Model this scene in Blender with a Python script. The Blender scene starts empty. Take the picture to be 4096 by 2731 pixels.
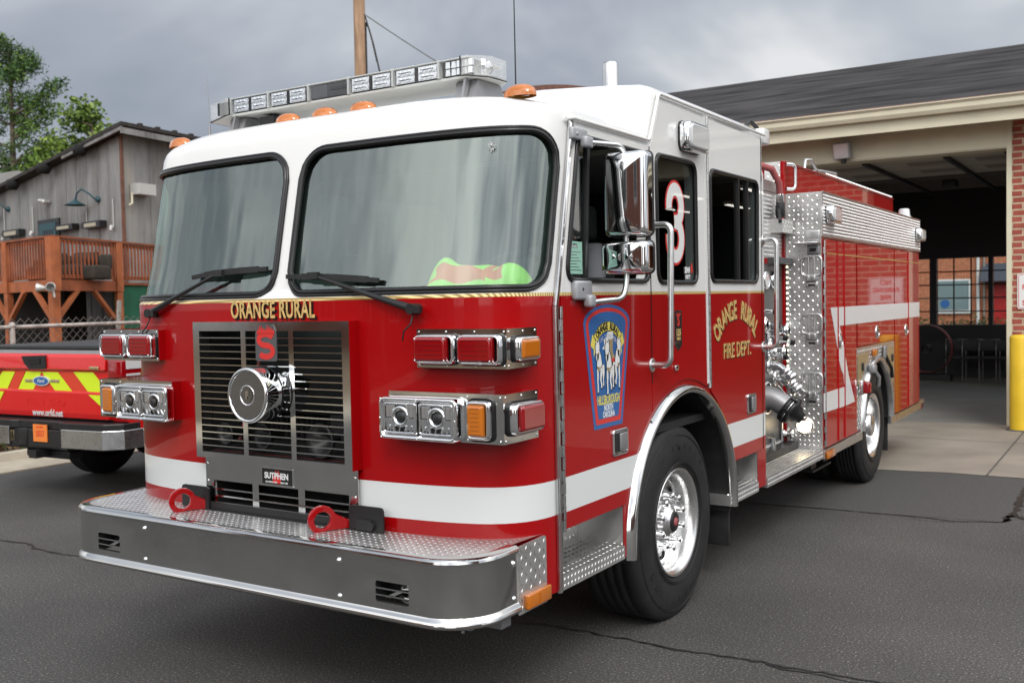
import bpy, bmesh, math, random
from mathutils import Vector, Matrix
from math import radians as RD, sin, cos, pi
random.seed(7)
scn = bpy.context.scene
COL = scn.collection
# ---------------------------------------------------------------- camera
cam_d = bpy.data.cameras.new("camera"); cam = bpy.data.objects.new("camera", cam_d); COL.objects.link(cam)
yaw, pit, rol = RD(32.5105), RD(2.3405), RD(-1.1501)
Fw = Vector((-sin(yaw)*cos(pit), cos(yaw)*cos(pit), -sin(pit)))
R0 = Vector((cos(yaw), sin(yaw), 0)); U0 = R0.cross(Fw)
Rt = cos(rol)*R0 + sin(rol)*U0; Up = -sin(rol)*R0 + cos(rol)*U0
M = Matrix((Rt, Up, -Fw)).transposed().to_4x4(); M.translation = Vector((3.316, -3.2177, 1.7255))
cam.matrix_world = M
cam_d.sensor_width = 36.0; cam_d.lens = 35.11; cam_d.clip_start = 0.05; cam_d.clip_end = 2000
cam_d.dof.use_dof = True; cam_d.dof.focus_distance = 5.0; cam_d.dof.aperture_fstop = 4.0
scn.camera = cam
# ---------------------------------------------------------------- world, sun, exposure
SUN_DIR = Vector((0.42, -0.60, 0.68)).normalized()        # towards the brightest part of the cloud
W = bpy.data.worlds.new("World"); scn.world = W; W.use_nodes = True
nt = W.node_tree; nt.nodes.clear()
def N(tree, typ, **kw):
    n = tree.nodes.new(typ)
    for k, v in kw.items():
        if k.startswith('i_'): n.inputs[int(k[2:])].default_value = v
        else: setattr(n, k, v)
    return n
def ramp(tree, stops, interp='LINEAR'):
    n = tree.nodes.new('ShaderNodeValToRGB'); cr = n.color_ramp; cr.interpolation = interp
    while len(cr.elements) > 1: cr.elements.remove(cr.elements[-1])
    cr.elements[0].position, cr.elements[0].color = stops[0][0], (*stops[0][1], 1)
    for p, c in stops[1:]:
        e = cr.elements.new(p); e.color = (*c, 1)
    return n
L = nt.links.new
tc = N(nt, 'ShaderNodeTexCoord')
sky = N(nt, 'ShaderNodeTexSky'); sky.sky_type = 'NISHITA'; sky.sun_disc = False
sky.sun_elevation = math.asin(SUN_DIR.z); sky.sun_rotation = math.atan2(SUN_DIR.x, SUN_DIR.y)
bg_sky = N(nt, 'ShaderNodeBackground'); bg_sky.inputs[1].default_value = 0.08
L(sky.outputs[0], bg_sky.inputs[0])
sep = N(nt, 'ShaderNodeSeparateXYZ'); L(tc.outputs['Generated'], sep.inputs[0])
def m(op, a, b=None, c=None, clamp=False, tree=None):
    t = tree or nt; n = t.nodes.new('ShaderNodeMath'); n.operation = op; n.use_clamp = clamp
    for i, v in enumerate((a, b, c)):
        if v is None: continue
        if isinstance(v, (int, float)): n.inputs[i].default_value = v
        else: t.links.new(v, n.inputs[i])
    return n.outputs[0]
zc = m('ADD', m('MAXIMUM', sep.outputs[2], 0.0), 0.34)
cmb = N(nt, 'ShaderNodeCombineXYZ'); L(m('DIVIDE', sep.outputs[0], zc), cmb.inputs[0]); L(m('DIVIDE', sep.outputs[1], zc), cmb.inputs[1])
n1 = N(nt, 'ShaderNodeTexNoise'); n1.inputs['Scale'].default_value = 1.15; n1.inputs['Detail'].default_value = 5; n1.inputs['Roughness'].default_value = 0.5; n1.inputs['Distortion'].default_value = 0.3
mp = N(nt, 'ShaderNodeMapping'); mp.inputs['Location'].default_value = (0.6, 2.3, 0.4); L(cmb.outputs[0], mp.inputs[0]); L(mp.outputs[0], n1.inputs['Vector'])
cr = ramp(nt, [(0.36, (0.36, 0.405, 0.48)), (0.46, (0.44, 0.485, 0.565)), (0.54, (0.60, 0.64, 0.70)), (0.62, (0.93, 0.94, 0.955))])
L(n1.outputs[0], cr.inputs[0])
dt = N(nt, 'ShaderNodeVectorMath'); dt.operation = 'DOT_PRODUCT'; L(tc.outputs['Generated'], dt.inputs[0]); dt.inputs[1].default_value = SUN_DIR
glow = m('POWER', m('MAXIMUM', m('MULTIPLY_ADD', dt.outputs['Value'], 0.5, 0.5), 0.0), 2.6)
gain = m('MULTIPLY_ADD', m('MAXIMUM', sep.outputs[2], 0.0), 0.45, 0.72)
bg_a = N(nt, 'ShaderNodeBackground'); L(cr.outputs[0], bg_a.inputs[0]); L(gain, bg_a.inputs[1])
cr2 = ramp(nt, [(0.38, (0.28, 0.285, 0.30)), (0.49, (0.58, 0.57, 0.56)), (0.60, (1.15, 1.12, 1.07))]); L(n1.outputs[0], cr2.inputs[0])
bg_b = N(nt, 'ShaderNodeBackground'); L(cr2.outputs[0], bg_b.inputs[0]); L(m('MULTIPLY', glow, 2.55), bg_b.inputs[1])
bg_cl = N(nt, 'ShaderNodeAddShader'); L(bg_a.outputs[0], bg_cl.inputs[0]); L(bg_b.outputs[0], bg_cl.inputs[1])
mx = N(nt, 'ShaderNodeMixShader'); mx.inputs[0].default_value = 0.93
L(bg_sky.outputs[0], mx.inputs[1]); L(bg_cl.outputs[0], mx.inputs[2])
wo = N(nt, 'ShaderNodeOutputWorld'); L(mx.outputs[0], wo.inputs[0])
sd = bpy.data.lights.new("sun", 'SUN'); sd.energy = 1.2; sd.angle = RD(18); sd.color = (1, 0.965, 0.92)
so = bpy.data.objects.new("sun", sd); COL.objects.link(so); so.rotation_euler = SUN_DIR.to_track_quat('Z', 'Y').to_euler()
vs = scn.view_settings; vs.view_transform = 'Standard'; vs.look = 'None'; vs.exposure = 0.0; vs.gamma = 1.0; vs.use_curve_mapping = False
try:
    scn.cycles.max_bounces = 8; scn.cycles.transparent_max_bounces = 16; scn.cycles.use_denoising = True; scn.cycles.caustics_reflective = False; scn.cycles.caustics_refractive = False
except Exception: pass

# ---------------------------------------------------------------- materials
MATS = {}
def base(name):
    mt = bpy.data.materials.new(name); mt.use_nodes = True
    t = mt.node_tree; b = t.nodes['Principled BSDF']; MATS[name] = mt
    return mt, t, b
def pm(name, c, r=0.5, met=0.0, coat=0.0, cr_=0.03, em=None, es=0, noise=0.0, ns=8.0, bump=0.0, bs=60.0, spec=0.5, trans=0.0, ior=1.45, alpha=1.0, stretch=(1,1,1), ndet=4):
    mt, t, b = base(name)
    b.inputs['Base Color'].default_value = (*c, 1); b.inputs['Roughness'].default_value = r; b.inputs['Metallic'].default_value = met
    b.inputs['Coat Weight'].default_value = coat; b.inputs['Coat IOR'].default_value = 1.5 if 'lens' in name else 1.32; b.inputs['Coat Roughness'].default_value = cr_
    b.inputs['Specular IOR Level'].default_value = spec; b.inputs['Transmission Weight'].default_value = trans; b.inputs['IOR'].default_value = ior; b.inputs['Alpha'].default_value = alpha
    if em: b.inputs['Emission Color'].default_value = (*em, 1); b.inputs['Emission Strength'].default_value = es
    tcn = t.nodes.new('ShaderNodeTexCoord'); mpn = t.nodes.new('ShaderNodeMapping'); t.links.new(tcn.outputs['Object'], mpn.inputs[0]); mpn.inputs['Scale'].default_value = stretch
    if noise:
        n = N(t, 'ShaderNodeTexNoise'); n.inputs['Scale'].default_value = ns; n.inputs['Detail'].default_value = ndet; t.links.new(mpn.outputs[0], n.inputs['Vector'])
        k = ramp(t, [(0.3, tuple(x*(1-noise) for x in c)), (0.7, tuple(min(1, x*(1+noise)) for x in c))]); t.links.new(n.outputs[0], k.inputs[0]); t.links.new(k.outputs[0], b.inputs['Base Color'])
        rr = m('MULTIPLY_ADD', n.outputs[0], 0.16, max(0.0, r-0.08), tree=t); t.links.new(rr, b.inputs['Roughness'])
    if bump:
        n = N(t, 'ShaderNodeTexNoise'); n.inputs['Scale'].default_value = bs; n.inputs['Detail'].default_value = 3; t.links.new(mpn.outputs[0], n.inputs['Vector'])
        bp = N(t, 'ShaderNodeBump'); bp.inputs['Strength'].default_value = bump; bp.inputs['Distance'].default_value = 0.01; t.links.new(n.outputs[0], bp.inputs['Height']); t.links.new(bp.outputs[0], b.inputs['Normal'])
    return mt
RED = (0.33, 0.0015, 0.003)
pm('red_paint', RED, 0.34, coat=1.0, noise=0.04, ns=3, spec=.15)
pm('white_paint', (0.74, 0.74, 0.73), 0.34, coat=1.0, noise=0.015, ns=3)
pm('tape_white', (0.66, 0.68, 0.68), 0.35, coat=0.3, cr_=0.2, noise=0.02)
def cab_paint():
    mt, t, b = base('cab_paint')
    b.inputs['Roughness'].default_value = 0.34; b.inputs['Coat Weight'].default_value = 1.0; b.inputs['Coat Roughness'].default_value = 0.02; b.inputs['Coat IOR'].default_value = 1.32; b.inputs['Specular IOR Level'].default_value = 0.15
    tcn = t.nodes.new('ShaderNodeTexCoord'); s = t.nodes.new('ShaderNodeSeparateXYZ'); t.links.new(tcn.outputs['Object'], s.inputs[0]); z = s.outputs[2]
    def mixc(fac, a, b2):
        n = t.nodes.new('ShaderNodeMix'); n.data_type = 'RGBA'; t.links.new(fac, n.inputs[0])
        for i, v in ((6, a), (7, b2)):
            if isinstance(v, tuple): n.inputs[i].default_value = (*v, 1)
            else: t.links.new(v, n.inputs[i])
        return n.outputs[2]
    band = lambda lo, hi: m('MULTIPLY', m('GREATER_THAN', z, lo, tree=t), m('LESS_THAN', z, hi, tree=t), tree=t)
    c = mixc(m('GREATER_THAN', z, 1.752, tree=t), RED, (0.74, 0.74, 0.73))
    c = mixc(band(0.825, 0.973), c, (0.68, 0.70, 0.70))
    w = N(t, 'ShaderNodeTexWave'); w.inputs['Scale'].default_value = 22; w.bands_direction = 'Y'; t.links.new(tcn.outputs['Object'], w.inputs[0])
    g = ramp(t, [(0.2, (0.30, 0.20, 0.06)), (0.7, (0.78, 0.62, 0.28))]); t.links.new(w.outputs[0], g.inputs[0])
    c = mixc(band(1.742, 1.756), c, g.outputs[0])
    t.links.new(c, b.inputs['Base Color'])
cab_paint()
pm('chrome', (0.82, 0.83, 0.84), 0.05, 1.0)
pm('mirror_steel', (0.66, 0.66, 0.65), 0.05, 1.0, noise=0.05, ns=5, bump=.05, bs=2.5)
pm('brushed_steel', (0.60, 0.60, 0.60), 0.22, 1.0, noise=0.08, ns=12)
pm('reflector', (0.92, 0.93, 0.94), 0.28, 1.0)
pm('lens_cloudy', (0.80, 0.82, 0.82), 0.15, alpha=0.30, coat=1)
pm('bar_plastic', (0.60, 0.61, 0.58), 0.45, noise=.05)
pm('aluminium', (0.66, 0.66, 0.66), 0.30, 1.0, noise=0.08, ns=20)
pm('tread_metal', (0.66, 0.655, 0.64), 0.34, 0.85, noise=0.12, ns=9, bump=0.1, bs=150)
pm('tread_lug', (0.86, 0.86, 0.85), 0.26, 1.0)
pm('cast_grey', (0.30, 0.30, 0.31), 0.45, 0.6, noise=0.1)
pm('grey_bracket', (0.36, 0.37, 0.39), 0.38, 0.3, noise=0.05)
pm('rubber', (0.018, 0.018, 0.019), 0.55, noise=0.25, ns=14, bump=0.08, bs=120)
pm('tyre_rubber', (0.015, 0.015, 0.0155), 0.60, noise=0.3, ns=9, bump=0.15, bs=90)
pm('black_plastic', (0.015, 0.015, 0.016), 0.38, noise=0.1)
pm('gasket', (0.012, 0.012, 0.013), 0.25)
pm('black_matte', (0.008, 0.008, 0.008), 0.9)
pm('dark_interior', (0.018, 0.019, 0.020), 0.75, noise=0.2)
pm('seat_cloth', (0.022, 0.024, 0.026), 0.85, noise=0.2, bump=0.1)
pm('dash_vinyl', (0.05, 0.053, 0.055), 0.6, noise=0.1, bump=0.1)
pm('gold_leaf', (0.72, 0.52, 0.20), 0.33, 0.35, noise=0.35, ns=45)
pm('gold_line', (0.55, 0.40, 0.14), 0.4, 0.3)
pm('letter_shadow', (0.015, 0.012, 0.01), 0.5)
pm('dull_gold', (0.42, 0.34, 0.20), 0.35, 0.4, noise=0.2, ns=40)
pm('lens_red', (0.30, 0.001, 0.004), 0.10, coat=1, trans=0.15)
pm('siren_face', (0.30, 0.30, 0.30), 0.25, 1.0)
pm('lens_red_dark', (0.22, 0.002, 0.006), 0.2, coat=1)
pm('lens_amber', (0.62, 0.17, 0.006), 0.12, coat=1, trans=0.2)
pm('lens_amber_dark', (0.42, 0.13, 0.01), 0.2, coat=1)
pm('lens_clear', (0.85, 0.87, 0.88), 0.06, trans=0.85, coat=1)
pm('lamp_on', (1, 1, 1), 0.3, em=(1.0, 0.80, 0.48), es=8)
pm('led_on', (1, 1, 1), 0.3, em=(1.0, 0.84, 0.52), es=5)
pm('decal_blue', (0.025, 0.12, 0.34), 0.35, coat=0.6)
pm('decal_red', (0.62, 0.035, 0.03), 0.35, coat=0.6)
pm('decal_yellow', (0.72, 0.62, 0.12), 0.35, coat=0.6)
pm('decal_white', (0.74, 0.75, 0.74), 0.35, coat=0.6)
pm('decal_grey', (0.42, 0.43, 0.50), 0.4)
pm('decal_black', (0.012, 0.012, 0.012), 0.35, coat=0.6)
pm('decal_gold', (0.36, 0.25, 0.07), 0.4)
pm('tag_green', (0.30, 0.55, 0.45), 0.5)
pm('vest_lime', (0.50, 0.98, 0.10), 0.75, noise=0.08, bump=0.2, bs=40)
pm('vest_orange', (0.98, 0.20, 0.06), 0.75, noise=0.06)
pm('hose_red', (0.32, 0.08, 0.08), 0.6, noise=0.1)
pm('panel_grey', (0.085, 0.085, 0.09), 0.38, noise=0.15)
def glass(name, tint, ior, rough=0.0, wavy=False):
    mt, t, b = base(name); t.nodes.remove(b)
    tr = N(t, 'ShaderNodeBsdfTransparent'); tr.inputs[0].default_value = (*tint, 1)
    gl = N(t, 'ShaderNodeBsdfGlossy'); gl.inputs['Roughness'].default_value = rough; gl.inputs[0].default_value = (.88, 1, .97, 1) if 'wind' in name else (1, 1, 1, 1)
    fr = N(t, 'ShaderNodeFresnel'); fr.inputs[0].default_value = ior
    geo = N(t, 'ShaderNodeNewGeometry')
    if wavy:   # slight roller waves in the pane
        tcn = N(t, 'ShaderNodeTexCoord'); mpn = N(t, 'ShaderNodeMapping'); mpn.inputs['Scale'].default_value = (3.2, 3.2, .45); t.links.new(tcn.outputs['Object'], mpn.inputs[0])
        n = N(t, 'ShaderNodeTexNoise'); n.inputs['Scale'].default_value = 1.6; n.inputs['Detail'].default_value = 2; t.links.new(mpn.outputs[0], n.inputs['Vector'])
        bp = N(t, 'ShaderNodeBump'); bp.inputs['Strength'].default_value = .30; bp.inputs['Distance'].default_value = .02; t.links.new(n.outputs[0], bp.inputs['Height']); t.links.new(bp.outputs[0], gl.inputs['Normal'])
    fac = m('MULTIPLY', fr.outputs[0], m('SUBTRACT', 1.0, geo.outputs['Backfacing'], tree=t), tree=t)
    x = N(t, 'ShaderNodeMixShader'); t.links.new(fac, x.inputs[0]); t.links.new(tr.outputs[0], x.inputs[1]); t.links.new(gl.outputs[0], x.inputs[2])
    t.links.new(x.outputs[0], t.nodes['Material Output'].inputs[0])
glass('windshield_glass', (0.60, 0.76, 0.68), 2.45, wavy=True)
glass('far_glass', (0.05, 0.06, 0.06), 1.5)
glass('side_glass', (0.30, 0.33, 0.33), 1.5)
glass('house_glass', (0.75, 0.8, 0.8), 1.5)

# ---------------------------------------------------------------- geometry helpers
class MB:
    def __init__(s): s.v = []; s.f = []; s.m = []; s.sm = []
    def add(s, vs, fs, mi=0, smooth=False):
        o = len(s.v); s.v += [tuple(p) for p in vs]
        for f in fs: s.f.append(tuple(i+o for i in f)); s.m.append(mi); s.sm.append(smooth)
        return s
    def box(s, a, b, mi=0):
        x0, x1 = sorted((a[0], b[0])); y0, y1 = sorted((a[1], b[1])); z0, z1 = sorted((a[2], b[2]))
        return s.add([(x0,y0,z0),(x1,y0,z0),(x1,y1,z0),(x0,y1,z0),(x0,y0,z1),(x1,y0,z1),(x1,y1,z1),(x0,y1,z1)],
            [(0,3,2,1),(4,5,6,7),(0,1,5,4),(1,2,6,5),(2,3,7,6),(3,0,4,7)], mi)
    def beam(s, a, b, w, h, mi=0, up=(0,0,1)):
        a, b = Vector(a), Vector(b); d = (b-a).normalized(); u = Vector(up)
        if abs(d.dot(u)) > 0.98: u = Vector((0,1,0))
        r = d.cross(u).normalized()*w/2; u2 = r.cross(d).normalized()*h/2
        vs = [p+sx*r+sy*u2 for p in (a, b) for sx, sy in ((-1,-1),(1,-1),(1,1),(-1,1))]
        return s.add(vs, [(3,2,1,0),(4,5,6,7),(0,1,5,4),(1,2,6,5),(2,3,7,6),(3,0,4,7)], mi)
    def prism(s, pts, ax, a, b, mi=0, smooth=False, cap=True):
        """pts 2D in the plane perpendicular to axis ax; extruded from a to b"""
        def P(p, t):
            return {'x': (t, p[0], p[1]), 'y': (p[0], t, p[1]), 'z': (p[0], p[1], t)}[ax]
        n = len(pts); area = sum(pts[i][0]*pts[(i+1)%n][1]-pts[(i+1)%n][0]*pts[i][1] for i in range(n))
        if area < 0: pts = pts[::-1]
        if ax == 'y': pts = pts[::-1]
        if a > b: a, b = b, a
        vs = [P(p, a) for p in pts]+[P(p, b) for p in pts]
        s.add(vs, [(i, (i+1)%n, n+(i+1)%n, n+i) for i in range(n)], mi, smooth)
        if cap: s.add(vs, [tuple(range(n))[::-1], tuple(range(n, 2*n))], mi)
        return s
    def tube(s, path, r, n=10, mi=0, cap=True, closed=False, rs=None):
        path = [Vector(p) for p in path]; k = len(path); vs = []; prev = None
        for i, p in enumerate(path):
            if closed: d = (path[(i+1)%k]-path[i-1])
            else: d = path[min(i+1, k-1)]-path[max(i-1, 0)]
            d.normalize()
            if prev is None:
                u = Vector((0,0,1)) if abs(d.z) < 0.9 else Vector((1,0,0)); u = (u-d*u.dot(d)).normalized()
            else: u = (prev-d*prev.dot(d)).normalized()
            prev = u; w = d.cross(u); rr = rs[i] if rs else r
            vs += [p+rr*(cos(2*pi*j/n)*u+sin(2*pi*j/n)*w) for j in range(n)]
        fs = []
        for i in range(k if closed else k-1):
            i2 = (i+1) % k
            for j in range(n): fs.append((i*n+j, i*n+(j+1)%n, i2*n+(j+1)%n, i2*n+j))
        s.add(vs, fs, mi, True)
        if cap and not closed: s.add(vs, [tuple(range(n))[::-1], tuple(range((k-1)*n, k*n))], mi)
        return s
    def cyl(s, a, b, r, n=20, mi=0, r2=None):
        return s.tube([a, b], r, n, mi, rs=[r, r if r2 is None else r2])
    def lathe(s, o, axis, prof, n=32, mi=0, a0=0, a1=2*pi):
        """prof: list of (t along axis, radius)"""
        o = Vector(o); d = Vector(axis).normalized(); u = Vector((0,0,1)) if abs(d.z) < 0.9 else Vector((1,0,0)); u = (u-d*u.dot(d)).normalized(); w = d.cross(u)
        full = abs(a1-a0-2*pi) < 1e-6; na = n if full else n+1
        vs = [o+d*t+r*(cos(a0+(a1-a0)*j/n)*u+sin(a0+(a1-a0)*j/n)*w) for t, r in prof for j in range(na)]
        fs = []
        for i in range(len(prof)-1):
            for j in range(n): 
                j2 = (j+1) % na
                fs.append((i*na+j, i*na+j2, (i+1)*na+j2, (i+1)*na+j))
        return s.add(vs, fs, mi, True)
    def disc(s, o, axis, r, n=24, mi=0):
        o = Vector(o); d = Vector(axis).normalized(); u = Vector((0,0,1)) if abs(d.z) < 0.9 else Vector((1,0,0)); u = (u-d*u.dot(d)).normalized(); w = d.cross(u)
        return s.add([o+r*(cos(2*pi*j/n)*u+sin(2*pi*j/n)*w) for j in range(n)], [tuple(range(n))], mi)
    def dome(s, o, axis, r, h, n=16, mi=0, k=5):
        return s.lathe(o, axis, [(h*sin(pi/2*i/k), max(1e-4, r*cos(pi/2*i/k))) for i in range(k+1)], n, mi)
    def rbox(s, a, b, r, mi=0, seg=3, smooth=True):
        bm = bmesh.new(); c = [(a[i]+b[i])/2 for i in range(3)]; d = [abs(a[i]-b[i]) for i in range(3)]
        bmesh.ops.create_cube(bm, size=1.0)
        for v in bm.verts: v.co = Vector((v.co.x*d[0]+c[0], v.co.y*d[1]+c[1], v.co.z*d[2]+c[2]))
        r = min(r, min(d)*0.49)
        bmesh.ops.bevel(bm, geom=list(bm.edges), offset=r, segments=seg, profile=0.5, affect='EDGES')
        bm.verts.index_update()
        s.add([v.co[:] for v in bm.verts], [tuple(v.index for v in f.verts) for f in bm.faces], mi, smooth); bm.free()
        return s
    def xf(s, mat):
        s.v = [tuple(mat @ Vector(p)) for p in s.v]; return s
    def join(s, o, mi=None):
        k = len(s.v); s.v += o.v; s.f += [tuple(i+k for i in f) for f in o.f]; s.m += o.m if mi is None else [mi]*len(o.m); s.sm += o.sm; return s
def mesh_of(mb, mats, fixn=False):
    me = bpy.data.meshes.new("mesh"); me.from_pydata(mb.v, [], mb.f)
    for k in mats: me.materials.append(MATS[k])
    me.polygons.foreach_set('material_index', mb.m); me.polygons.foreach_set('use_smooth', mb.sm)
    if fixn:
        bm = bmesh.new(); bm.from_mesh(me); bmesh.ops.recalc_face_normals(bm, faces=bm.faces); bm.to_mesh(me); bm.free()
    me.update(); return me
def bevel_mesh(me, w, seg=2, ang=35):
    bm = bmesh.new(); bm.from_mesh(me)
    bmesh.ops.remove_doubles(bm, verts=bm.verts, dist=1e-5)
    es = [e for e in bm.edges if len(e.link_faces) == 2 and e.calc_face_angle(0) > RD(ang)]
    if es: bmesh.ops.bevel(bm, geom=es, offset=w, segments=seg, profile=0.5, affect='EDGES', clamp_overlap=True)
    bm.to_mesh(me); bm.free()
def obj(name, mb, mats, parent=None, bev=0, seg=2, fixn=False, local=False, data=None, label=None):
    if isinstance(mats, str): mats = [mats]
    me = data or mesh_of(mb, mats, fixn)
    if bev: bevel_mesh(me, bev, seg)
    me.name = name
    o = bpy.data.objects.new(name, me); COL.objects.link(o)
    if parent is not None:
        o.parent = parent
        if not local: o.matrix_parent_inverse = wm(parent).inverted()
    if label: o['label'] = label
    return o
def wm(o):
    mt = Matrix.LocRotScale(o.location, o.rotation_euler, o.scale)
    if o.parent: mt = wm(o.parent) @ o.matrix_parent_inverse @ mt
    return mt
def tag(o, label, cat, group=None):
    o['label'] = label; o['category'] = cat
    if group: o['group'] = group
    return o
def thing(name, label, cat, loc=(0,0,0), rz=0, group=None):
    o = bpy.data.objects.new(name, None); COL.objects.link(o); o.location = loc; o.rotation_euler = (0,0,rz); o.empty_display_size = 0.3
    return tag(o, label, cat, group)
def struct(name, mb, mats, **kw):
    o = obj(name, mb, mats, **kw); o['kind'] = 'structure'; return o
def dup(root, loc=None, rz=None, label=None, delta=None):
    def cp(o, par):
        c = o.copy(); COL.objects.link(c); c.parent = par; c.matrix_parent_inverse = o.matrix_parent_inverse.copy()
        for k in o.children: cp(k, c)
        return c
    r = cp(root, root.parent)
    if loc is not None: r.location = loc
    if rz is not None: r.rotation_euler = (0,0,rz)
    if label: r['label'] = label
    return r
def boolean(me_a, cutters):
    """subtract cutter meshes from me_a, return the new mesh (material slots are merged)"""
    oa = bpy.data.objects.new("tmp", me_a); COL.objects.link(oa); tmp = [oa]
    for c in cutters:
        oc = bpy.data.objects.new("tmpc", c); COL.objects.link(oc); tmp.append(oc)
        md = oa.modifiers.new("b", 'BOOLEAN'); md.operation = 'DIFFERENCE'; md.object = oc; md.solver = 'EXACT'; md.material_mode = 'TRANSFER'
    bpy.context.view_layer.update()
    dg = bpy.context.evaluated_depsgraph_get()
    me = bpy.data.meshes.new_from_object(oa.evaluated_get(dg), depsgraph=dg)
    for o in tmp: bpy.data.objects.remove(o)
    return me
def rpoly(pts, r, k=5):
    """round the corners of a polygon"""
    out = []; n = len(pts)
    for i in range(n):
        p = Vector(pts[i]).to_2d(); a = Vector(pts[i-1]).to_2d(); b = Vector(pts[(i+1)%n]).to_2d()
        rr = r[i] if isinstance(r, (list, tuple)) else r
        da, db = (a-p), (b-p); la, lb = da.length, db.length; da.normalize(); db.normalize()
        ang = da.angle(db); t = min(rr/math.tan(ang/2), la*0.49, lb*0.49)
        p0, p1 = p+da*t, p+db*t
        for j in range(k+1):
            q = j/k; out.append(tuple((1-q)**2*p0+2*q*(1-q)*p+q*q*p1))
    return out
_fontcache = {}
def text_mb(txt, size, mode='x+', o=(0,0,0), sx=1.0, depth=0.0015, bold=0.0, align='CENTER', mi=0, spacing=1.0, shear=0.0):
    """flat letters as a mesh; mode: the wall they stand on"""
    c = bpy.data.curves.new("t", 'FONT'); c.body = txt; c.size = size; c.align_x = align; c.align_y = 'CENTER'; c.offset = bold; c.extrude = depth; c.resolution_u = 3; c.space_character = spacing; c.shear = shear
    ob = bpy.data.objects.new("t", c); COL.objects.link(ob); bpy.context.view_layer.update()
    dg = bpy.context.evaluated_depsgraph_get(); me = bpy.data.meshes.new_from_object(ob.evaluated_get(dg), depsgraph=dg)
    bpy.data.objects.remove(ob)
    mb = MB(); mb.add([v.co[:] for v in me.vertices], [tuple(p.vertices) for p in me.polygons], mi)
    bpy.data.meshes.remove(me)
    mb.v = [(x*sx, y, z) for x, y, z in mb.v]
    B = {'x+': ((0,1,0),(0,0,1),(1,0,0)), 'y-': ((1,0,0),(0,0,1),(0,-1,0)), 'z+': ((1,0,0),(0,1,0),(0,0,1))}[mode]
    r, u, n = (Vector(q) for q in B); o = Vector(o)
    mb.v = [tuple(o+r*x+u*y+n*z) for x, y, z in mb.v]
    return mb
def arc_text(txt, size, cy, cz, R, a0, a1, x, sx=0.7, bold=0.0, mi=0, depth=0.0015):
    """letters along an arc on the plane x = const; angles measured from straight up, clockwise seen from +x"""
    mb = MB(); n = len(txt)
    for i, ch in enumerate(txt):
        if ch == ' ': continue
        a = RD(a0+(a1-a0)*(i+0.5)/n)
        g = text_mb(ch, size, 'x+', (0,0,0), sx, depth, bold, mi=mi)
        g.v = [(x+vx, cy+R*sin(a)+vy*cos(a)+vz*sin(a), cz+R*cos(a)-vy*sin(a)+vz*cos(a)) for vx, vy, vz in g.v]
        mb.join(g)
    return mb
def lugs(mb, O, u, v, w, h, pu=0.03, pv=0.03, ln=0.024, wd=0.009, ht=0.002, ang=45, mi=1, alt=True, mask=None):
    """raised diamonds of chequer plate on the rectangle O, O+u*w, O+v*h"""
    O, u, v = Vector(O), Vector(u).normalized(), Vector(v).normalized(); n = u.cross(v)
    nu, nv = max(1, int(w/pu)), max(1, int(h/pv)); eu, ev = w/nu, h/nv
    for i in range(nu):
        for j in range(nv):
            a = RD(ang if (not alt or (i+j) % 2 == 0) else -ang)
            c = O+u*(i+0.5)*eu+v*(j+0.5)*ev
            if mask and not mask(c): continue
            d = cos(a)*u+sin(a)*v; e = -sin(a)*u+cos(a)*v
            p = [c-d*ln/2, c+e*wd/2, c+d*ln/2, c-e*wd/2, c-d*ln*0.16+n*ht, c+d*ln*0.16+n*ht]
            mb.add(p, [(0,3,4),(3,2,5,4),(2,1,5),(1,0,4,5)], mi)
    return mb
# ================================================================= FIRE ENGINE
FE = thing('fire_engine', 'red fire engine with a white cab roof and number 3 outside the open bay', 'fire engine', (0, 4.0, 0))
HALF = [(0,.008),(.25,.009),(.48,.014),(.6,.019),(.7,.027),(.8,.037),(.88,.048),(.96,.065),(1.03,.086),(1.08,.108),(1.125,.138),(1.16,.172),(1.185,.208),(1.205,.25),(1.218,.295),(1.226,.345),(1.23,.40)]
CONT = [(-x, y) for x, y in HALF[::-1][:-1]] + HALF            # left to right, front of the cab in plan
CL = [0.0]
for i in range(1, len(CONT)): CL.append(CL[-1]+math.dist(CONT[i], CONT[i-1]))
CMID = CL[len(HALF)-1]; CL = [c-CMID for c in CL]
def ysh(z): return 0 if z < 1.745 else min(1, (z-1.745)/.05)*.03+.205*(z-1.745)
def csurf(s, z, off=0.0):
    s = max(CL[0]+1e-6, min(CL[-1]-1e-6, s))
    i = max(k for k in range(len(CL)-1) if CL[k] <= s); t = (s-CL[i])/(CL[i+1]-CL[i])
    def tan(k):
        a = CONT[max(0, k-1)]; b = CONT[min(len(CONT)-1, k+1)]; v = Vector((b[0]-a[0], b[1]-a[1])); return v.normalized()
    x = CONT[i][0]*(1-t)+CONT[i+1][0]*t; y = CONT[i][1]*(1-t)+CONT[i+1][1]*t
    tg = (tan(i)*(1-t)+tan(i+1)*t).normalized(); nx, ny = tg.y, -tg.x
    return Vector((x+nx*off, y+ysh(z)+ny*off, z))
def s_of_x(x):
    for i in range(len(CONT)-1):
        if CONT[i][0] <= x <= CONT[i+1][0]: return CL[i]+(CL[i+1]-CL[i])*(x-CONT[i][0])/(CONT[i+1][0]-CONT[i][0])
def loop_at(z, ins, yb=3.09, crown=0):
    pts = []
    for i, (x, y) in enumerate(CONT):
        p = csurf(CL[i], z, -ins)
        pts.append((p.x, p.y, z-(crown*((abs(x)-.55)/.68)**2 if abs(x) > .55 else 0)))
    c = crown
    for sx in (1,):
        pts += [(1.23-ins, y, z-c) for y in (.62, 1.0, 1.4, 2.0, yb-ins)]
    pts += [(-1.23+ins, y, z-c) for y in (yb-ins, 2.0, 1.4, 1.0, .62)]
    return pts
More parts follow.
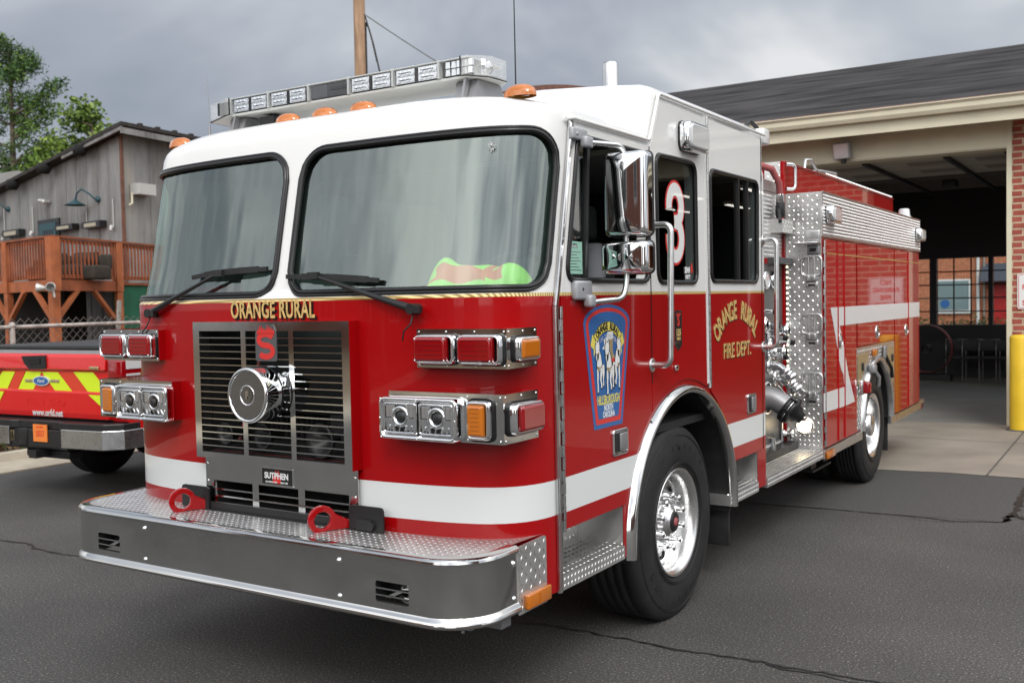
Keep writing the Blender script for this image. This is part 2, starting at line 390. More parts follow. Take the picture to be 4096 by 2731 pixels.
def loft(loops, mb=None, mi=0, smooth=True, caps=True):
    mb = mb or MB(); n = len(loops[0]); vs = [p for l in loops for p in l]; fs = []
    for k in range(len(loops)-1):
        for i in range(n): fs.append((k*n+i, k*n+(i+1)%n, (k+1)*n+(i+1)%n, (k+1)*n+i))
    mb.add(vs, fs, mi, smooth)
    if caps: mb.add(vs, [tuple(range(n))[::-1], tuple(range((len(loops)-1)*n, len(loops)*n))], mi)
    return mb
lv = [(.50,0,0),(.9,0,0),(1.3,0,0),(1.70,0,0),(1.745,0,0),(1.77,0,0),(1.795,0,0),(2.0,0,0),(2.2,0,0),(2.40,0,.0),(2.497,0,0),(2.540,.006,.014),(2.576,.024,.030),(2.604,.062,.044),(2.622,.13,.050),(2.630,.26,.050),(2.634,.5,.04)]
shell = loft([loop_at(z, i, crown=c) for z, i, c in lv])
def clean(mb, mats):
    me = mesh_of(mb, mats); bm = bmesh.new(); bm.from_mesh(me); bmesh.ops.remove_doubles(bm, verts=bm.verts, dist=1e-5); bmesh.ops.recalc_face_normals(bm, faces=bm.faces); bm.to_mesh(me); bm.free(); return me
SL = ['cab_paint', 'dark_interior', 'black_matte']
shell_me = clean(shell, SL)
cav = loft([loop_at(z, .055, yb=3.06) for z in (1.02, 1.745, 1.795, 2.2, 2.475)], mi=1)
# windshield openings: columns with a lower and an upper edge
S_IN = s_of_x(.050); S_OUT = s_of_x(1.219)
def pane_z(s, ri=(.10,.13), ro=(.10,.15), zb=1.778, zt=2.428, s0=S_IN, s1=S_OUT):
    """lower and upper edge of the right pane at arc length s"""
    def edge(r, d): return r-math.sqrt(max(0, r*r-(r-d)**2)) if d < r else 0
    lo = zb+max(edge(ri[0], s-s0), edge(ro[0], s1-s)); hi = zt-max(edge(ri[1], s-s0), edge(ro[1], s1-s))
    return lo, hi
def pane_cols(ex=0.0, n=44):
    s0, s1 = S_IN-ex, S_OUT+ex; out = []
    for i in range(n+1):
        t = i/n; t = t*t*(3-2*t)*.55+t*.45
        s = s0+(s1-s0)*t
        lo, hi = pane_z(s, s0=s0, s1=s1, zb=1.778-ex, zt=2.428+ex, ri=(.10+ex,.13+ex), ro=(.10+ex,.15+ex)); out.append((s, lo, hi))
    return out
def pane_solid(sign, off0, off1, ex=0, mi=1, nz=1):
    cols = pane_cols(ex); mb = MB(); lo_ = []
    n = len(cols); vs = []
    for s, lo, hi in cols:
        if hi-lo < .004: hi = lo = (hi+lo)/2; lo -= .002; hi += .002
        for off in (off0, off1):
            for z in (lo, hi): vs.append(csurf(sign*s, z, off))
    fs = []
    for i in range(n-1):
        a, b = 4*i, 4*i+4
        fs += [(a, b, b+1, a+1), (a+2, a+3, b+3, b+2), (a, a+2, b+2, b), (a+1, b+1, b+3, a+3)]
    fs += [(0, 1, 3, 2), (4*n-4, 4*n-2, 4*n-1, 4*n-3)]
    return mb.add(vs, fs, mi)
def pane_outline(sign, off=0.0, ex=0):
    cols = pane_cols(ex); return [csurf(sign*s, lo, off) for s, lo, hi in cols]+[csurf(sign*s, hi, off) for s, lo, hi in cols[::-1]]
WIN_F = rpoly([(.478,1.808),(1.312,1.806),(1.312,2.43),(.602,2.43)], [.06,.07,.07,.05])
WIN_M = rpoly([(1.418,1.802),(1.930,1.802),(1.924,2.446),(1.408,2.442)], [.07,.06,.07,.06])
WIN_R = rpoly([(2.146,1.812),(2.930,1.811),(2.946,2.438),(2.138,2.436)], [.06,.06,.06,.06])
ARC_Y, ARC_Z, ARC_R = 1.757, .535, .70
arch_poly = [(ARC_Y-ARC_R,.3)]+[(ARC_Y-ARC_R*cos(pi*i/24), ARC_Z+ARC_R*sin(pi*i/24)) for i in range(25)]+[(ARC_Y+ARC_R,.3)]
cutters = [clean(cav, SL), clean(pane_solid(1, .10, -.22), SL), clean(pane_solid(-1, .10, -.22), SL)]
for wn in (WIN_F, WIN_M, WIN_R): cutters.append(clean(MB().prism(wn, 'x', -1.4, 1.4, 0), SL))
cutters.append(clean(MB().prism(arch_poly, 'x', .70, 1.4, 2), SL)); cutters.append(clean(MB().prism(arch_poly, 'x', -1.4, -.70, 2), SL))
cutters.append(clean(MB().box((.98,.392,.3),(1.4,1.000,.756), 2), SL)); cutters.append(clean(MB().box((.98,2.40,.3),(1.4,2.925,.742), 2), SL))
cutters.append(clean(MB().box((-.455,-.2,1.045),(.455,.9,1.612), 2), SL)); cutters.append(clean(MB().box((-.43,-.2,.775),(.43,.35,.905), 2), SL))
shell_me = boolean(shell_me, cutters)
for p in shell_me.polygons: p.use_smooth = True
cab = obj('cab', None, SL, FE, data=shell_me)
def smooth_by_angle(o, deg=30):
    md = o.data
    bm = bmesh.new(); bm.from_mesh(md)
    for e in bm.edges: e.smooth = not (len(e.link_faces) != 2 or e.calc_face_angle(0) > RD(deg))
    bm.to_mesh(md); bm.free()
smooth_by_angle(cab, 24)
# raised crew roof
prof = [(1.23,2.45),(1.23,2.735),(1.225,2.760),(1.205,2.782),(1.16,2.798),(1.0,2.815),(.6,2.845),(.3,2.856),(0,2.86)]
prof = prof+[(-x, z) for x, z in prof[::-1][1:]]
def rsec(y, insx, dz):
    return [(x*(1-insx/1.23), y+.20*(min(z, 2.8)-2.5) if y < 2 else y, min(z, z-dz) if z > 2.6 else z) for x, z in prof]
roof = loft([rsec(1.318, .030, .035), rsec(1.330, .012, .012), rsec(1.352, .003, .003), rsec(1.40, 0, 0), rsec(3.06, 0, 0), rsec(3.09, .02, .02)])
o = obj('crew_roof', roof, 'white_paint', FE, fixn=True); smooth_by_angle(o, 40)
for sx in (1, -1):
    dr = MB(); dr.tube([(sx*1.240,.50,2.487),(sx*1.243,.56,2.499),(sx*1.243,1.316,2.498),(sx*1.243,1.335,2.512),(sx*1.243,1.440,2.735),(sx*1.243,1.462,2.746),(sx*1.243,3.085,2.746)], .009, 8)
    obj('drip_rail', dr, 'white_paint', FE)
for sg in (1, -1):
    g = MB(); cols = pane_cols(.004)
    vs = []; K = 4
    for s, lo, hi in cols:
        for k in range(K+1): vs.append(csurf(sg*s, lo+(hi-lo)*k/K, -.012))
    fs = [(i*(K+1)+k, (i+1)*(K+1)+k, (i+1)*(K+1)+k+1, i*(K+1)+k+1) for i in range(len(cols)-1) for k in range(K)]
    if sg < 0: fs = [f[::-1] for f in fs]
    g.add(vs, fs, 0, True)
    o = obj('windshield', g, 'windshield_glass', FE)
    q = MB(); q.tube(pane_outline(sg, .003, -.002), .0125, 8, closed=True); q.tube(pane_outline(sg, .005, .012), .0075, 8, closed=True)
    obj('gasket', q, 'gasket', o)
    if sg > 0:   # frost-like inspection burst in the upper corner
        q = MB()
        for k in range(18):
            a = 2*pi*k/18; c = csurf(s_of_x(1.03), 2.36, .0); d1 = Vector((cos(a), 0, sin(a)))
            q.beam(c+d1*.006, c+d1*(.022 if k % 2 else .016), .0025, .001)
        obj('burst_sticker', q, 'decal_white', o)
# wipers
def wiper(base_, tip, b0, b1, name='wiper'):
    w = MB(); base_, tip, b0, b1 = map(Vector, (base_, tip, b0, b1)); w.tube([base_, base_.lerp(tip, .3)+Vector((0,-.015,0)), tip+Vector((0,-.02,0))], .011, 8, rs=[.019,.013,.007])
    w.cyl(base_+Vector((0,.04,0)), base_-Vector((0,.022,0)), .022, 12)
    w.beam(base_+Vector((-.02,-.01,0)), base_+Vector((.05,-.012,-.004)), .02, .028)
    o = obj(name, w, 'black_plastic', FE)
    bl = MB(); n = 10
    for i in range(n):
        a = b0.lerp(b1, i/n); b = b0.lerp(b1, (i+1)/n); arc = lambda t: Vector((0, -.018*(1-(2*t-1)**2), .006*(1-(2*t-1)**2)))
        bl.beam(a+arc(i/n), b+arc((i+1)/n), .014, .028 if .1 < i/n < .9 else .02)
    bl.beam(tip+Vector((-.03,-.02,.0)), tip+Vector((.03,-.02,0)), .02, .03)
    obj('wiper_blade', bl, 'rubber', o)
    hs = MB(); hs.tube([base_+Vector((0.0,0.0,-.02)), base_+Vector((.012,-.03,-.06)), base_+Vector((-.03,-.025,-.09)), base_+Vector((-.05,-.01,-.13))], .0035, 6); obj('washer_hose', hs, 'rubber', o)
def fr(x, z, off): return csurf(s_of_x(x), z, off)
wiper(fr(-.87,1.698,.035), fr(-.38,1.882,.03), fr(-.60,1.868,.02), fr(-.085,1.893,.02))
wiper(fr(.785,1.700,.035), fr(.235,1.852,.03), fr(.045,1.853,.02), fr(.575,1.822,.02))
# front lettering
t = MB(); t.join(text_mb('ORANGE RURAL', .108, 'y-', (-.018,-.0015,1.700), .62, .0015, .0035, mi=0, spacing=1.08)); t.v = [(x+.006, csurf(s_of_x(x), 1.7).y-.002, z-.006) for x, y, z in t.v]
g2 = text_mb('ORANGE RURAL', .108, 'y-', (-.022,0,1.703), .62, .0015, .0025, mi=1, spacing=1.08); g2.v = [(x, csurf(s_of_x(x), 1.7).y-.005+min(0,y)*1, z) for x, y, z in g2.v]
t.join(g2); obj('front_lettering', t, ['letter_shadow', 'gold_leaf'], FE)

# ------------------------------------------------ light clusters
def lens(mb, u0, u1, v0, v1, t0, h, ax, mi, mi2, r=.018, ribs=0, horiz=True):
    """rounded pillow lens on plane ax at t0, rising by h (sign = outward)"""
    ins = [0, .25, .5, .75, 1.0]
    loops = []
    for q in ins:
        d = .014*(1-math.cos(q*pi/2)); hh = h*math.sin(q*pi/2)
        pts = rpoly([(u0+d,v0+d),(u1-d,v0+d),(u1-d,v1-d),(u0+d,v1-d)], max(.003, r-d*.6), 4)
        loops.append([(t0+hh, p[0], p[1]) if ax == 'x' else (p[0], t0+hh, p[1]) for p in pts])
    n = len(loops[0]); vs = [p for l in loops for p in l]; fs = []
    for k in range(len(loops)-1):
        for i in range(n): fs.append((k*n+i, k*n+(i+1)%n, (k+1)*n+(i+1)%n, (k+1)*n+i))
    mb.add(vs, fs, mi, True); mb.add(vs, [tuple(range((len(loops)-1)*n, len(loops)*n))], mi)
    for k in range(ribs):
        q = (k+.7)/(ribs+.4); e = .02; s = 1 if h > 0 else -1
        if horiz:
            z = v0+(v1-v0)*q
            if ax == 'x': mb.box((t0+h*.9, u0+e, z-.0016), (t0+h+s*.0022, u1-e, z+.0016), mi2)
            else: mb.box((u0+e, t0+h*.9, z-.0016), (u1-e, t0+h+s*.0022, z+.0016), mi2)
        else:
            uu = u0+(u1-u0)*q
            if ax == 'x': mb.box((t0+h*.9, uu-.0016, v0+e), (t0+h+s*.0022, uu+.0016, v1-e), mi2)
            else: mb.box((uu-.0016, t0+h*.9, v0+e), (uu+.0016, t0+h+s*.0022, v1-e), mi2)
def bezel(mb, u0, u1, v0, v1, t0, h, ax, w=.018, r=.03, mi=0):
    """sloping rounded frame"""
    ins = [(0,0),(.002,h*.8),(.006,h),(w*.7,h*.96),(w,h*.6)]; loops = []
    for d, hh in ins:
        pts = rpoly([(u0+d,v0+d),(u1-d,v0+d),(u1-d,v1-d),(u0+d,v1-d)], max(.004, r-d*.7), 4)
        loops.append([(t0+hh, p[0], p[1]) if ax == 'x' else (p[0], t0+hh, p[1]) for p in pts])
    n = len(loops[0]); vs = [p for l in loops for p in l]; fs = []
    for k in range(len(loops)-1):
        for i in range(n): fs.append((k*n+i, k*n+(i+1)%n, (k+1)*n+(i+1)%n, (k+1)*n+i))
    mb.add(vs, fs, mi, True)
def screws(mb, pts, ax, t, s, r=.0055, mi=0):
    for u, v in pts:
        o_ = (t, u, v) if ax == 'x' else (u, t, v); mb.dome(o_, (s,0,0) if ax == 'x' else (0,s,0), r, r*.7, 8, mi, 3)
def cluster(sx):
    def X(mb):
        if sx < 0:
            mb.v = [(-x, y, z) for x, y, z in mb.v]; mb.f = [f[::-1] for f in mb.f]
        return mb
    # ---- upper: two red warning lamps to the front, amber marker on the side
    b = MB(); x0, x1, z0, z1, y1 = .805, 1.240, 1.462, 1.618, .225
    b.box((x0,.004,z0+.003),(x1-.004,y1,z1-.003), 1)
    b.box((x0,.0,z0),(x1,.004,z1), 0); b.box((x1-.003,.0042,z0),(x1,y1,z1), 0); b.box((x0,.004,z1-.0028),(x1-.0032,.012,z1), 0)
    screws(b, [(x0+.012+i*(x1-x0-.024)/3, z) for i in range(4) for z in (z0+.012, z1-.012)], 'y', 0, -1); screws(b, [(y, z) for y in (.015,.12,.212) for z in (z0+.012, z1-.012)], 'x', x1, 1)
    h = obj('light_housing', X(b), ['mirror_steel', 'red_paint'], FE, fixn=True)
    for u0, u1 in ((.814,1.012),(1.028,1.230)):
        q = MB(); q.prism(rpoly([(u0-.004,1.473),(u1+.004,1.473),(u1+.004,1.600),(u0-.004,1.600)], .03), 'y', 0, -.010, 0)
        bezel(q, u0, u1, 1.477, 1.597, -.008, -.030, 'y', .016, .026, 1)
        lens(q, u0+.004, u1-.030, 1.486, 1.588, -.026, -.022, 'y', 2, 3, .014, 5)
        screws(q, [(u, v) for u in (u0+.014, u1-.040) for v in (1.494, 1.580)], 'y', -.046, -1, .004, 1)
        obj('warning_lamp', X(q), ['gasket', 'chrome', 'lens_red', 'lens_red_dark'], h, fixn=True)
    q = MB(); q.prism(rpoly([(.040,1.484),(.208,1.484),(.208,1.590),(.040,1.590)], .025), 'x', x1, x1+.010, 0)
    bezel(q, .045, .203, 1.489, 1.585, x1+.008, .026, 'x', .02, .022, 1); lens(q, .056, .190, 1.498, 1.576, x1+.028, .014, 'x', 2, 3, .010, 0, False)
    obj('marker_lamp', X(q), ['gasket', 'chrome', 'lens_amber', 'lens_amber_dark'], h, fixn=True)
    # ---- lower: headlamp pair, amber indicator, red side lamp
    b = MB(); x0, z0, z1, yf = .678, 1.173, 1.366, -.031
    b.box((x0,yf+.004,z0+.003),(x1-.004,y1,z1-.003), 1)
    b.box((x0,yf,z0),(x1,yf+.004,z1), 0); b.box((x1-.003,yf+.0042,z0),(x1,y1,z1), 0); b.box((x0,yf+.004,z1-.0028),(x1-.0032,.03,z1), 0)
    screws(b, [(u, z) for u in (1.072, 1.225) for z in (z0+.012, z1-.012)], 'y', yf, -1); screws(b, [(y, z) for y in (-.015,.1,.212) for z in (z0+.012, z1-.012)], 'x', x1, 1)
    h = obj('headlight_housing', X(b), ['mirror_steel', 'red_paint'], FE, fixn=True)
    q = MB(); q.prism(rpoly([(.668,1.176),(1.062,1.176),(1.062,1.352),(.668,1.352)], .03), 'y', yf, yf-.008, 0)
    bezel(q, .660, 1.052, 1.172, 1.348, yf-.004, -.046, 'y', .022, .030, 0); q.prism([(.676,1.19),(1.036,1.19),(1.036,1.332),(.676,1.332)], 'y', yf-.03, yf-.032, 1)
    screws(q, [(u, v) for u in (.672,.856,1.040) for v in (1.182,1.338)]+[(.668,1.26),(1.044,1.26)], 'y', yf-.049, -1, .0045, 0)
    hb = obj('headlight_bezel', X(q), ['chrome', 'gasket'], h, fixn=True)
    for u0 in (.680, .862):
        q = MB(); u1 = u0+.170; v0, v1 = 1.196, 1.326; yy = yf-.034; c = ((u0+u1)/2, (v0+v1)/2)
        bezel(q, u0, u1, v0, v1, yy, -.012, 'y', .010, .012, 0)
        # reflector: faceted bowl with a projector ring
        for sgn, n_ in ((-1, 5), (1, 5)):
            for k in range(n_):
                xa = c[0]+sgn*(.030+k*.010)
                q.beam((xa, yy-.002, v0+.012+.004*(k % 2)), (xa+sgn*.006, yy-.006, c[1]), .009, .004, 3, up=(0,.6,.8)); q.prism([(xa-.004,c[1]+.004),(xa+.005,c[1]+.002),(xa+.005+sgn*.003,v1-.012),(xa-.004+sgn*.003,v1-.012)], 'y', yy-.002, yy-.004-.002*(k%2), 3)
        for k in range(5): q.beam((u0+.02+k*.030, yy-.004, v0+.012), (u0+.034+k*.028, yy-.007, v0+.034), .006, .004, 3)
        q.lathe((c[0], yy, c[1]+.006), (0,-1,0), [(0,.046),(.006,.044),(.010,.036),(.008,.030),(.004,.026)], 20, 0)
        q.lathe((c[0]+.006, yy, c[1]+.004), (0,-1,0), [(.006,.024),(.012,.018),(.014,.008),(.0145,.0005)], 16, 1)
        lens(q, u0+.006, u1-.006, v0+.006, v1-.006, yy-.010, -.008, 'y', 2, 2, .010, 0)
        obj('headlight', X(q), ['chrome', 'black_plastic', 'lens_glass_clear', 'reflector'], hb, fixn=True)
    q = MB(); q.prism(rpoly([(1.078,1.180),(1.202,1.180),(1.202,1.350),(1.078,1.350)], .03), 'y', yf, yf-.008, 0)
    bezel(q, 1.086, 1.194, 1.188, 1.342, yf-.006, -.030, 'y', .018, .022, 1); lens(q, 1.092, 1.172, 1.202, 1.326, yf-.028, -.014, 'y', 2, 3, .008, 7)
    obj('indicator_lamp', X(q), ['gasket', 'chrome', 'lens_amber', 'lens_amber_dark'], h, fixn=True)
    q = MB(); q.prism(rpoly([(-.010,1.200),(.216,1.200),(.216,1.336),(-.010,1.336)], .03), 'x', x1, x1+.010, 0)
    bezel(q, -.004, .212, 1.206, 1.330, x1+.008, .032, 'x', .022, .026, 1); lens(q, .030, .206, 1.216, 1.320, x1+.030, .020, 'x', 2, 3, .014, 0)
    obj('side_warning_lamp', X(q), ['gasket', 'chrome', 'lens_red', 'lens_red_dark'], h, fixn=True)
glass('lens_glass_clear', (0.93, 0.94, 0.95), 1.5)
cluster(1); cluster(-1)

# ------------------------------------------------ grille
b = MB(); y0, y1 = -.052, -.046
gx, gz0, gz1 = .487, 1.018, 1.654
cols = [(-.445,-.165),(-.135,.135),(.165,.445)]; zt, zb = 1.612, 1.046; nrow = 18; ph = (zt-zb)/nrow
b.box((-gx,y0,gz0),(cols[0][0],y1,gz1)); b.box((cols[2][1],y0,gz0),(gx,y1,gz1))
b.box((cols[0][0],y0,zt),(cols[2][1],y1,gz1)); b.box((cols[0][0],y0,gz0),(cols[2][1],y1,zb))
for a, c in ((cols[0][1], cols[1][0]), (cols[1][1], cols[2][0])): b.box((a,y0,zb),(c,y1,zt))
for ci, (a, c) in enumerate(cols):
    for k in range(1, nrow):
        z = zb+k*ph
        if ci == 1 and z > 1.49:
            b.box((a,y0,z-.0024),(-.062,y1,z+.0024)); b.box((.062,y0,z-.0024),(c,y1,z+.0024)); continue
        b.box((a,y0,z-.0024),(c,y1,z+.0024))
        if k % 1 == 0:
            for xx in (a, c-.008): b.box((xx,y0,z-ph*.5-.004),(xx+.008,y1,z-ph*.5+.001)) if False else None
b.box((-gx,y1,gz0),(-gx+.003,.02,gz1),1); b.box((gx-.003,y1,gz0),(gx,.02,gz1),1); b.box((-gx+.003,y1,gz1-.003),(gx-.003,.02,gz1),1); b.box((-gx+.003,y1,gz0),(gx-.003,.02,gz0+.003),1)
b.box((-gx+.004,y1+.001,gz0+.004),(cols[0][0]+.0,.012,gz1-.004),2); b.box((cols[2][1],y1+.001,gz0+.004),(gx-.004,.012,gz1-.004),2); b.box((cols[0][0],y1+.001,gz0+.004),(cols[2][1],.012,zb-.002),2); b.box((cols[0][0],y1+.001,zt+.002),(cols[2][1],.012,gz1-.004),2)
grille = obj('grille', b, ['mirror_steel', 'red_paint', 'black_matte'], FE, fixn=True)
q = MB(); q.prism(rpoly([(-.066,1.478),(.066,1.478),(.066,1.60),(.045,1.642),(-.045,1.642),(-.066,1.60)], .01), 'y', y0-.004, y0, 0)
def s_ribbon(cx, cz, r, w, y, mi, q):
    pts = [(cx+r*.95*cos(RD(t)), cz+r*.62+r*.55*sin(RD(t))) for t in range(20, 271, 14)]+[(cx+r*.95*cos(RD(t)), cz-r*.48+r*.55*sin(RD(t))) for t in range(90, -161, -14)]
    pts = [Vector(p) for p in pts]; n = len(pts); vs = []
    for i, p in enumerate(pts):
        d = (pts[min(i+1,n-1)]-pts[max(i-1,0)]).normalized(); nn = Vector((-d.y, d.x))*w/2; vs += [(p.x-nn.x, y, p.y-nn.y), (p.x+nn.x, y, p.y+nn.y)]
    q.add(vs, [(2*i, 2*i+2, 2*i+3, 2*i+1) for i in range(n-1)], mi)
s_ribbon(0, 1.545, .046, .026, y0-.0055, 1, q)
for k in range(9):
    xx = -.048+k*.012; hgt = .022+.018*((k*7) % 4)/3; q.prism([(xx-.008,1.598),(xx+.008,1.598),(xx+.006,1.598+hgt*.6),(xx+.001,1.600+hgt)], 'y', y0-.0045, y0-.006, 1)
obj('flame_badge', q, ['panel_grey', 'decal_red'], grille)
q = MB(); q.box((-.452,.02,1.045),(-.448,.40,1.61),0); q.box((.448,.02,1.045),(.452,.40,1.61),0); q.box((-.448,.02,1.046),(.448,.40,1.05),0); q.box((-.44,.36,1.05),(.44,.40,1.60), 0)
for k in range(26): q.box((-.43+k*.034,.352,1.06),(-.424+k*.034,.36,1.59),1)
for xx, rr in ((.27,.075), (-.09,.06), (-.33,.05)):
    q.lathe((xx,.10,1.13),(0,-1,0),[(0,.02),(.06,.03),(.10,rr),(.115,rr*1.05),(.12,rr),(.10,rr*.7),(.06,.02),(.05,.001)],24,1)
q.box((.17,.16,1.05),(.37,.30,1.22),1); q.cyl((-.38,.12,1.08),(-.30,.2,1.5),.008,8,2)
obj('radiator', q, ['black_matte', 'black_plastic', 'hose_red'], grille)
# siren
q = MB(); c = (0,-.05,1.335)
q.lathe(c,(0,-1,0),[(-.02,.06),(.0,.10),(.005,.118),(.03,.121),(.085,.121),(.118,.123),(.128,.120),(.132,.112),(.126,.106),(.122,.104)],48,0)
q.lathe(c,(0,-1,0),[(.026,.1225),(.030,.1245),(.034,.1225)],48,1)
q.disc((0,-.173,1.335),(0,-1,0),.105,48,2)
for k in range(21):
    z = -.1+k*.01; w_ = math.sqrt(max(0,.103**2-z*z)); gp = math.sqrt(max(0,.047**2-z*z)) if abs(z) < .047 else 0
    for a, bb in ((-w_,-gp),(gp,w_)):
        if bb-a > .01: q.box((a,-.1775,1.335+z-.0022),(bb,-.173,1.335+z+.0022),2)
q.lathe((0,-.173,1.335),(0,-1,0),[(0,.047),(.0035,.046),(.005,.043),(.0035,.040),(0,.039)],32,0); q.disc((0,-.1745,1.335),(0,-1,0),.030,28,2)
q.join(text_mb('F', .045, 'y-', (.002,-.1775,1.335), .9, .0015, .002, mi=0))
q.box((.06,-.045,1.375),(.135,-.02,1.43),0); q.beam((.125,-.06,1.40),(.14,.06,1.36),.014,.06,0)
obj('siren', q, ['chrome', 'gasket', 'siren_face'], FE, fixn=True)
# polished lower panel with its three columns of slots
b = MB(); y0, y1 = -.008, -.003; zt, zb = .905, .778
pc = [(-.425,-.165),(-.125,.125),(.165,.425)]
b.box((-.478,y0,zt),(.478,y1,1.018)); b.box((-.478,y0,.766),(pc[0][0],y1,zt)); b.box((pc[2][1],y0,.766),(.478,y1,zt))
for a, c in ((pc[0][1],pc[1][0]),(pc[1][1],pc[2][0])): b.box((a,y0,.766),(c,y1,zt))
for a, c in pc:
    for k in range(1, 4): b.box((a,y0,zb-.012+k*.033-.004),(c,y1,zb-.012+k*.033+.003))
screws(b, [(x, z) for x in (-.462,.462) for z in (.90,.985,.82)], 'y', y0, -1, .007)
lp = obj('lower_panel', b, 'mirror_steel', FE)
q = MB(); q.prism(rpoly([(-.098,.912),(.098,.912),(.098,.992),(-.098,.992)], .004), 'y', y0-.005, y0, 0); q.prism([(-.093,.917),(.093,.917),(.093,.987),(-.093,.987)], 'y', y0-.0065, y0-.005, 1)
q.prism([(-.024,.922),(.022,.922),(.028,.948),(.018,.962),(.012,.984),(.002,.966),(-.006,.983),(-.012,.962),(-.026,.95)], 'y', y0-.0075, y0-.0065, 2)
q.join(text_mb('SUTPHEN', .038, 'y-', (0,y0-.0085,.955), .92, .0008, .0015, mi=3)); q.join(text_mb('COLUMBUS, OHIO        SINCE 1890', .010, 'y-', (0,y0-.0085,.927), .9, .0005, .0003, mi=3))
obj('maker_plate', q, ['chrome', 'decal_black', 'decal_red', 'decal_white'], lp)
pm('nut_chrome', (.80,.80,.81), .16, 1.0)
pm('lens_frost', (0.55, 0.56, 0.57), 0.12, coat=1)
# ------------------------------------------------ bumper
bp_r = []                                                   # plan of the bumper from the left end round to the right end
def bplan():
    hw, yf, r, ye = 1.232, -.272, .21, .062; pts = [(-hw, ye)]
    for i in range(13):
        a = pi/2*i/12; pts.append((-hw+r-r*cos(a), yf+r-r*sin(a)))
    pts += [(x, yf) for x in (-.95,-.6,-.2,.2,.6,.95)]
    for i in range(13):
        a = pi/2*i/12; pts.append((hw-r+r*sin(a), yf+r-r*cos(a)))
    return pts+[(hw, ye)]
BP = bplan()
def boff(i, d):
    a = Vector(BP[max(0, i-1)]); b = Vector(BP[min(len(BP)-1, i+1)]); t = (b-a).normalized(); return (BP[i][0]+t.y*d, BP[i][1]-t.x*d)
prof = [(-.045,.7655),(-.012,.7655),(-.002,.763),(.006,.756),(.008,.748),(.004,.739),(.0,.732),(0,.542),(.003,.537),(.010,.530),(.016,.522),(.017,.514),(.013,.506),(.004,.500),(-.02,.498),(-.02,.555),(-.012,.73)]
bm_ = MB(); n = len(prof)
bm_.add([(*boff(i, d), z) for i in range(len(BP)) for d, z in prof], [(i*n+j, i*n+(j+1)%n, (i+1)*n+(j+1)%n, (i+1)*n+j) for i in range(len(BP)-1) for j in range(n)], 0, True)
bm_.add([(*boff(i, d), z) for i in (0, len(BP)-1) for d, z in prof], [tuple(range(n)), tuple(range(n, 2*n))], 0)
bme = clean(bm_, ['mirror_steel', 'black_matte'])
cut = []
for x in (-.868, .868): cut.append(clean(MB().prism(rpoly([(x-.082,.570),(x+.082,.570),(x+.082,.652),(x-.082,.652)], .012), 'y', -.4, -.2, 1), ['mirror_steel', 'black_matte']))
bme = boolean(bme, cut)
for p in bme.polygons: p.use_smooth = True
bumper = obj('front_bumper', None, None, FE, data=bme); smooth_by_angle(bumper, 30)
q = MB(); screws(q, [(x, z) for x in (-.60, .60) for z in (.706, .562+.0)], 'y', -.272, -1, .013)
for z in (.700,.562): q.dome((1.232,.030,z),(1,0,0),.012,.009,10); q.dome((-1.232,.030,z),(-1,0,0),.012,.009,10)
obj('bolt', q, 'chrome', bumper)
for x in (-.868, .868):
    q = MB()
    for z in (.5975, .6245): q.box((x-.082,-.2735,z-.003),(x+.082,-.2690,z+.003),0)
    q.box((x-.09,-.18,.56),(x+.09,-.175,.66),1); q.box((x-.088,-.27,.562),(x-.084,-.18,.66),1); q.box((x+.084,-.27,.562),(x+.088,-.18,.66),1)
    q.lathe((x+.02,-.185,.60),(-.25,-1,.1),[(0,.052),(.02,.048),(.03,.034),(.024,.02)],16,2); q.beam((x-.06,-.23,.575),(x+.06,-.21,.632),.01,.012,2)
    obj('bumper_vent', q, ['mirror_steel', 'black_plastic', 'chrome'], bumper)
# chequer plate deck
q = MB(); z = .7640
inner = [boff(i, -.03) for i in range(len(BP))]
back = [(1.20,.05),(1.20,.33),(-1.20,.33),(-1.20,.05)]
q.add([(x, y, z) for x, y in inner]+[(1.215,.30,z),(-1.215,.30,z)], [tuple(range(len(inner)+2))], 0)
def deckmask(c):
    if abs(c.x) > 1.17: return c.y > -.02
    if c.y < -.235: return False
    if abs(c.x) > 1.0 and c.y < .03:
        return (abs(c.x)-1.0)**2+(c.y-.0)**2 < .20**2 or c.y > -.02
    if abs(c.x) < .47 and c.y > -.035: return False
    return c.y < csurf(s_of_x(max(-1.22, min(1.22, c.x))), 1.0).y-.01
lugs(q, (-1.19,-.236,z), (1,0,0), (0,1,0), 2.38, .52, .032, .032, .024, .009, .0022, 0, 1, True, deckmask)
q.v = q.v
deck = obj('bumper_deck', q, ['tread_metal', 'tread_lug'], FE)
q = MB(); q.box((-.47,-.035,.7645),(.47,.012,.768),0); q.box((-.46,-.02,.768),(.46,.02,.80),0)
obj('deck_gap', q, 'black_plastic', deck)
# end plates
for sx in (1, -1):
    q = MB(); X0 = 1.233*sx
    q.prism(rpoly([(.058,.488),(.275,.488),(.275,.766),(.058,.760)], [.004,.004,.02,.004]), 'x', min(X0, X0+.004*sx), max(X0, X0+.004*sx), 0)
    if sx > 0: lugs(q, (X0+.004, .062, .494), (0,1,0), (0,0,1), .208, .264, .033, .033, .030, .010, .0022, 60, 1, True)
    q.box((sx*1.20,.055,.50),(X0,.06,.762),0)
    pl_ = obj('bumper_end_plate', q, ['tread_metal', 'tread_lug'], FE, fixn=False)
    q = MB(); lx = X0+.006*sx
    q.rbox((min(X0,X0+.026*sx),.098,.500),(max(X0,X0+.026*sx),.280,.562),.008,0); q.box((min(X0,X0+.030*sx),.180,.51),(max(X0,X0+.030*sx),.186,.553),1)
    obj('side_marker_lamp', q, ['lens_amber', 'lens_amber_dark'], pl_)
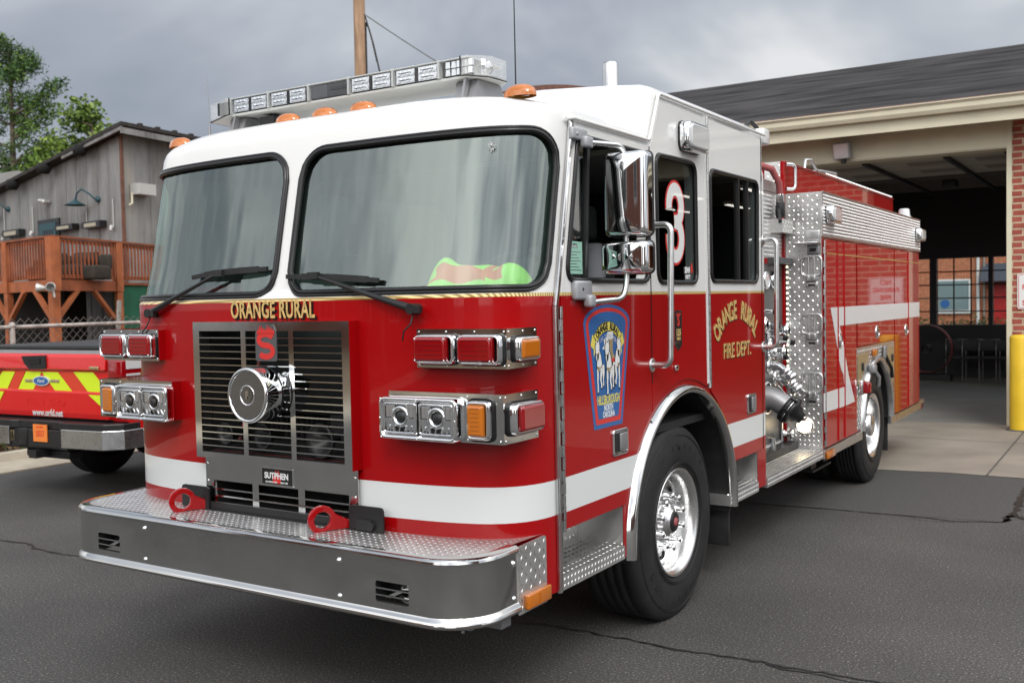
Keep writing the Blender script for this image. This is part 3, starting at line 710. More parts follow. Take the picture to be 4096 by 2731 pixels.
# tow eyes
for sx in (1, -1):
    q = MB(); cy, cz = -.135, .812; x0 = sx*.445; th = .026; ro, ri = .062, .036
    outer = [(cy+ro*cos(a), cz+ro*sin(a)) for a in [RD(20+i*(235)/20) for i in range(21)]]+[(-.115,.765),(.035,.765),(.035,.775)]
    inn = [(cy+ri*cos(a), cz+ri*sin(a)) for a in [2*pi*i/28 for i in range(28)]]
    bm = bmesh.new(); lo = []
    for ring in (outer, inn):
        vs = [bm.verts.new((0, *p)) for p in ring]; lo += [bm.edges.new((vs[i], vs[(i+1)%len(vs)])) for i in range(len(vs))]
    bmesh.ops.triangle_fill(bm, edges=lo, use_beauty=True)
    r_ = bmesh.ops.extrude_face_region(bm, geom=list(bm.faces)); bmesh.ops.translate(bm, verts=[g for g in r_['geom'] if isinstance(g, bmesh.types.BMVert)], vec=(th,0,0))
    bmesh.ops.recalc_face_normals(bm, faces=bm.faces)
    for v in bm.verts: v.co.x += x0-th/2
    bm.verts.index_update(); q.add([v.co[:] for v in bm.verts], [tuple(v.index for v in f.verts) for f in bm.faces], 0); bm.free()
    Rm = Matrix.Translation((x0, .03, 0)) @ Matrix.Rotation(RD(-30), 4, 'Z') @ Matrix.Translation((-x0, -.03, 0))
    if True: q.xf(Rm)
    obj('tow_eye', q, 'red_paint', FE, bev=.004)
    q = MB(); xa, xb = sorted((sx*.440, sx*.630))
    q.prism(rpoly([(xa,.768),(xb,.768),(xb,.872),(xa,.872)], [.002,.002,.022 if sx>0 else .022,.022]), 'y', -.030, -.022, 0)
    q.box((xa+.05,-.04,.77),(xb-.06,-.03,.815),1); q.cyl(((xa+xb)/2+.03,-.045,.79),((xa+xb)/2+.03,-.028,.79),.02,12,1)
    obj('rubber_flap', q, ['black_plastic', 'rubber'], deck)

# ------------------------------------------------ windows, doors and trim of the cab's driver side
def ring_tube(poly, x, r, n=8): return MB().tube([(x, p[0], p[1]) for p in poly], r, n, closed=True)
def door_slab(poly, wins, x0=1.2305, x1=1.2375):
    me = clean(MB().prism(poly, 'x', x0, x1, 0), ['cab_paint'])
    cs = [clean(MB().prism(w, 'x', 1.1, 1.4, 0), ['cab_paint']) for w in wins]
    cs.append(clean(MB().prism([(ARC_Y-ARC_R*1.075,.3)]+[(ARC_Y-ARC_R*1.075*cos(pi*i/24), ARC_Z+ARC_R*1.075*sin(pi*i/24)) for i in range(25)]+[(ARC_Y+ARC_R*1.075,.3)], 'x', 1.1, 1.4, 0), ['cab_paint']))
    return boolean(me, cs)
fd = obj('front_door', None, None, FE, data=door_slab([(.430,.752),(1.33,.752),(1.33,2.47),(.590,2.47),(.445,1.80),(.436,1.745)], [WIN_F]), bev=.0015, seg=1)
rd = obj('rear_door', None, None, FE, data=door_slab([(2.138,.742),(3.018,.742),(3.018,2.715),(2.112,2.715),(2.122,1.75)], [WIN_R]), bev=.0015, seg=1)
md_ = obj('side_panel', None, None, FE, data=door_slab([(1.337,.752),(2.075,.752),(2.052,2.715),(1.470,2.715),(1.360,2.487),(1.337,2.47)], [WIN_M]), bev=.0015, seg=1)
seams = MB()
for a, b in (((1.2385,1.3335,1.30),(1.2385,1.3335,2.47)), ((1.2385,3.020,.745),(1.2385,3.020,2.72))): seams.beam(a, b, .004, .002)
obj('door_seam', seams, 'black_matte', FE)
for nm, poly, par, parts_ in (('window', WIN_F, fd, 'f'), ('window', WIN_M, md_, 'm'), ('window', WIN_R, rd, 'r')):
    w = ring_tube(poly, 1.2375, .0135)
    wi = obj(nm, w, 'gasket', par)
    lw = MB(); lw.add([(-1.225, *p) for p in poly], [tuple(range(len(poly)))], 0); obj('far_window_pane', lw, 'far_glass', FE)
    g = MB()
    if parts_ == 'f': pl = [(.478,1.808),(.655,1.808),(.700,2.43),(.602,2.43)]
    else: pl = poly
    g.add([(1.228, *p) for p in pl], [tuple(range(len(pl)))], 0)
    obj('pane', g, 'side_glass', wi, fixn=False)
    bars = MB()
    if parts_ == 'f': bars.beam((1.228,.655,1.81),(1.228,.702,2.43),.022,.02); bars.beam((1.224,.690,1.81),(1.224,.730,2.43),.008,.01)
    if parts_ == 'r':
        for y in (2.60, 2.76): bars.beam((1.232,y,1.815),(1.232,y,2.43),.022,.018); bars.beam((1.238,y+.014,1.815),(1.238,y+.014,2.43),.004,.004,1)
    if bars.v: obj('window_bar', bars, ['black_plastic', 'brushed_steel'], wi)
q = MB(); q.box((1.2290,.520,1.835),(1.2300,.640,1.975),0)
for k in range(7): q.box((1.2300,.53,1.85+k*.013),(1.2304,.63-.02*(k%3),1.853+k*.013),1)
q.join(text_mb('NFPA', .028, 'x+', (1.2302,.572,1.955), .8, .0003, .001, mi=1))
obj('inspection_sticker', q, ['tag_green', 'decal_black'], fd)
# number 3 and small sticker
def ribbon(pts, w, x, mi, q):
    pts = [Vector(p) for p in pts]; n = len(pts); vs = []
    for i, p in enumerate(pts):
        d = (pts[min(i+1,n-1)]-pts[max(i-1,0)]).normalized(); nn = Vector((-d.y, d.x))*w/2; e = d*(-w*.0 if 0 < i < n-1 else 0); vs += [(x, p.x-nn.x, p.y-nn.y), (x, p.x+nn.x, p.y+nn.y)]
    q.add(vs, [(2*i, 2*i+2, 2*i+3, 2*i+1) for i in range(n-1)], mi); return q
c3 = Vector((1.655, 2.112)); P3 = []
for k in range(19): a_ = RD(188-k*(188+84)/18); P3.append((c3.x+.004+.082*cos(a_), c3.y+.096+.082*sin(a_)+ (.0 if sin(a_) > 0 else 0)))
up_ = [(c3.x-.078, c3.y+.072)]+[(c3.x+.0+.080*cos(RD(t)), c3.y+.088+.088*sin(RD(t))) for t in range(180, -61, -12)]+[(c3.x-.012, c3.y+.006)]
lo_3 = [(c3.x-.012, c3.y+.006)]+[(c3.x+.0+.080*cos(RD(t)), c3.y-.082+.092*sin(RD(t))) for t in range(60, -181, -12)]+[(c3.x-.078, c3.y-.066)]
q = MB()
for w_, x_, mi_ in ((.094, 1.2335, 0), (.068, 1.2350, 1)):
    ribbon(up_, w_, x_, mi_, q); ribbon(lo_3, w_, x_+.0004, mi_, q)
obj('number_decal', q, ['decal_red', 'decal_white'], md_)
q = text_mb('2044', .045, 'x+', (1.232,1.815,1.868), .8, .0006, .002, mi=0); q.join(text_mb('NV99', .030, 'x+', (1.232,1.822,1.832), .9, .0006, .002, mi=0)); q.prism([(1.868,1.85),(1.893,1.862),(1.880,1.912),(1.862,1.89)], 'x', 1.2315, 1.2325, 1)
obj('window_sticker', q, ['decal_white', 'decal_red'], md_)
# silver corner post and hinges
q = MB(); path = [(1.236,.388,.495),(1.236,.388,1.70),(1.236,.412,1.80),(1.236,.553,2.49)]
for a, b in zip(path, path[1:]): q.beam(a, b, .030, .010, 0, up=(1,0,0)); q.beam((a[0]+.007,a[1]-.006,a[2]), (b[0]+.007,b[1]-.006,b[2]), .006, .006, 1, up=(1,0,0))
obj('corner_trim', q, ['brushed_steel', 'chrome'], FE)
def hinge(pth, name='piano_hinge'):
    q = MB()
    for a, b in zip(pth, pth[1:]):
        a, b = Vector(a), Vector(b); n_ = max(1, int((b-a).length/.052))
        for k in range(n_):
            p, r_ = a.lerp(b, k/n_), a.lerp(b, (k+.94)/n_); q.cyl(p, r_, .0085, 10)
            q.beam(p+Vector((-.004,.013 if k % 2 else -.013,0)), r_+Vector((-.004,.013 if k % 2 else -.013,0)), .02, .004, 0, up=(1,0,0))
    return obj(name, q, 'brushed_steel', FE)
hinge([(1.240,.424,.745),(1.240,.424,1.70)])
hinge([(1.240,2.112,1.215),(1.240,2.098,2.73)])
q = MB(); q.beam((1.236,2.085,1.24),(1.236,2.068,2.735),.028,.008,0,up=(1,0,0)); obj('door_post_trim', q, 'white_paint', FE)
# door handles
for y0, z0 in ((.880,.998), (2.712,.998)):
    q = MB(); q.prism(rpoly([(y0,z0),(y0+.158,z0),(y0+.158,z0+.122),(y0,z0+.122)], .016), 'x', 1.237, 1.243, 0); 
    bezel(q, y0, y0+.158, z0, z0+.122, 1.240, .008, 'x', .016, .018, 0); q.box((1.2435,y0+.02,z0+.018),(1.245,y0+.138,z0+.104),1)
    q.rbox((1.243,y0+.062,z0+.020),(1.256,y0+.136,z0+.102),.006,2)
    obj('door_handle', q, ['chrome', 'black_plastic', 'cast_grey'], fd if y0 < 1 else rd)
# emblem on the door
def dec(q, pts, lift, mi): q.add([(1.2378+lift, *p) for p in pts], [tuple(range(len(pts)))], mi)
E0 = Vector((.855, 1.42)); 
def keystone(k, d=0):
    top = [(1.085-d*1.0,1.617-d*.2)]; 
    for i in range(13):
        a = pi*i/12; top.append((.854+(.231-d)*cos(a)*1.0, 1.617-d*.2+(.083-d*.55)*sin(a)))
    return top+[(.623+d,1.617-d*.2),(.709+d*.95,1.141+d),(.992-d*.95,1.141+d)]
q = MB(); dec(q, keystone(0), .0006, 0); dec(q, keystone(0,.020), .0012, 1); dec(q, keystone(0,.043), .0018, 0)
L1 = .0024
def arcband(cy, cz, R0_, R1_, a0, a1, n=18):
    return [(cy+R0_*sin(RD(a0+(a1-a0)*i/n)), cz+R0_*cos(RD(a0+(a1-a0)*i/n))) for i in range(n+1)]+[(cy+R1_*sin(RD(a1+(a0-a1)*i/n)), cz+R1_*cos(RD(a1+(a0-a1)*i/n))) for i in range(n+1)]
def strip(q, A, lift, mi):
    n = len(A)//2; B = A[n:][::-1]; vs = [(1.2378+lift, *p) for p in A[:n]]+[(1.2378+lift, *p) for p in B]
    q.add(vs, [(i, n+i, n+i+1, i+1) for i in range(n-1)], mi)
strip(q, arcband(.853,1.435,.188,.142,-49,49), L1, 3); strip(q, arcband(.853,1.435,.185,.146,-47.5,47.5), L1+.0004, 2)
for sg in (-1, 1):
    dec(q, [(.853+sg*.107,1.548),(.853+sg*.150,1.568),(.853+sg*.168,1.520),(.853+sg*.138,1.500),(.853+sg*.140,1.466),(.853+sg*.108,1.512)][::sg], L1-.0003, 2)
a = arc_text('ORANGE RURAL', .044, .853, 1.435, .165, -42, 42, 1.2378+L1+.0006, .72, .0022, 3, .0004); q.join(a)
q.join(arc_text('FIRE DEPARTMENT', .027, .853, 1.420, .136, -42, 44, 1.2378+L1+.0002, .72, .0003, 5, .0003))
q.join(text_mb('HILLSBOROUGH', .058, 'x+', (1.2378+L1,.852,1.266), .52, .0004, .0010, mi=2)); q.join(text_mb('NORTH', .042, 'x+', (1.2378+L1,.850,1.230), .62, .0004, .0008, mi=4)); q.join(text_mb('CAROLINA', .038, 'x+', (1.2378+L1,.851,1.199), .62, .0004, .0008, mi=4))
# steam pumper: smoke, stack, boiler, driver
dec(q, [(.795,1.502),(.815,1.515),(.812,1.540),(.840,1.552),(.850,1.575),(.905,1.575),(.905,1.545),(.880,1.535),(.868,1.520),(.850,1.520),(.845,1.505),(.820,1.492)], L1+.0002, 6)
dec(q, [(.862,1.540),(.905,1.540),(.900,1.50),(.903,1.475),(.918,1.462),(.920,1.452),(.868,1.452),(.870,1.470),(.868,1.50)], L1+.0004, 7)
dec(q, [(.868,1.452),(.920,1.452),(.916,1.400),(.872,1.400)], L1+.0003, 1); dec(q, [(.874,1.40),(.915,1.40),(.912,1.365),(.876,1.365)], L1+.0002, 7)
dec(q, [(.838,1.470),(.852,1.475),(.860,1.455),(.868,1.430),(.866,1.39),(.875,1.35),(.860,1.35),(.845,1.40),(.830,1.44)], L1+.0005, 8)
dec(q, [(.843,1.490),(.853,1.492),(.855,1.476),(.845,1.474)], L1+.0006, 9)
def horse(cy, cz, k, flip=1, up=0):
    P = lambda pts: [(cy+flip*a*k, cz+b*k*(.72 if b < 0 else .9)) for a, b in pts][::flip]
    shapes = [([(-.030,.085),(-.020,.105),(-.016,.128),(-.009,.110),(.004,.108),(.012,.128),(.016,.104),(.020,.085),(.016,.055),(.010,.020),(.004,.002),(-.012,-.004),(-.022,.006),(-.024,.030)],4),   # head
              ([(-.012,.040),(.020,.060),(.034,.030),(.044,-.010),(.048,-.050),(.030,-.075),(.004,-.070),(-.016,-.050),(-.014,-.010)],4),  # neck and chest
              ([(-.014,-.050),(.006,-.064),(.006,-.11),(.000,-.150),(.004,-.200),(.002,-.232),(-.012,-.232),(-.010,-.195),(-.014,-.150)],4),
              ([(.024,-.064),(.046,-.050),(.044,-.100),(.034,-.140),(.046,-.180),(.040,-.205),(.028,-.200),(.030,-.178),(.018,-.140)],4),
              ([(.046,-.030),(.070,-.028),(.072,-.090),(.062,-.140),(.066,-.190),(.054,-.190),(.052,-.140),(.044,-.08)],4)]
    for pts, mi in shapes: dec(q, P([(a*1.13, b*1.04) for a, b in pts]), L1+.0006+up, 3)
    for pts, mi in shapes:
        c_ = (sum(a for a, b in pts)/len(pts), sum(b for a, b in pts)/len(pts)); dec(q, P([(c_[0]+(a-c_[0])*.90, c_[1]+(b-c_[1])*.955) for a, b in pts]), L1+.0009+up, mi)
    strip(q, P([(-.014,-.036),(.0,-.048),(.02,-.050),(.044,-.030)])+P([(.046,-.040),(.022,-.062),(.0,-.060),(-.014,-.046)]), L1+.0012+up, 7) if flip > 0 else None
    dec(q, P([(-.012,-.040),(.018,-.046),(.010,-.085),(.0,-.080)]), L1+.0013+up, 7)
    dec(q, P([(-.024,.040),(.018,.046),(.018,.040),(-.024,.034)]), L1+.0012+up, 7)
horse(.752,1.448,.86,1,0); horse(.958,1.454,.86,-1,0); horse(.845,1.440,.90,1,.0008)
obj('door_emblem', q, ['decal_blue','decal_red','decal_yellow','decal_black','decal_white','decal_grey','decal_white','dull_gold','decal_blue','tag_green'], fd)
# 125 YEARS plate
q = MB(); q.prism(rpoly([(1.615,1.475),(1.663,1.445),(1.712,1.475),(1.712,1.656),(1.615,1.656)], .004), 'x', 1.2378, 1.2405, 1); q.prism(rpoly([(1.620,1.478),(1.663,1.451),(1.707,1.478),(1.707,1.651),(1.620,1.651)], .004), 'x', 1.2406, 1.2410, 0)
q.join(text_mb('S', .085, 'x+', (1.2415,1.663,1.603), .8, .0005, .003, mi=2)); q.join(text_mb('125', .050, 'x+', (1.2415,1.663,1.540), .85, .0005, .002, mi=3)); q.join(text_mb('YEARS', .022, 'x+', (1.2415,1.663,1.508), .85, .0005, .001, mi=3)); q.box((1.2412,1.62,1.482),(1.2416,1.706,1.494),1)
for k in range(5): q.prism([(1.632+k*.014,1.632),(1.642+k*.014,1.632),(1.638+k*.014,1.644+.004*(k%2))], 'x', 1.2412, 1.2416, 2)
obj('years_plate', q, ['decal_black', 'brushed_steel', 'decal_red', 'gold_leaf'], md_)
q = MB(); q.rbox((1.238,1.603,1.345),(1.250,1.645,1.372),.004); obj('release_latch', q, 'chrome', md_)
# door lettering
for mi_, off, lift in ((0, .006, 0), (1, 0, .002)):
    pass
q = arc_text('ORANGE RURAL', .165, 2.555, 1.150, .500, -47, 47, 1.2385, .66, .006, 0, .0008)
q.v = [(x, 2.555+(y-2.555)*.96+.006, 1.515+(z-1.515)*.92-.006) for x, y, z in q.v]
a = arc_text('ORANGE RURAL', .165, 2.555, 1.150, .500, -47, 47, 1.2405, .66, .005, 1, .0008); a.v = [(x, 2.555+(y-2.555)*.96, 1.515+(z-1.515)*.92) for x, y, z in a.v]; q.join(a)
q.join(text_mb('FIRE DEPT.', .125, 'x+', (1.2385,2.564,1.396), .78, .0008, .003, mi=0, spacing=1.05)); q.join(text_mb('FIRE DEPT.', .125, 'x+', (1.2405,2.558,1.402), .78, .0008, .002, mi=1, spacing=1.05))
obj('door_lettering', q, ['letter_shadow', 'gold_leaf'], rd)
# scene light above the crew window
q = MB(); q.prism(rpoly([(1.695,2.492),(1.985,2.492),(1.985,2.652),(1.695,2.652)], .05), 'x', 1.2378, 1.250, 1)
bezel(q, 1.697, 1.983, 2.494, 2.650, 1.248, .052, 'x', .016, .05, 0); lens(q, 1.712, 1.974, 2.504, 2.640, 1.284, .026, 'x', 2, 3, .04, 0)
obj('scene_light', q, ['chrome', 'gasket', 'lens_frost', 'aluminium'], FE, fixn=True)
# grab rails
def rail(name, pts, r, parent, mat='brushed_steel', plates=()):
    q = MB(); path = [Vector(p) for p in pts]; out = [path[0]]
    for i in range(1, len(path)-1):
        a, p, b = path[i-1], path[i], path[i+1]; t = min(.055, (p-a).length*.45, (p-b).length*.45); p0, p1 = p+(a-p).normalized()*t, p+(b-p).normalized()*t
        for k in range(7): u = k/6; out.append((1-u)**2*p0+2*u*(1-u)*p+u*u*p1)
    out.append(path[-1]); q.tube(out, r, 14)
    for p, d in plates: q.lathe(p, d, [(0,.034),(.004,.034),(.006,.03),(.007,.018)], 18)
    return obj(name, q, mat, parent)
rail('grab_rail', [(1.238,1.365,2.085),(1.335,1.365,2.085),(1.335,1.335,1.392),(1.238,1.335,1.392)], .016, FE, 'aluminium', [((1.238,1.365,2.085),(1,0,0)),((1.238,1.335,1.392),(1,0,0))])
rail('grab_rail', [(1.238,3.052,2.08),(1.325,3.052,2.08),(1.325,3.040,1.398),(1.238,3.040,1.398)], .016, FE, 'aluminium', [((1.238,3.052,2.08),(1,0,0)),((1.238,3.040,1.398),(1,0,0))])
# mirror
mr = MB(); A = [(1.250,.600,2.428),(1.300,.640,2.405),(1.358,.80,2.400),(1.362,.81,2.330)]
q = MB(); q.rbox((1.236,.520,2.405),(1.262,.655,2.458),.010,0); q.rbox((1.255,.585,2.375),(1.292,.655,2.425),.012,0); q.dome((1.262,.555,2.43),(1,0,0),.009,.006,8); obj('mirror_bracket', q, 'grey_bracket', FE)
q = MB(); q.rbox((1.236,.520,1.722),(1.268,.665,1.806),.012,0); q.rbox((1.250,.600,1.690),(1.292,.655,1.745),.012,0); q.dome((1.268,.575,1.768),(1,0,0),.008,.003,10,1)
mirror = obj('mirror', q, ['grey_bracket', 'black_plastic'], FE)
rail('mirror_arm', [(1.275,.635,2.400),(1.362,.760,2.395),(1.366,.800,2.36),(1.366,.800,1.80),(1.362,.770,1.725),(1.275,.640,1.712)], .0125, mirror, 'brushed_steel')
def mhead(x0, x1, z0, z1, y0, dpt, name):
    """rounded chrome shell, bulging towards the front of the truck, glass to the rear"""
    q = MB(); cx, cz, w, h = (x0+x1)/2, (z0+z1)/2, (x1-x0)/2, (z1-z0)/2; rings = []
    for k, (f, d) in enumerate([(1.0,0),(1.0,.50),(.99,.70),(.965,.85),(.93,.94),(.88,.985),(.80,1.0),(.5,1.03),(.25,1.045),(.05,1.05)]):
        pts = rpoly([(cx-w*f-(1-f)*.0,cz-h+(1-f)*w*.9),(cx+w*f,cz-h+(1-f)*w*.9),(cx+w*f,cz+h-(1-f)*w*.9),(cx-w*f,cz+h-(1-f)*w*.9)], max(.006, .028*f), 5)
        rings.append([(p[0], y0-dpt*d, p[1]) for p in pts])
    n = len(rings[0]); vs = [p for l in rings for p in l]; fs = [(k*n+i, k*n+(i+1)%n, (k+1)*n+(i+1)%n, (k+1)*n+i) for k in range(len(rings)-1) for i in range(n)]
    q.add(vs, fs, 0, True); q.add(vs, [tuple(range((len(rings)-1)*n, len(rings)*n))], 0, True)
    q.add([(p[0], y0, p[2]) for p in rings[0]], [tuple(range(n))[::-1]], 1)
    rim = MB().tube(rings[0], .005, 6, 1, closed=True); q.join(rim)
    o = obj(name, q, ['chrome', 'black_plastic'], mirror, fixn=True)
    g = MB(); g.add([(cx+(p[0]-cx)*.93, y0+.002, cz+(p[2]-cz)*.96) for p in rings[0]], [tuple(range(n))[::-1]], 0); obj('mirror_glass', g, 'chrome', o)
mhead(1.277, 1.482, 1.998, 2.368, .835, .085, 'mirror_head'); mhead(1.258, 1.484, 1.834, 1.978, .835, .085, 'convex_mirror_head')

# ------------------------------------------------ steps under the doors
for ya, yb, zt in ((.392, 1.000, .560), (2.405, 2.925, .548)):
    q = MB(); q.box((.985,ya,zt-.062),(1.238,yb,zt),0)
    lugs(q, (1.236,ya+.01,zt+.0005), (0,1,0), (-1,0,0), yb-ya-.02, .24, .036, .036, .034, .013, .003, 0, 1)
    lugs(q, (1.2385,ya+.01,zt-.058), (0,1,0), (0,0,1), yb-ya-.02, .054, .03, .026, .024, .009, .0022, 50, 1, False)
    q.box((.981,ya,zt),(.9845,yb,.753),0); lugs(q, (.9848,ya+.02,zt+.01), (0,1,0), (0,0,1), yb-ya-.04, .75-zt-.03, .038, .036, .028, .009, .0022, 55, 1)
    q.box((.982,ya+(yb-ya)*.42,zt),(.988,ya+(yb-ya)*.42+.012,.753),2); q.box((.982,ya+(yb-ya)*.74,zt),(.988,ya+(yb-ya)*.74+.006,.753),2)
    q.box((.985,yb-.004,zt),(1.228,yb,.745),0)
    obj('cab_step', q, ['tread_metal', 'tread_lug', 'black_plastic'], FE)
# wheel arch trim, liner and flaps
def arch(cy, cz, rr, name, x=1.23, w=.046, lo=.48, mat='chrome', out=.038, hi=None):
    q = MB(); sec = [(rr-w*.5,-.02),(rr-w*.5,out*.55),(rr-w*.3,out*.95),(rr+w*.05,out),(rr+w*.35,out*.72),(rr+w*.56,.0)]
    st = []
    for k in range(4): st.append((None, lo+(cz-lo)*k/4, -1))
    loops = []
    for z in [lo+(cz-lo)*k/4 for k in range(4)]: loops.append([(x+d, cy-r_, z) for r_, d in sec])
    for k in range(37):
        a = pi*k/36; loops.append([(x+d, cy-r_*cos(a), cz+r_*sin(a)) for r_, d in sec])
    for z in [cz+(lo-cz)*k/4 for k in range(1, 5)]: loops.append([(x+d, cy+r_, z) for r_, d in sec])
    n = len(sec); q.add([p for l in loops for p in l], [(i*n+j, (i+1)*n+j, (i+1)*n+j+1, i*n+j+1) for i in range(len(loops)-1) for j in range(n-1)], 0, True)
    return obj(name, q, mat, FE)
ft = arch(ARC_Y, ARC_Z, ARC_R, 'fender_trim', mat='mirror_steel')
def liner(cy, cz, rr, xa, xb, lo, name='wheel_well'):
    q = MB(); loops = []
    ps = [(cy-rr, lo)]+[(cy-rr*cos(pi*k/24), cz+rr*sin(pi*k/24)) for k in range(25)]+[(cy+rr, lo)]
    n = len(ps); q.add([(xa,*p) for p in ps]+[(xb,*p) for p in ps], [(i, i+1, n+i+1, n+i) for i in range(n-1)], 0, True); q.add([(xa,*p) for p in ps], [tuple(range(n))], 0)
    return obj(name, q, 'rubber', FE)
liner(ARC_Y, ARC_Z, ARC_R-.02, .60, 1.232, .45)
q = MB(); q.rbox((.90,2.490,.225),(1.20,2.510,.55),.008); obj('mud_flap', q, 'rubber', FE)

# ------------------------------------------------ wheels
def tyre_mb(cx, cy, cz, R_, rr, w, side=1, ribs=5):
    """cx = plane of the outer sidewall"""
    q = MB(); x = lambda t: cx-side*t
    pr = [(0.024,rr),(.010,rr+.02),(.0,rr+(R_-rr)*.42),(.004,rr+(R_-rr)*.62),(.016,R_-.045),(.028,R_-.016),(.048,R_-.002)]
    for k in range(ribs-1):
        t = .048+(w-.096)*(k+1)/ribs; pr += [(t-.007,R_),(t-.005,R_-.010),(t+.005,R_-.010),(t+.007,R_)]
    pr += [(w-.048,R_-.002),(w-.028,R_-.016),(w-.004,R_-.1),(w,rr+(R_-rr)*.42),(w-.02,rr)]
    q.lathe((cx,cy,cz),(-side,0,0), pr, 72, 0)
    for r_ in (rr+.03, rr+.038, R_-.062, R_-.055): q.lathe((cx+side*.002 if r_ < R_-.1 else cx-side*.010,cy,cz),(side,0,0),[(-.004,r_-.002),(.0012,r_),(-.004,r_+.002)],64,0)
    return q
def sidewall_text(q, txt, cx, cy, cz, r, a0, a1, size):
    n = len(txt)
    for i, ch in enumerate(txt):
        if ch == ' ': continue
        a = RD(a0+(a1-a0)*(i+.5)/n); g = text_mb(ch, size, 'x+', (0,0,0), 1.1, .0025, .001)
        q.join(MB().add([(cx+vx, cy+r*sin(a)+vy*cos(a)+vz*sin(a), cz+r*cos(a)-vy*sin(a)+vz*cos(a)) for vx, vy, vz in g.v], g.f))
def front_wheel(side, cy, cz):
    X = 1.185*side
    t = thing_part('wheel', FE)
    q = tyre_mb(X, cy, cz, .528, .286, .36, side); 
    if side > 0: sidewall_text(q, 'WESTLAKE', X-.002, cy, cz, .405, 150, 245, .05); sidewall_text(q, 'AMERICAN', X-.002, cy, cz, .405, -15, 75, .05)
    obj('tyre', q, 'tyre_rubber', t)
    c = (X-.012*side, cy, cz); ax = (side,0,0)
    q = MB(); q.lathe(c, ax, [(-.02,.291),(.004,.292),(.006,.286),(-.004,.276),(-.012,.262),(-.030,.252),(-.062,.248),(-.10,.246),(-.122,.238),(-.128,.215),(-.112,.185),(-.085,.165),(-.073,.150),(-.073,.09)], 64, 0)
    for k in range(10):
        a = 2*pi*(k+.5)/10; p = Vector((c[0]-side*.123, cy+.213*sin(a), cz+.213*cos(a)))
        q.lathe(p+Vector((side*.006,0,0)), ax, [(0,.001),(.001,.021),(.003,.024)], 14, 1)
    rim = obj('rim', q, ['rim_alu', 'black_matte'], t, fixn=False)
    for k in range(10):
        a = 2*pi*k/10; q = MB(); p = Vector((c[0]-side*.075, cy+.142*sin(a), cz+.142*cos(a)))
        q.lathe(p, ax, [(0,.026),(.006,.026),(.012,.0195),(.052,.0185),(.060,.015),(.063,.001)], 14, 0)
        obj('wheel_nut', q, 'nut_chrome', t)
    q = MB(); q.lathe(c, ax, [(-.075,.096),(-.045,.092),(-.034,.080),(-.028,.066),(-.020,.064),(-.018,.056)], 36, 0); q.lathe(c, ax, [(-.028,.058),(-.016,.056),(-.010,.048),(-.009,.001)], 36, 1); q.lathe(c, ax, [(-.010,.024),(-.003,.022),(-.002,.001)], 24, 2)
    obj('hub', q, ['rim_alu', 'black_plastic', 'hose_red'], t)
def thing_part(name, parent):
    o = bpy.data.objects.new(name, None); COL.objects.link(o); o.parent = parent; o.matrix_parent_inverse = wm(parent).inverted(); o.empty_display_size = .2; return o
pm('rim_alu', (0.84, 0.84, 0.84), 0.27, 1.0, noise=0.05, ns=6)
RY, RZ = 6.225, .520
front_wheel(1, 1.772, .512); front_wheel(-1, 1.772, .512)
for side in (1, -1):
    t = thing_part('wheel', FE)
    X = 1.205*side; q = tyre_mb(X, RY, RZ, .520, .288, .28, side, 6)
    q2 = tyre_mb(X-side*.33, RY, RZ, .520, .288, .28, side, 6); q.join(q2); obj('tyre', q, 'tyre_rubber', t)
    q = MB(); c = (X-.012*side, RY, RZ); q.lathe(c, (side,0,0), [(-.02,.290),(.004,.292),(.006,.286),(-.004,.276),(-.012,.262),(-.030,.254),(-.10,.250),(-.17,.240),(-.185,.215),(-.185,.12)], 64, 0)
    for k in range(10):
        a = 2*pi*k/10; q.lathe((c[0]-side*.185, RY+.145*sin(a), RZ+.145*cos(a)), (side,0,0), [(0,.018),(.035,.016),(.04,.001)], 10, 0)
    q.lathe(c, (side,0,0), [(-.185,.11),(-.02,.105),(.0,.09),(.004,.001)], 32, 0)
    obj('rim', q, 'rim_alu', t)
q = MB(); q.rbox((.93,6.865,.20),(1.19,6.885,.56),.008); obj('mud_flap', q, 'rubber', FE)
# frame rails and axles, plus dark boxes added underneath to block light
q = MB()
for s in (-1, 1): q.box((s*.38,.3,.56),(s*.46,8.1,.80))
q.box((-1.05,2.6,.46),(1.05,5.3,.60)); q.box((-.4,.3,.40),(.4,2.9,.9)); q.cyl((-1.0,1.77,.50),(1.0,1.77,.50),.07,12); q.cyl((-.9,RY,.52),(.9,RY,.52),.09,12); q.dome((0,RY,.52),(0,-1,0),.24,.2,16)
q.box((-.36,-.02,.42),(.36,.3,.50)); q.box((.95,4.50,.36),(1.12,4.64,.50)); q.box((.95,4.86,.38),(1.12,4.98,.50)); q.box((.95,4.48,.35),(1.14,5.0,.365)); q.box((-1.1,6.8,.5),(1.1,8.0,.62))
obj('chassis_light_block', q, 'black_plastic', FE)
q = MB(); q.box((1.10,.03,.43),(1.17,.10,.497),0); q.box((.98,-.08,.445),(1.10,-.02,.50),0); q.cyl((1.04,-.05,.42),(1.04,-.05,.45),.008,8,0); obj('bumper_bracket', q, 'cast_grey', FE)
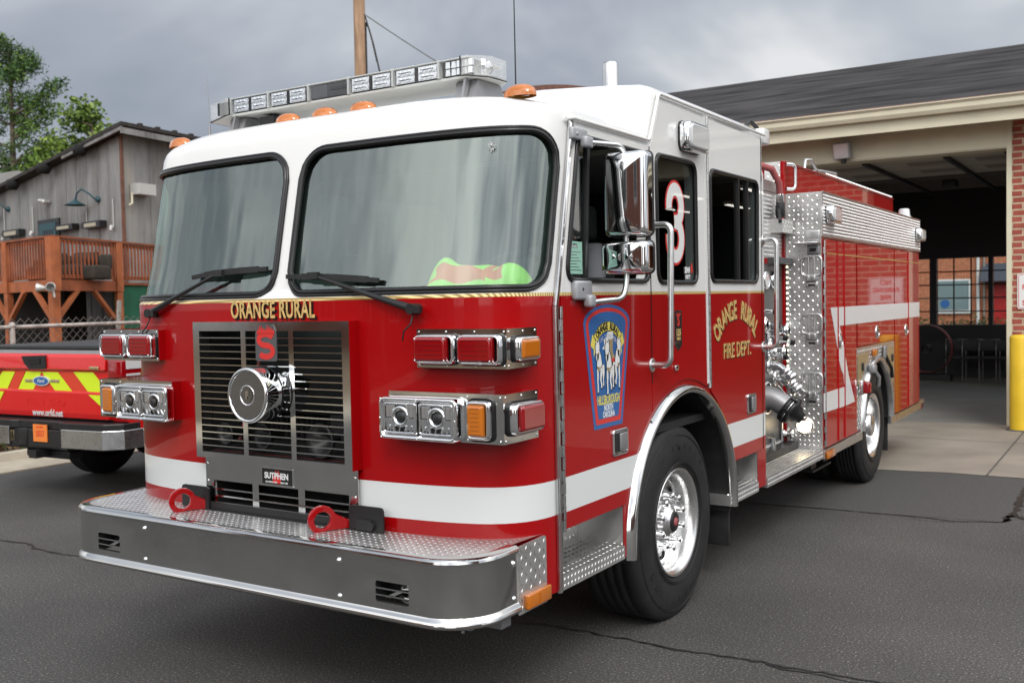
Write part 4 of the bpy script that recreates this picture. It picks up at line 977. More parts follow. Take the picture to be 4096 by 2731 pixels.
# ------------------------------------------------ light bar and roof lamps
lb = thing_part('light_bar', FE)
yb0, yb1, zb0, zb1 = .450, .735, 2.730, 2.806
q = MB(); q.box((-.775,yb0+.01,zb0-.014),(.775,yb1-.01,zb0),0); q.box((-.775,yb0,zb1-.004),(.775,yb1,zb1+.003),0)
q.prism([(-.775,yb0+.01),(-.965,yb0+.07),(-.965,yb1-.07),(-.775,yb1-.01)], 'z', zb0-.014, zb0, 0); q.prism([(.775,yb0+.01),(.84,yb0+.07),(.84,yb1-.07),(.775,yb1-.01)], 'z', zb0-.014, zb0, 0)
obj('light_bar_base', q, 'bar_plastic', lb, bev=.004)
MODS = []; x = -.80; seg_w = [.245,.245,.255,.245,.245]; xs = [-.80,-.535,-.275,.0,.275,.535,.80]
seg = [(-.79,-.53),(-.52,-.26),(-.25,.0),(.01,.27),(.28,.54)]
# segments of two modules each, with a dark siren section third from the left, and a wide end module on the right
S_ = [(-.735,-.467,'l'),(-.462,-.192,'l'),(-.184,.070,'d'),(.078,.345,'l'),(.350,.610,'l'),(.616,.775,'e')]
for a, b, k in S_:
    q = MB(); q.box((a-.008,yb0-.002,zb0),(a+.004,yb1,zb1+.005),0)
    if k == 'l':
        for u in (a+.014, a+.142):
            q.box((u-.004,yb0+.018,zb0+.004),(u+.112,yb0+.05,zb1-.006),2)
            for r_ in range(2):
                for c_ in range(1):
                    z0 = zb0+.006+r_*.032; q.box((u+.002,yb0+.008,z0),(u+.108,yb0+.012,z0+.030),1)
                    for h in range(4): xx = u+.010+h*.026; q.prism([(xx,z0+.003),(xx+.020,z0+.006),(xx+.018,z0+.026),(xx+.003,z0+.024)], 'y', yb0+.002+.002*(h%2), yb0+.008, 1)
                    q.box((u+.02,yb0+.0,z0+.013),(u+.09,yb0+.003,z0+.016),2)
    elif k == 'd':
        q.box((a+.010,yb0+.012,zb0+.004),(b-.004,yb0+.05,zb1-.006),2); q.box((a+.012,yb0+.008,zb0+.006),(a+.12,yb0+.012,zb1-.008),3)
        for h in range(22): q.box((a+.125+h*.0055,yb0+.008,zb0+.006),(a+.1275+h*.0055,yb0+.012,zb1-.008),3)
        q.box((a+.14,yb0+.004,zb0+.035),(b-.01,yb0+.009,zb0+.048),2)
    else:
        q.box((a+.008,yb0+.02,zb0+.004),(b-.002,yb0+.05,zb1-.006),2)
        for r_ in range(2):
            for h in range(5): xx = a+.035+h*.030; z0 = zb0+.005+r_*.033; q.prism([(xx,z0),(xx+.026,z0),(xx+.024,z0+.028),(xx+.002,z0+.028)], 'y', yb0+.004+.003*(h%2), yb0+.02, 1)
    obj('light_module', q, ['bar_plastic', 'reflector', 'black_plastic', 'panel_grey'], lb)
q = MB()
for sx in (1, -1):
    for r_ in range(4):
        a = RD(-60+r_*22); q.beam((sx*.785,yb0+.10,zb0+.038),(sx*(.785+.045*cos(a)),yb0+.10+.07*sin(a),zb0+.038+.018*((r_%2)*2-1)),.018,.028,0)
    q.lathe((sx*.785,yb0+.13,zb0+.038),(sx*.6,-.8,0),[(0,.01),(.01,.025),(.03,.032)],14,0)
q.box((-.86,yb0+.02,zb0+.006),(-.765,yb0+.2,zb1-.006),1)
obj('end_reflector', q, ['reflector', 'black_plastic'], lb)
for sx in (1, -1):
    q = MB(); e_ = .848 if sx > 0 else .975; pl = [(sx*.735,yb0-.006),(sx*.775,yb0-.004),(sx*(e_-.012),yb0+.062),(sx*e_,yb0+.085),(sx*e_,yb1-.085),(sx*(e_-.012),yb1-.062),(sx*.775,yb1+.004),(sx*.735,yb1+.006)]
    q.prism(pl, 'z', zb0-.002, zb1+.006, 0); obj('end_cap', q, 'lens_cloudy', lb, fixn=True)
    q = MB(); q.tube([(sx*.740,yb0-.008,zb1+.006),(sx*.740,yb0-.008,zb0-.006),(sx*.775,yb0-.006,zb0-.008),(sx*(e_-.008),yb0+.065,zb0-.010),(sx*(e_+.001),yb0+.2,zb0-.010)], .0035, 6); obj('cap_seal', q, 'gasket', lb)
q = MB(); q.box((-.735,yb0-.006,zb0),(.735,yb0-.004,zb1+.002),0); obj('front_lens', q, 'lens_glass_clear', lb)
for sx in (1, -1):
    x0 = sx*.735; q = MB(); q.add([(x0-.06,yb0+.05,zb0-.018),(x0+.06,yb0+.05,zb0-.018),(x0+.06,yb1-.05,zb0-.018),(x0-.06,yb1-.05,zb0-.018),(x0-.030,yb0-.0,2.60),(x0+.070,yb0-.0,2.60),(x0+.070,yb1,2.60),(x0-.030,yb1,2.60)], [(0,1,5,4),(1,2,6,5),(2,3,7,6),(3,0,4,7)], 0)
    q.beam((x0+.02,yb0+.02,zb0-.02),(x0+.02,yb0-.012,2.60),.012,.03,0); obj('mounting_foot', q, 'cast_grey', lb)
q = MB(); q.box((-.58,yb0+.05,2.62),(-.48,yb0+.2,2.70),0); q.cyl((-.52,yb0+.1,2.69),(-.52,yb0+.1,2.74),.03,10,0); obj('junction_box', q, 'black_plastic', lb)
for x, yy, sc_ in ((-.245,.37,1),(-.005,.37,1),(.235,.37,1),(1.075,.40,1),(-1.075,.40,1)):
    q = MB(); zz = 2.610 if abs(x) < 1 else 2.582
    for k in range(1): 
        rings = []
        for f, h in ((1,.0),(.99,.014),(.90,.030),(.70,.043),(.38,.051),(.02,.053)):
            rings.append([(x+.078*f*cos(2*pi*i/28), yy+.045*f*sin(2*pi*i/28)*(1.0), zz+h) for i in range(28)])
        n = 28; q.add([p for r_ in rings for p in r_], [(a*n+i, a*n+(i+1)%n, (a+1)*n+(i+1)%n, (a+1)*n+i) for a in range(5) for i in range(n)], 0, True)
    q.rbox((x-.02,yy-.03,zz+.004),(x+.04,yy+.02,zz+.03),.006,1)
    obj('clearance_lamp', q, ['lens_amber', 'lens_amber_dark'], FE)
q = MB(); q.tube([(-.80,.36,2.59),(-.80,.36,2.62),(-.80,.36,2.70),(-.805,.36,2.92)], .005, 8, rs=[.008,.007,.002,.0012])
obj('antenna', q, 'cast_grey', FE)
q = MB(); q.tube([(.88,.68,2.60),(.88,.68,2.68),(.878,.68,3.6)], .002, 6, rs=[.010,.004,.0016]); obj('antenna', q, 'black_plastic', FE)
q = MB(); q.lathe((.70,2.0,2.82),(0,0,1),[(0,.034),(.10,.032),(.105,.046),(.12,.048),(.125,.045),(.25,.045),(.262,.040),(.265,.001)],24,0); q.lathe((.70,2.0,2.82),(0,0,1),[(.108,.0485),(.120,.0495),(.122,.045)],24,1)
obj('roof_vent', q, ['brushed_steel', 'black_plastic'], FE)
q = MB(); q.rbox((1.10,3.10,2.70),(1.235,3.22,2.80),.01,0); q.tube([(1.14,3.0,2.80),(1.15,3.08,2.85),(1.17,3.16,2.81)],.014,8,1); q.box((1.12,3.10,2.62),(1.20,3.13,2.70),0)
obj('rear_cab_lamp', q, ['white_paint', 'black_plastic'], FE)

# ------------------------------------------------ inside the cab
q = MB(); q.box((-1.16,.40,1.02),(1.16,3.0,1.06),0); q.box((-1.16,2.98,1.05),(1.16,3.02,2.48),0)
q.prism([(.30,1.20),(.30,1.66),(.33,1.742),(.40,1.758),(.62,1.740),(.70,1.58),(.66,1.2)], 'x', -1.12, 1.12, 1, True)
q.rbox((-.32,.75,1.06),(.32,2.2,1.62),.06,1); obj('cab_interior', q, ['dark_interior', 'dash_vinyl'], FE)
for x, y, flip in ((.72,1.30,1),(-.72,1.30,1),(.72,2.75,1),(-.72,2.75,1),(0,2.75,1)):
    q = MB(); q.rbox((x-.24,y-.25,1.28),(x+.24,y+.25,1.42),.05); q.rbox((x-.22,y+.12,1.38),(x+.22,y+.28,2.02),.06); q.rbox((x-.13,y+.13,2.03),(x+.13,y+.24,2.22),.04); q.rbox((x-.15,y-.15,1.06),(x+.15,y+.15,1.30),.02)
    obj('seat', q, 'seat_cloth', FE)
q = MB(); c = Vector((.72,.78,1.80)); ax = Vector((0,-.75,.66)).normalized(); u = Vector((1,0,0)); w_ = ax.cross(u)
q.tube([c+.21*(cos(2*pi*i/32)*u+sin(2*pi*i/32)*w_) for i in range(32)], .014, 8, closed=True)
for a in (.4, 2.7, 4.7): q.beam(c, c+.2*(cos(a)*u+sin(a)*w_), .03, .012)
q.cyl(c, c-ax*.25, .03, 12); q.cyl(c-ax*.02, c+ax*.02, .05, 16)
obj('steering_wheel', q, 'black_plastic', FE)
# green tinted quarter seen along the far edge of the cab and cab console screen
q = MB(); q.rbox((-.85,.58,1.66),(-.35,.80,1.90),.03); q.rbox((-.30,.50,1.62),(-.05,.62,1.86),.02); obj('console', q, 'dash_vinyl', FE)

# ------------------------------------------------ pump section
q = MB(); q.box((-.95,3.12,.56),(.93,4.42,2.50),0); q.box((-.93,3.35,2.50),(.93,4.42,2.58),1)
obj('pump_housing', q, ['panel_grey', 'tread_metal'], FE)
q = MB(); q.box((.9305,3.14,.56),(.936,4.41,1.96),0); q.box((.9305,3.14,1.96),(.940,4.41,2.0),1)
obj('pump_panel', q, ['panel_grey', 'red_paint'], FE)
pp = bpy.data.objects['pump_panel']
q = MB(); q.box((.930,3.14,2.0),(.938,4.41,2.49),0); lugs(q, (.9385,3.15,2.01), (0,1,0), (0,0,1), 1.24, .47, .026, .030, .020, .007, .002, 70, 1, False); obj('upper_panel', q, ['tread_metal', 'tread_lug'], FE)
for y, z, r_ in ((3.99,1.84,.060),(4.19,1.84,.060),(3.80,1.84,.06),(3.60,1.84,.06)):
    q = MB(); q.lathe((.936,y,z),(1,0,0),[(0,r_+.008),(.022,r_+.008),(.026,r_),(.020,r_-.004)],24,0); q.disc((.955,y,z),(1,0,0),r_-.003,24,1); q.beam((.957,y,z),(.957,y+.03,z+.03),.004,.002,2,up=(1,0,0)); obj('gauge', q, ['chrome', 'decal_white', 'decal_red'], pp)
q = MB(); q.box((.94,4.05,1.96),(1.02,4.41,2.005),0); obj('light_shelf', q, 'panel_grey', pp)
for y, z in ((4.02,1.50),(4.18,1.30),(3.86,1.36),(4.25,1.46),(3.75,1.52)):
    q = MB(); q.lathe((.936,y,z),(1,0,0),[(0,.055),(.012,.055),(.014,.036),(.06,.034),(.065,.042),(.085,.042),(.088,.03),(.10,.028)],20,0)
    for k in range(3): a = 2*pi*k/3+.5; q.cyl((1.01,y,z),(1.01,y+.055*sin(a),z+.055*cos(a)),.009,8)
    obj('pump_valve', q, 'chrome', pp)
for y, z in ((4.05,1.42),(4.22,1.38),(4.05,1.28),(3.82,1.62)):
    q = MB(); q.cyl((.936,y,z),(1.06,y,z-.01),.012,10); q.cyl((1.055,y,z-.01),(1.085,y,z-.012),.020,12,1); q.rbox((.936,y-.03,z-.03),(.95,y+.03,z+.03),.005,0); obj('pull_handle', q, ['chrome', 'black_plastic'], pp)
for (y, z, a) in ((4.08,1.20,0), (4.22,1.10,.25)):   # small discharge with a cap pointing down
    q = MB(); q.lathe((.936,y,z),(1,0,0),[(0,.06),(.012,.06),(.014,.040)],20,0); d = Vector((.72,0,-.69)); p = Vector((.95,y,z)); q.tube([p-Vector((.02,0,0)), p+Vector((.04,0,0)), p+Vector((.07,0,-.01))+d*.03], .036, 16); e = p+Vector((.075,0,-.012))
    q.lathe(e, d, [(.02,.042),(.04,.050),(.06,.050),(.062,.042),(.085,.042),(.09,.052),(.115,.052),(.122,.044),(.124,.001)], 20, 0)
    q.tube([e+d*.1+Vector((0,.04,0)), e+d*.05+Vector((.02,.07,-.05)), e+Vector((0,.06,-.14)), Vector((.94,y+.05,z-.06))], .003, 5)
    obj('discharge_outlet', q, 'chrome', pp)
q = MB(); p = Vector((.93,4.02,.965)); q.lathe(p,(1,0,0),[(0,.125),(.012,.125),(.014,.11)],28,0); d = Vector((.80,.05,-.58)).normalized()
q.tube([p, p+Vector((.05,0,0)), p+Vector((.09,0,-.02)), p+Vector((.11,0,-.03))+d*.05], .080, 24, 1, rs=[.095,.085,.080,.078]); e = p+Vector((.10,0,-.025))+d*.03
for k in range(4): a = 2*pi*k/4+.6; q.dome(p+Vector((.012,.115*sin(a),.115*cos(a))),(1,0,0),.010,.008,8,3)
el = obj('intake_elbow', q, ['aluminium', 'cast_grey', 'black_plastic', 'chrome'], pp)
q = MB(); q.lathe(e, d, [(.015,.075),(.02,.098),(.048,.102),(.053,.095),(.062,.095),(.068,.102),(.098,.098),(.10,.072),(.135,.062),(.14,.046),(.175,.042),(.18,.001)], 28, 0)
for k in range(6):
    a = 2*pi*k/6; u = Vector((0,1,0)); w_ = d.cross(u).normalized(); q.beam(e+d*.03+(cos(a)*u+sin(a)*w_)*.094, e+d*.085+(cos(a)*u+sin(a)*w_)*.102, .025, .025)
q.lathe(e, d, [(.056,.095),(.060,.1025),(.064,.095)], 28, 1); q.rbox((e.x+d.x*.16+.00,e.y-.02,e.z+d.z*.16-.02),(e.x+d.x*.16+.04,e.y+.025,e.z+d.z*.16+.015),.008,1)
obj('intake_cap', q, ['black_plastic', 'chrome'], el)
q = MB(); q.cyl((.95,4.32,.62),(.95,4.32,.80),.010,8); obj('drain_pipe', q, 'chrome', pp); q = MB(); q.lathe((.94,4.36,.66),(1,.2,0),[(0,.03),(.02,.03),(.022,.02),(.06,.02),(.062,.034),(.085,.034),(.088,.001)],14,0); q.cyl((.95,4.10,.60),(.95,4.10,.66),.02,10,0); obj('drain_valve', q, 'chrome', pp)
# crosslay hose, nozzle and pocket
q = MB(); q.tube([(.70,3.85,2.68),(.86,4.00,2.70),(.955,4.12,2.66),(.985,4.20,2.56),(.985,4.22,2.47)], .026, 12); hz = obj('hose', q, 'hose_red', FE)
q = MB(); q.lathe((.985,4.22,2.48),(0,0,-1),[(0,.03),(.06,.032),(.062,.027)],16,1); q.lathe((.985,4.22,2.42),(0,0,-1),[(0,.030),(.03,.036),(.09,.036),(.12,.028),(.125,.001)],16,0); q.beam((.985,4.18,2.36),(1.02,4.10,2.27),.018,.03,0); q.beam((.985,4.26,2.38),(.99,4.30,2.28),.02,.02,0); q.cyl((.985,4.22,2.30),(.985,4.22,2.27),.03,12,2)
obj('nozzle', q, ['black_plastic', 'chrome', 'decal_red'], hz)
q = MB(); q.box((.938,4.12,2.19),(1.03,4.395,2.29),0); lugs(q, (1.0305,4.125,2.195), (0,1,0), (0,0,1), .265, .09, .03, .03, .022, .008, .002, 45, 1); obj('nozzle_pocket', q, ['tread_metal', 'tread_lug'], FE)
# running board
q = MB(); q.box((.86,3.10,.478),(1.236,4.425,.546),0); q.box((.86,3.10,.546),(.936,3.11,.60),0)
for k in range(12): q.box((.875+k*.030,3.105,.546),(.882+k*.030,4.42,.5495),1)
lugs(q, (1.2365,3.105,.484), (0,1,0), (0,0,1), 1.31, .056, .020, .019, .016, .006, .002, 78, 1, False)
q.box((.936,3.11,.546),(.940,4.42,.62),0); lugs(q, (.9405,3.12,.552), (0,1,0), (0,0,1), 1.28, .06, .02, .02, .016, .006, .002, 78, 1, False)
obj('running_board', q, ['tread_metal', 'tread_lug'], FE)
# bulkhead with steps, LED strip and spot lamp
q = MB(); q.box((.962,4.420,.548),(1.232,4.430,2.500),0); lugs(q, (.975,4.4195,.56), (1,0,0), (0,0,1), .245, 1.93, .034, .034, .026, .009, .0025, 45, 1)
q.box((.80,4.422,2.50),(.948,4.43,2.752),0); lugs(q, (.805,4.4215,2.51), (1,0,0), (0,0,1), .135, .23, .034, .034, .026, .009, .0025, 45, 1)
screws(q, [(x, z) for x in (.985,1.215) for z in (.62,1.0,1.25,1.6,2.44)], 'y', 4.418, -1, .006)
bh = obj('bulkhead', q, ['tread_metal', 'tread_lug'], FE)
q = MB(); q.box((.928,4.405,.546),(.960,4.445,2.752),0); obj('corner_post', q, 'red_paint', FE, bev=.004)
q = MB(); q.box((.966,4.408,1.0),(.984,4.419,2.02),0)
for k in range(25): q.dome((.975,4.408,1.02+k*.040),(0,-1,0),.0085,.005,8,1,2)
obj('light_strip', q, ['aluminium', 'led_on'], bh)
for z0, fold in ((2.06,True),(1.86,False),(1.42,False),(.975,False)):
    q = MB(); xa, xb = 1.088, 1.240; yy = 4.405
    if fold:
        q.rbox((1.12,4.405,z0+.07),(1.225,4.417,z0+.15),.01,0); q.rbox((1.05,4.30,z0+.045),(1.235,4.415,z0+.060),.006,0); q.rbox((1.13,4.40,z0-.03),(1.222,4.417,z0+.04),.01,1); q.box((1.15,4.398,z0-.01),(1.20,4.401,z0+.015),2)
    else:
        zz = z0+.01
        fr_ = rpoly([(xa,zz),(xb,zz),(xb,zz+.145),(xa,zz+.145)], .035, 5); q.tube([(p[0],yy-.012,p[1]) for p in fr_], .0085, 8, closed=True, mi=0)
        for u in (.36, .64): q.cyl((xa+(xb-xa)*u,yy-.012,zz+.0),(xa+(xb-xa)*u,yy-.012,zz+.145),.007,8,0)
        q.rbox((xa+.035,yy-.02,zz-.05),(xb-.035,yy+.012,zz-.005),.008,1); q.rbox((xa+.03,yy-.006,zz-.095),(xb-.03,yy+.013,zz-.045),.012,0); q.box((xa+.05,yy-.008,zz-.08),(xb-.05,yy-.005,zz-.065),2)
        for u in (.36,.64): q.rbox((xa+(xb-xa)*u-.012,yy-.03,zz-.04),(xa+(xb-xa)*u+.012,yy,zz+.0),.006,0)
    obj('folding_step', q, ['aluminium', 'cast_grey', 'black_plastic'], bh)
q = MB(); c = (1.098,4.418,.725); q.lathe(c,(0,-1,0),[(0,.068),(.008,.070),(.018,.064),(.020,.056),(.010,.054)],28,0); q.lathe(c,(0,-1,0),[(.012,.055),(.018,.050),(.022,.03),(.023,.001)],28,1); obj('ground_light', q, ['chrome', 'lamp_on'], bh)
rail('grab_rail', [(.962,4.44,2.73),(1.01,4.52,2.73),(1.01,4.52,2.54),(.962,4.44,2.54)], .014, bh, 'aluminium')

# ------------------------------------------------ rear body
q = MB(); 
bl_ = clean(MB().box((-1.228,4.432,.545),(1.228,8.23,2.165), 0), ['red_paint', 'black_matte'])
RA = .585; rarch = [(RY-RA,.2)]+[(RY-RA*cos(pi*i/24), .545+RA*sin(pi*i/24)) for i in range(25)]+[(RY+RA,.2)]
bl_ = boolean(bl_, [clean(MB().prism(rarch, 'x', .60, 1.4, 1), ['red_paint', 'black_matte']), clean(MB().prism(rarch, 'x', -1.4, -.60, 1), ['red_paint', 'black_matte'])])
body = obj('rear_body', None, None, FE, data=bl_)
q = MB(); q.box((-1.228,4.432,2.165),(1.228,8.23,2.498),0); body_top = obj('catwalk', q, 'tread_metal', FE)
q = MB(); q.box((1.228,4.452,2.168),(1.234,8.30,2.500),0); lugs(q, (1.2342,4.47,2.178), (0,1,0), (0,0,1), 3.82, .312, .022, .026, .017, .008, .0035, 76, 1, False)
q.box((1.234,4.452,2.160),(1.240,8.30,2.168),2); q.box((1.228,4.452,2.498),(1.240,8.30,2.506),2)
obj('upper_band', q, ['tread_metal', 'tread_lug', 'aluminium'], FE)
q = MB(); 
for sx in (1, -1): q.box((sx*.948,4.445,2.50),(sx*.928,8.335,2.752),0); q.box((sx*.958,4.445,2.745),(sx*.915,8.34,2.757),0)
q.box((-.93,8.31,2.50),(.93,8.33,2.752),0); q.box((-.93,4.445,2.50),(.93,4.46,2.752),0); obj('hose_bed', q, 'red_paint', FE, bev=.003)
q = MB(); q.box((.88,5.3,2.757),(.95,8.30,2.772),0)
for k in range(46): q.dome((.945,5.65+k*.058,2.768),(.2,0,1),.014,.014,6,1,2)
q.tube([(.93,5.05,2.757),(.93,5.07,2.83),(.93,5.25,2.85),(.93,5.40,2.78)],.013,8,0); q.tube([(.93,5.45,2.775),(.93,6.0,2.80)],.02,8,0); obj('top_rail', q, ['aluminium', 'tread_lug'], FE)
# compartment doors
def cdoor(y0, y1, z0, z1, name='compartment_door'):
    q = MB(); q.box((1.2282,y0,z0),(1.2292,y1,z1),1); q.box((1.2292,y0+.006,z0+.006),(1.2372,y1-.006,z1-.006),0); return obj(name, q, ['red_paint', 'black_matte'], body, bev=0)
d1 = cdoor(4.506, 5.470, .545, 2.150); d2 = cdoor(5.505, 6.955, 1.270, 2.150); d3 = cdoor(6.985, 8.215, .545, 2.150)
q = MB()
for y in (4.86, 5.06, 7.62): q.cyl((1.2372,y,.56),(1.2372,y,2.14),.010,8)
obj('door_moulding', q, 'red_paint', body)
hinge([(1.2375,4.492,.56),(1.2375,4.492,2.14)])
q = MB(); q.box((1.2382,4.56,2.036),(1.2388,8.20,2.044),0); obj('gold_pinstripe', q, 'gold_line', body)
def latch(y, z, par):
    q = MB(); q.lathe((1.2372,y,z),(1,0,0),[(0,.062),(.004,.062),(.008,.056),(.004,.048)],24,0); q.disc((1.2385,y,z),(1,0,0),.05,24,1); q.tube([(1.246,y+.040*cos(a),z+.040*sin(a)-.004) for a in [pi+pi*i/12 for i in range(13)]],.006,8,0); q.cyl((1.246,y-.04,z-.004),(1.246,y+.04,z-.004),.006,8,0); obj('door_latch', q, ['chrome', 'cast_grey'], par)
latch(4.927,1.352,d1); latch(6.230,1.374,d2); latch(7.525,1.350,d3)
q = MB(); X = 1.2395
q.add([(X,4.650,1.622),(X,8.212,1.622),(X,8.212,1.466),(X,4.935,1.472),(X,5.020,1.315),(X,5.060,1.20),(X,5.15,.96),(X,5.404,.820),(X,5.061,.812),(X,4.437,.826),(X,4.437,.974),(X,5.065,.970),(X,5.055,1.02),(X,4.99,1.09),(X,4.955,1.26),(X,4.88,1.45)][::-1], [], 0)
ngon = [(4.650,1.622),(8.212,1.622),(8.212,1.468),(4.909,1.473),(5.030,1.336),(5.065,1.257),(5.190,1.059),(5.390,.822),(5.061,.815),(4.437,.826),(4.437,.974),(5.055,.972),(5.030,1.07),(4.955,1.12),(4.900,1.19),(4.844,1.301)]
q = MB(); q.prism(ngon, 'x', 1.2375, X, 0); obj('side_stripe', q, 'tape_white', body)
# plate over the rear wheel
pp_ = clean(MB().box((1.2285,5.472,.560),(1.2340,6.975,1.262), 0), ['tread_gold'] if 'tread_gold' in MATS else ['tread_metal'])
pp_ = boolean(pp_, [clean(MB().prism([(RY-RA*1.02,.2)]+[(RY-RA*1.02*cos(pi*i/24), .545+RA*1.02*sin(pi*i/24)) for i in range(25)]+[(RY+RA*1.02,.2)], 'x', 1.0, 1.4, 0), ['tread_metal'])])
wp = obj('wheel_panel', None, None, body, data=pp_)
def wmask(c): return (c.y-RY)**2+(c.z-.545)**2 > (RA+.03)**2 and not (abs(c.y-RY) < RA+.03 and c.z < .545) and not (5.49 < c.y < 5.93 and .98 < c.z < 1.22) and not (6.48 < c.y < 6.95 and .90 < c.z < 1.24)
q = MB(); lugs(q, (1.2342,5.48,.57), (0,1,0), (0,0,1), 1.48, .68, .034, .034, .024, .009, .003, 45, 0, True, wmask); obj('plate_pattern', q, 'tread_lug', wp)
arch(RY, .545, RA, 'rear_fender_trim', 1.232, .045, .54, 'aluminium', .035)
liner(RY, .545, RA-.015, .55, 1.232, .53)
q = MB(); q.prism(rpoly([(5.50,.93),(5.66,1.02),(5.90,1.205),(5.50,1.205)], .02), 'x', 1.236, 1.242, 0); q.rbox((1.242,5.62,1.06),(1.252,5.68,1.13),.01,1); obj('filler_door', q, ['dull_gold', 'black_plastic'], wp)
q = MB(); q.rbox((1.236,6.02,1.165),(1.262,6.16,1.225),.008,0); obj('marker_lamp', q, 'lens_amber', wp)
q = MB(); q.rbox((1.236,5.86,1.02),(1.30,5.96,1.10),.02,0); q.tube([(1.26,5.93,1.07),(1.30,6.0,.98),(1.29,6.02,.90)],.02,8,0); obj('fill_fitting', q, 'cast_grey', wp)
q = MB(); q.prism(rpoly([(6.52,1.205),(6.93,1.205),(6.93,.86),(6.76,.86)], .02), 'x', 1.236, 1.242, 0)
q.rbox((1.242,6.80,1.07),(1.252,6.86,1.14),.01,1); q.rbox((1.242,6.42,1.12),(1.27,6.50,1.24),.015,3); q.tube([(1.26,6.46,1.15),(1.28,6.62,1.02),(1.28,6.66,.93)],.016,8,1)
obj('filler_door', q, ['dull_gold', 'black_plastic', 'lens_amber', 'cast_grey'], wp)
q = MB(); q.rbox((1.236,5.52,.86),(1.275,5.60,.99),.012,0); lens(q, 5.535,5.60,.87,.98,1.27,.06,'x',1,1,.02,0); obj('rear_warning_lamp', q, ['chrome', 'lens_red'], wp)
q = MB(); q.rbox((1.236,6.80,.70),(1.245,6.90,.88),.008,0); obj('vent_plate', q, 'aluminium', wp)
# rub rail, marker, rear step, lamps on the band
q = MB(); q.box((1.205,4.435,.468),(1.242,5.640,.540),0); obj('rub_rail', q, 'aluminium', FE, bev=.004)
q = MB(); q.box((1.205,6.800,.468),(1.242,8.26,.540),0); obj('rub_rail', q, 'aluminium', FE, bev=.004)
q = MB(); q.rbox((1.242,4.470,.466),(1.262,4.690,.522),.006,0); q.box((1.262,4.57,.47),(1.265,4.578,.518),1); obj('side_marker_lamp', q, ['lens_amber', 'lens_amber_dark'], FE)
q = MB(); q.box((-1.15,8.23,.47),(1.15,8.62,.53),0); q.rbox((1.10,8.28,.50),(1.22,8.60,.545),.01,0); q.rbox((1.15,8.34,.44),(1.215,8.58,.50),.01,1); obj('rear_step', q, ['aluminium', 'lens_red'], FE)
for y0 in (4.53, 8.02):
    q = MB(); q.prism(rpoly([(y0,2.268),(y0+.26,2.268),(y0+.26,2.405),(y0,2.405)], .04), 'x', 1.234, 1.244, 1); bezel(q, y0, y0+.26, 2.268, 2.405, 1.242, .055, 'x', .024, .04, 0); lens(q, y0+.03, y0+.235, 2.28, 2.393, 1.282, .022, 'x', 2, 3, .03, 0); obj('scene_light', q, ['chrome', 'gasket', 'lens_frost', 'aluminium'], FE, fixn=True)
q = MB(); q.lathe((1.12,8.05,2.505),(0,0,1),[(0,.070),(.03,.070),(.032,.062),(.10,.055),(.112,.045),(.115,.001)],24,0); q.lathe((1.12,8.05,2.505),(0,0,1),[(0,.075),(.028,.075),(.03,.07)],24,1); obj('rear_beacon', q, ['lens_frost', 'aluminium'], FE)

# ------------------------------------------------ vest on the dash and the driver
vs_ = MB(); rnd = random.Random(4)
def vest():
    q = MB(); nx, ny = 36, 18
    def P(i, j):
        u, v = i/nx, j/ny; a = u*pi
        x = .80+.55*(u-.5)+.02*sin(9*v+3*u); h = .185*(min(1, sin(pi*u)*1.6)**.6)*(.80+.16*sin(6*u+1.2)+.08*sin(15*u))*(sin(pi*v)**.5)
        y = .46+.16*(v-.5)*(1-.25*sin(pi*u)); return (x, y, 1.757+max(0, h)+.008*sin(13*u+9*v))
    vs = [P(i, j) for i in range(nx+1) for j in range(ny+1)]
    q.add(vs, [], 0)
    for i in range(nx):
        for j in range(ny):
            k = i*(ny+1)+j; u, v = i/nx, j/ny
            mi = 0
            if .08 < v < .30 and u > .10 and u < .80: mi = 1
            if .02 < v < .06 and u < .6: mi = 1
            if .42 < u < .50 or .60 < u < .68: mi = 1 if v < .7 and v > .25 else mi
            q.f.append((k, k+ny+1, k+ny+2, k+1)); q.m.append(mi); q.sm.append(True)
    return q
v_ = obj('safety_vest', vest(), ['vest_lime', 'vest_orange']); tag(v_, 'crumpled lime and orange safety vest lying on the dashboard behind the windshield', 'safety vest')
def skin_body(name, joints, bones, mats, sub=2, colour=None):
    me = bpy.data.meshes.new(name); ks = list(joints); me.from_pydata([joints[k][:3] for k in ks], [(ks.index(a), ks.index(b)) for a, b in bones], [])
    o = bpy.data.objects.new("tmp", me); COL.objects.link(o)
    sk = o.modifiers.new("s", 'SKIN'); sk.use_smooth_shade = True
    for i, k in enumerate(ks):
        r_ = joints[k][3]; me.skin_vertices[0].data[i].radius = r_ if isinstance(r_, tuple) else (r_, r_); me.skin_vertices[0].data[i].use_root = (i == 0)
    sb = o.modifiers.new("d", 'SUBSURF'); sb.levels = sub; sb.render_levels = sub
    bpy.context.view_layer.update(); dg = bpy.context.evaluated_depsgraph_get(); r = bpy.data.meshes.new_from_object(o.evaluated_get(dg), depsgraph=dg); bpy.data.objects.remove(o)
    for mname in mats: r.materials.append(MATS[mname])
    for p in r.polygons:
        p.use_smooth = True
        if colour: p.material_index = colour(p.center)
    return r
pm('skin', (0.52, 0.28, 0.20), 0.5, noise=0.08); pm('shirt_grey', (0.16, 0.165, 0.18), 0.85, bump=.15, bs=30); pm('trousers', (0.03, 0.035, 0.05), 0.85); pm('hair_dark', (0.03, 0.02, 0.015), 0.7)
px, py = .74, 1.30
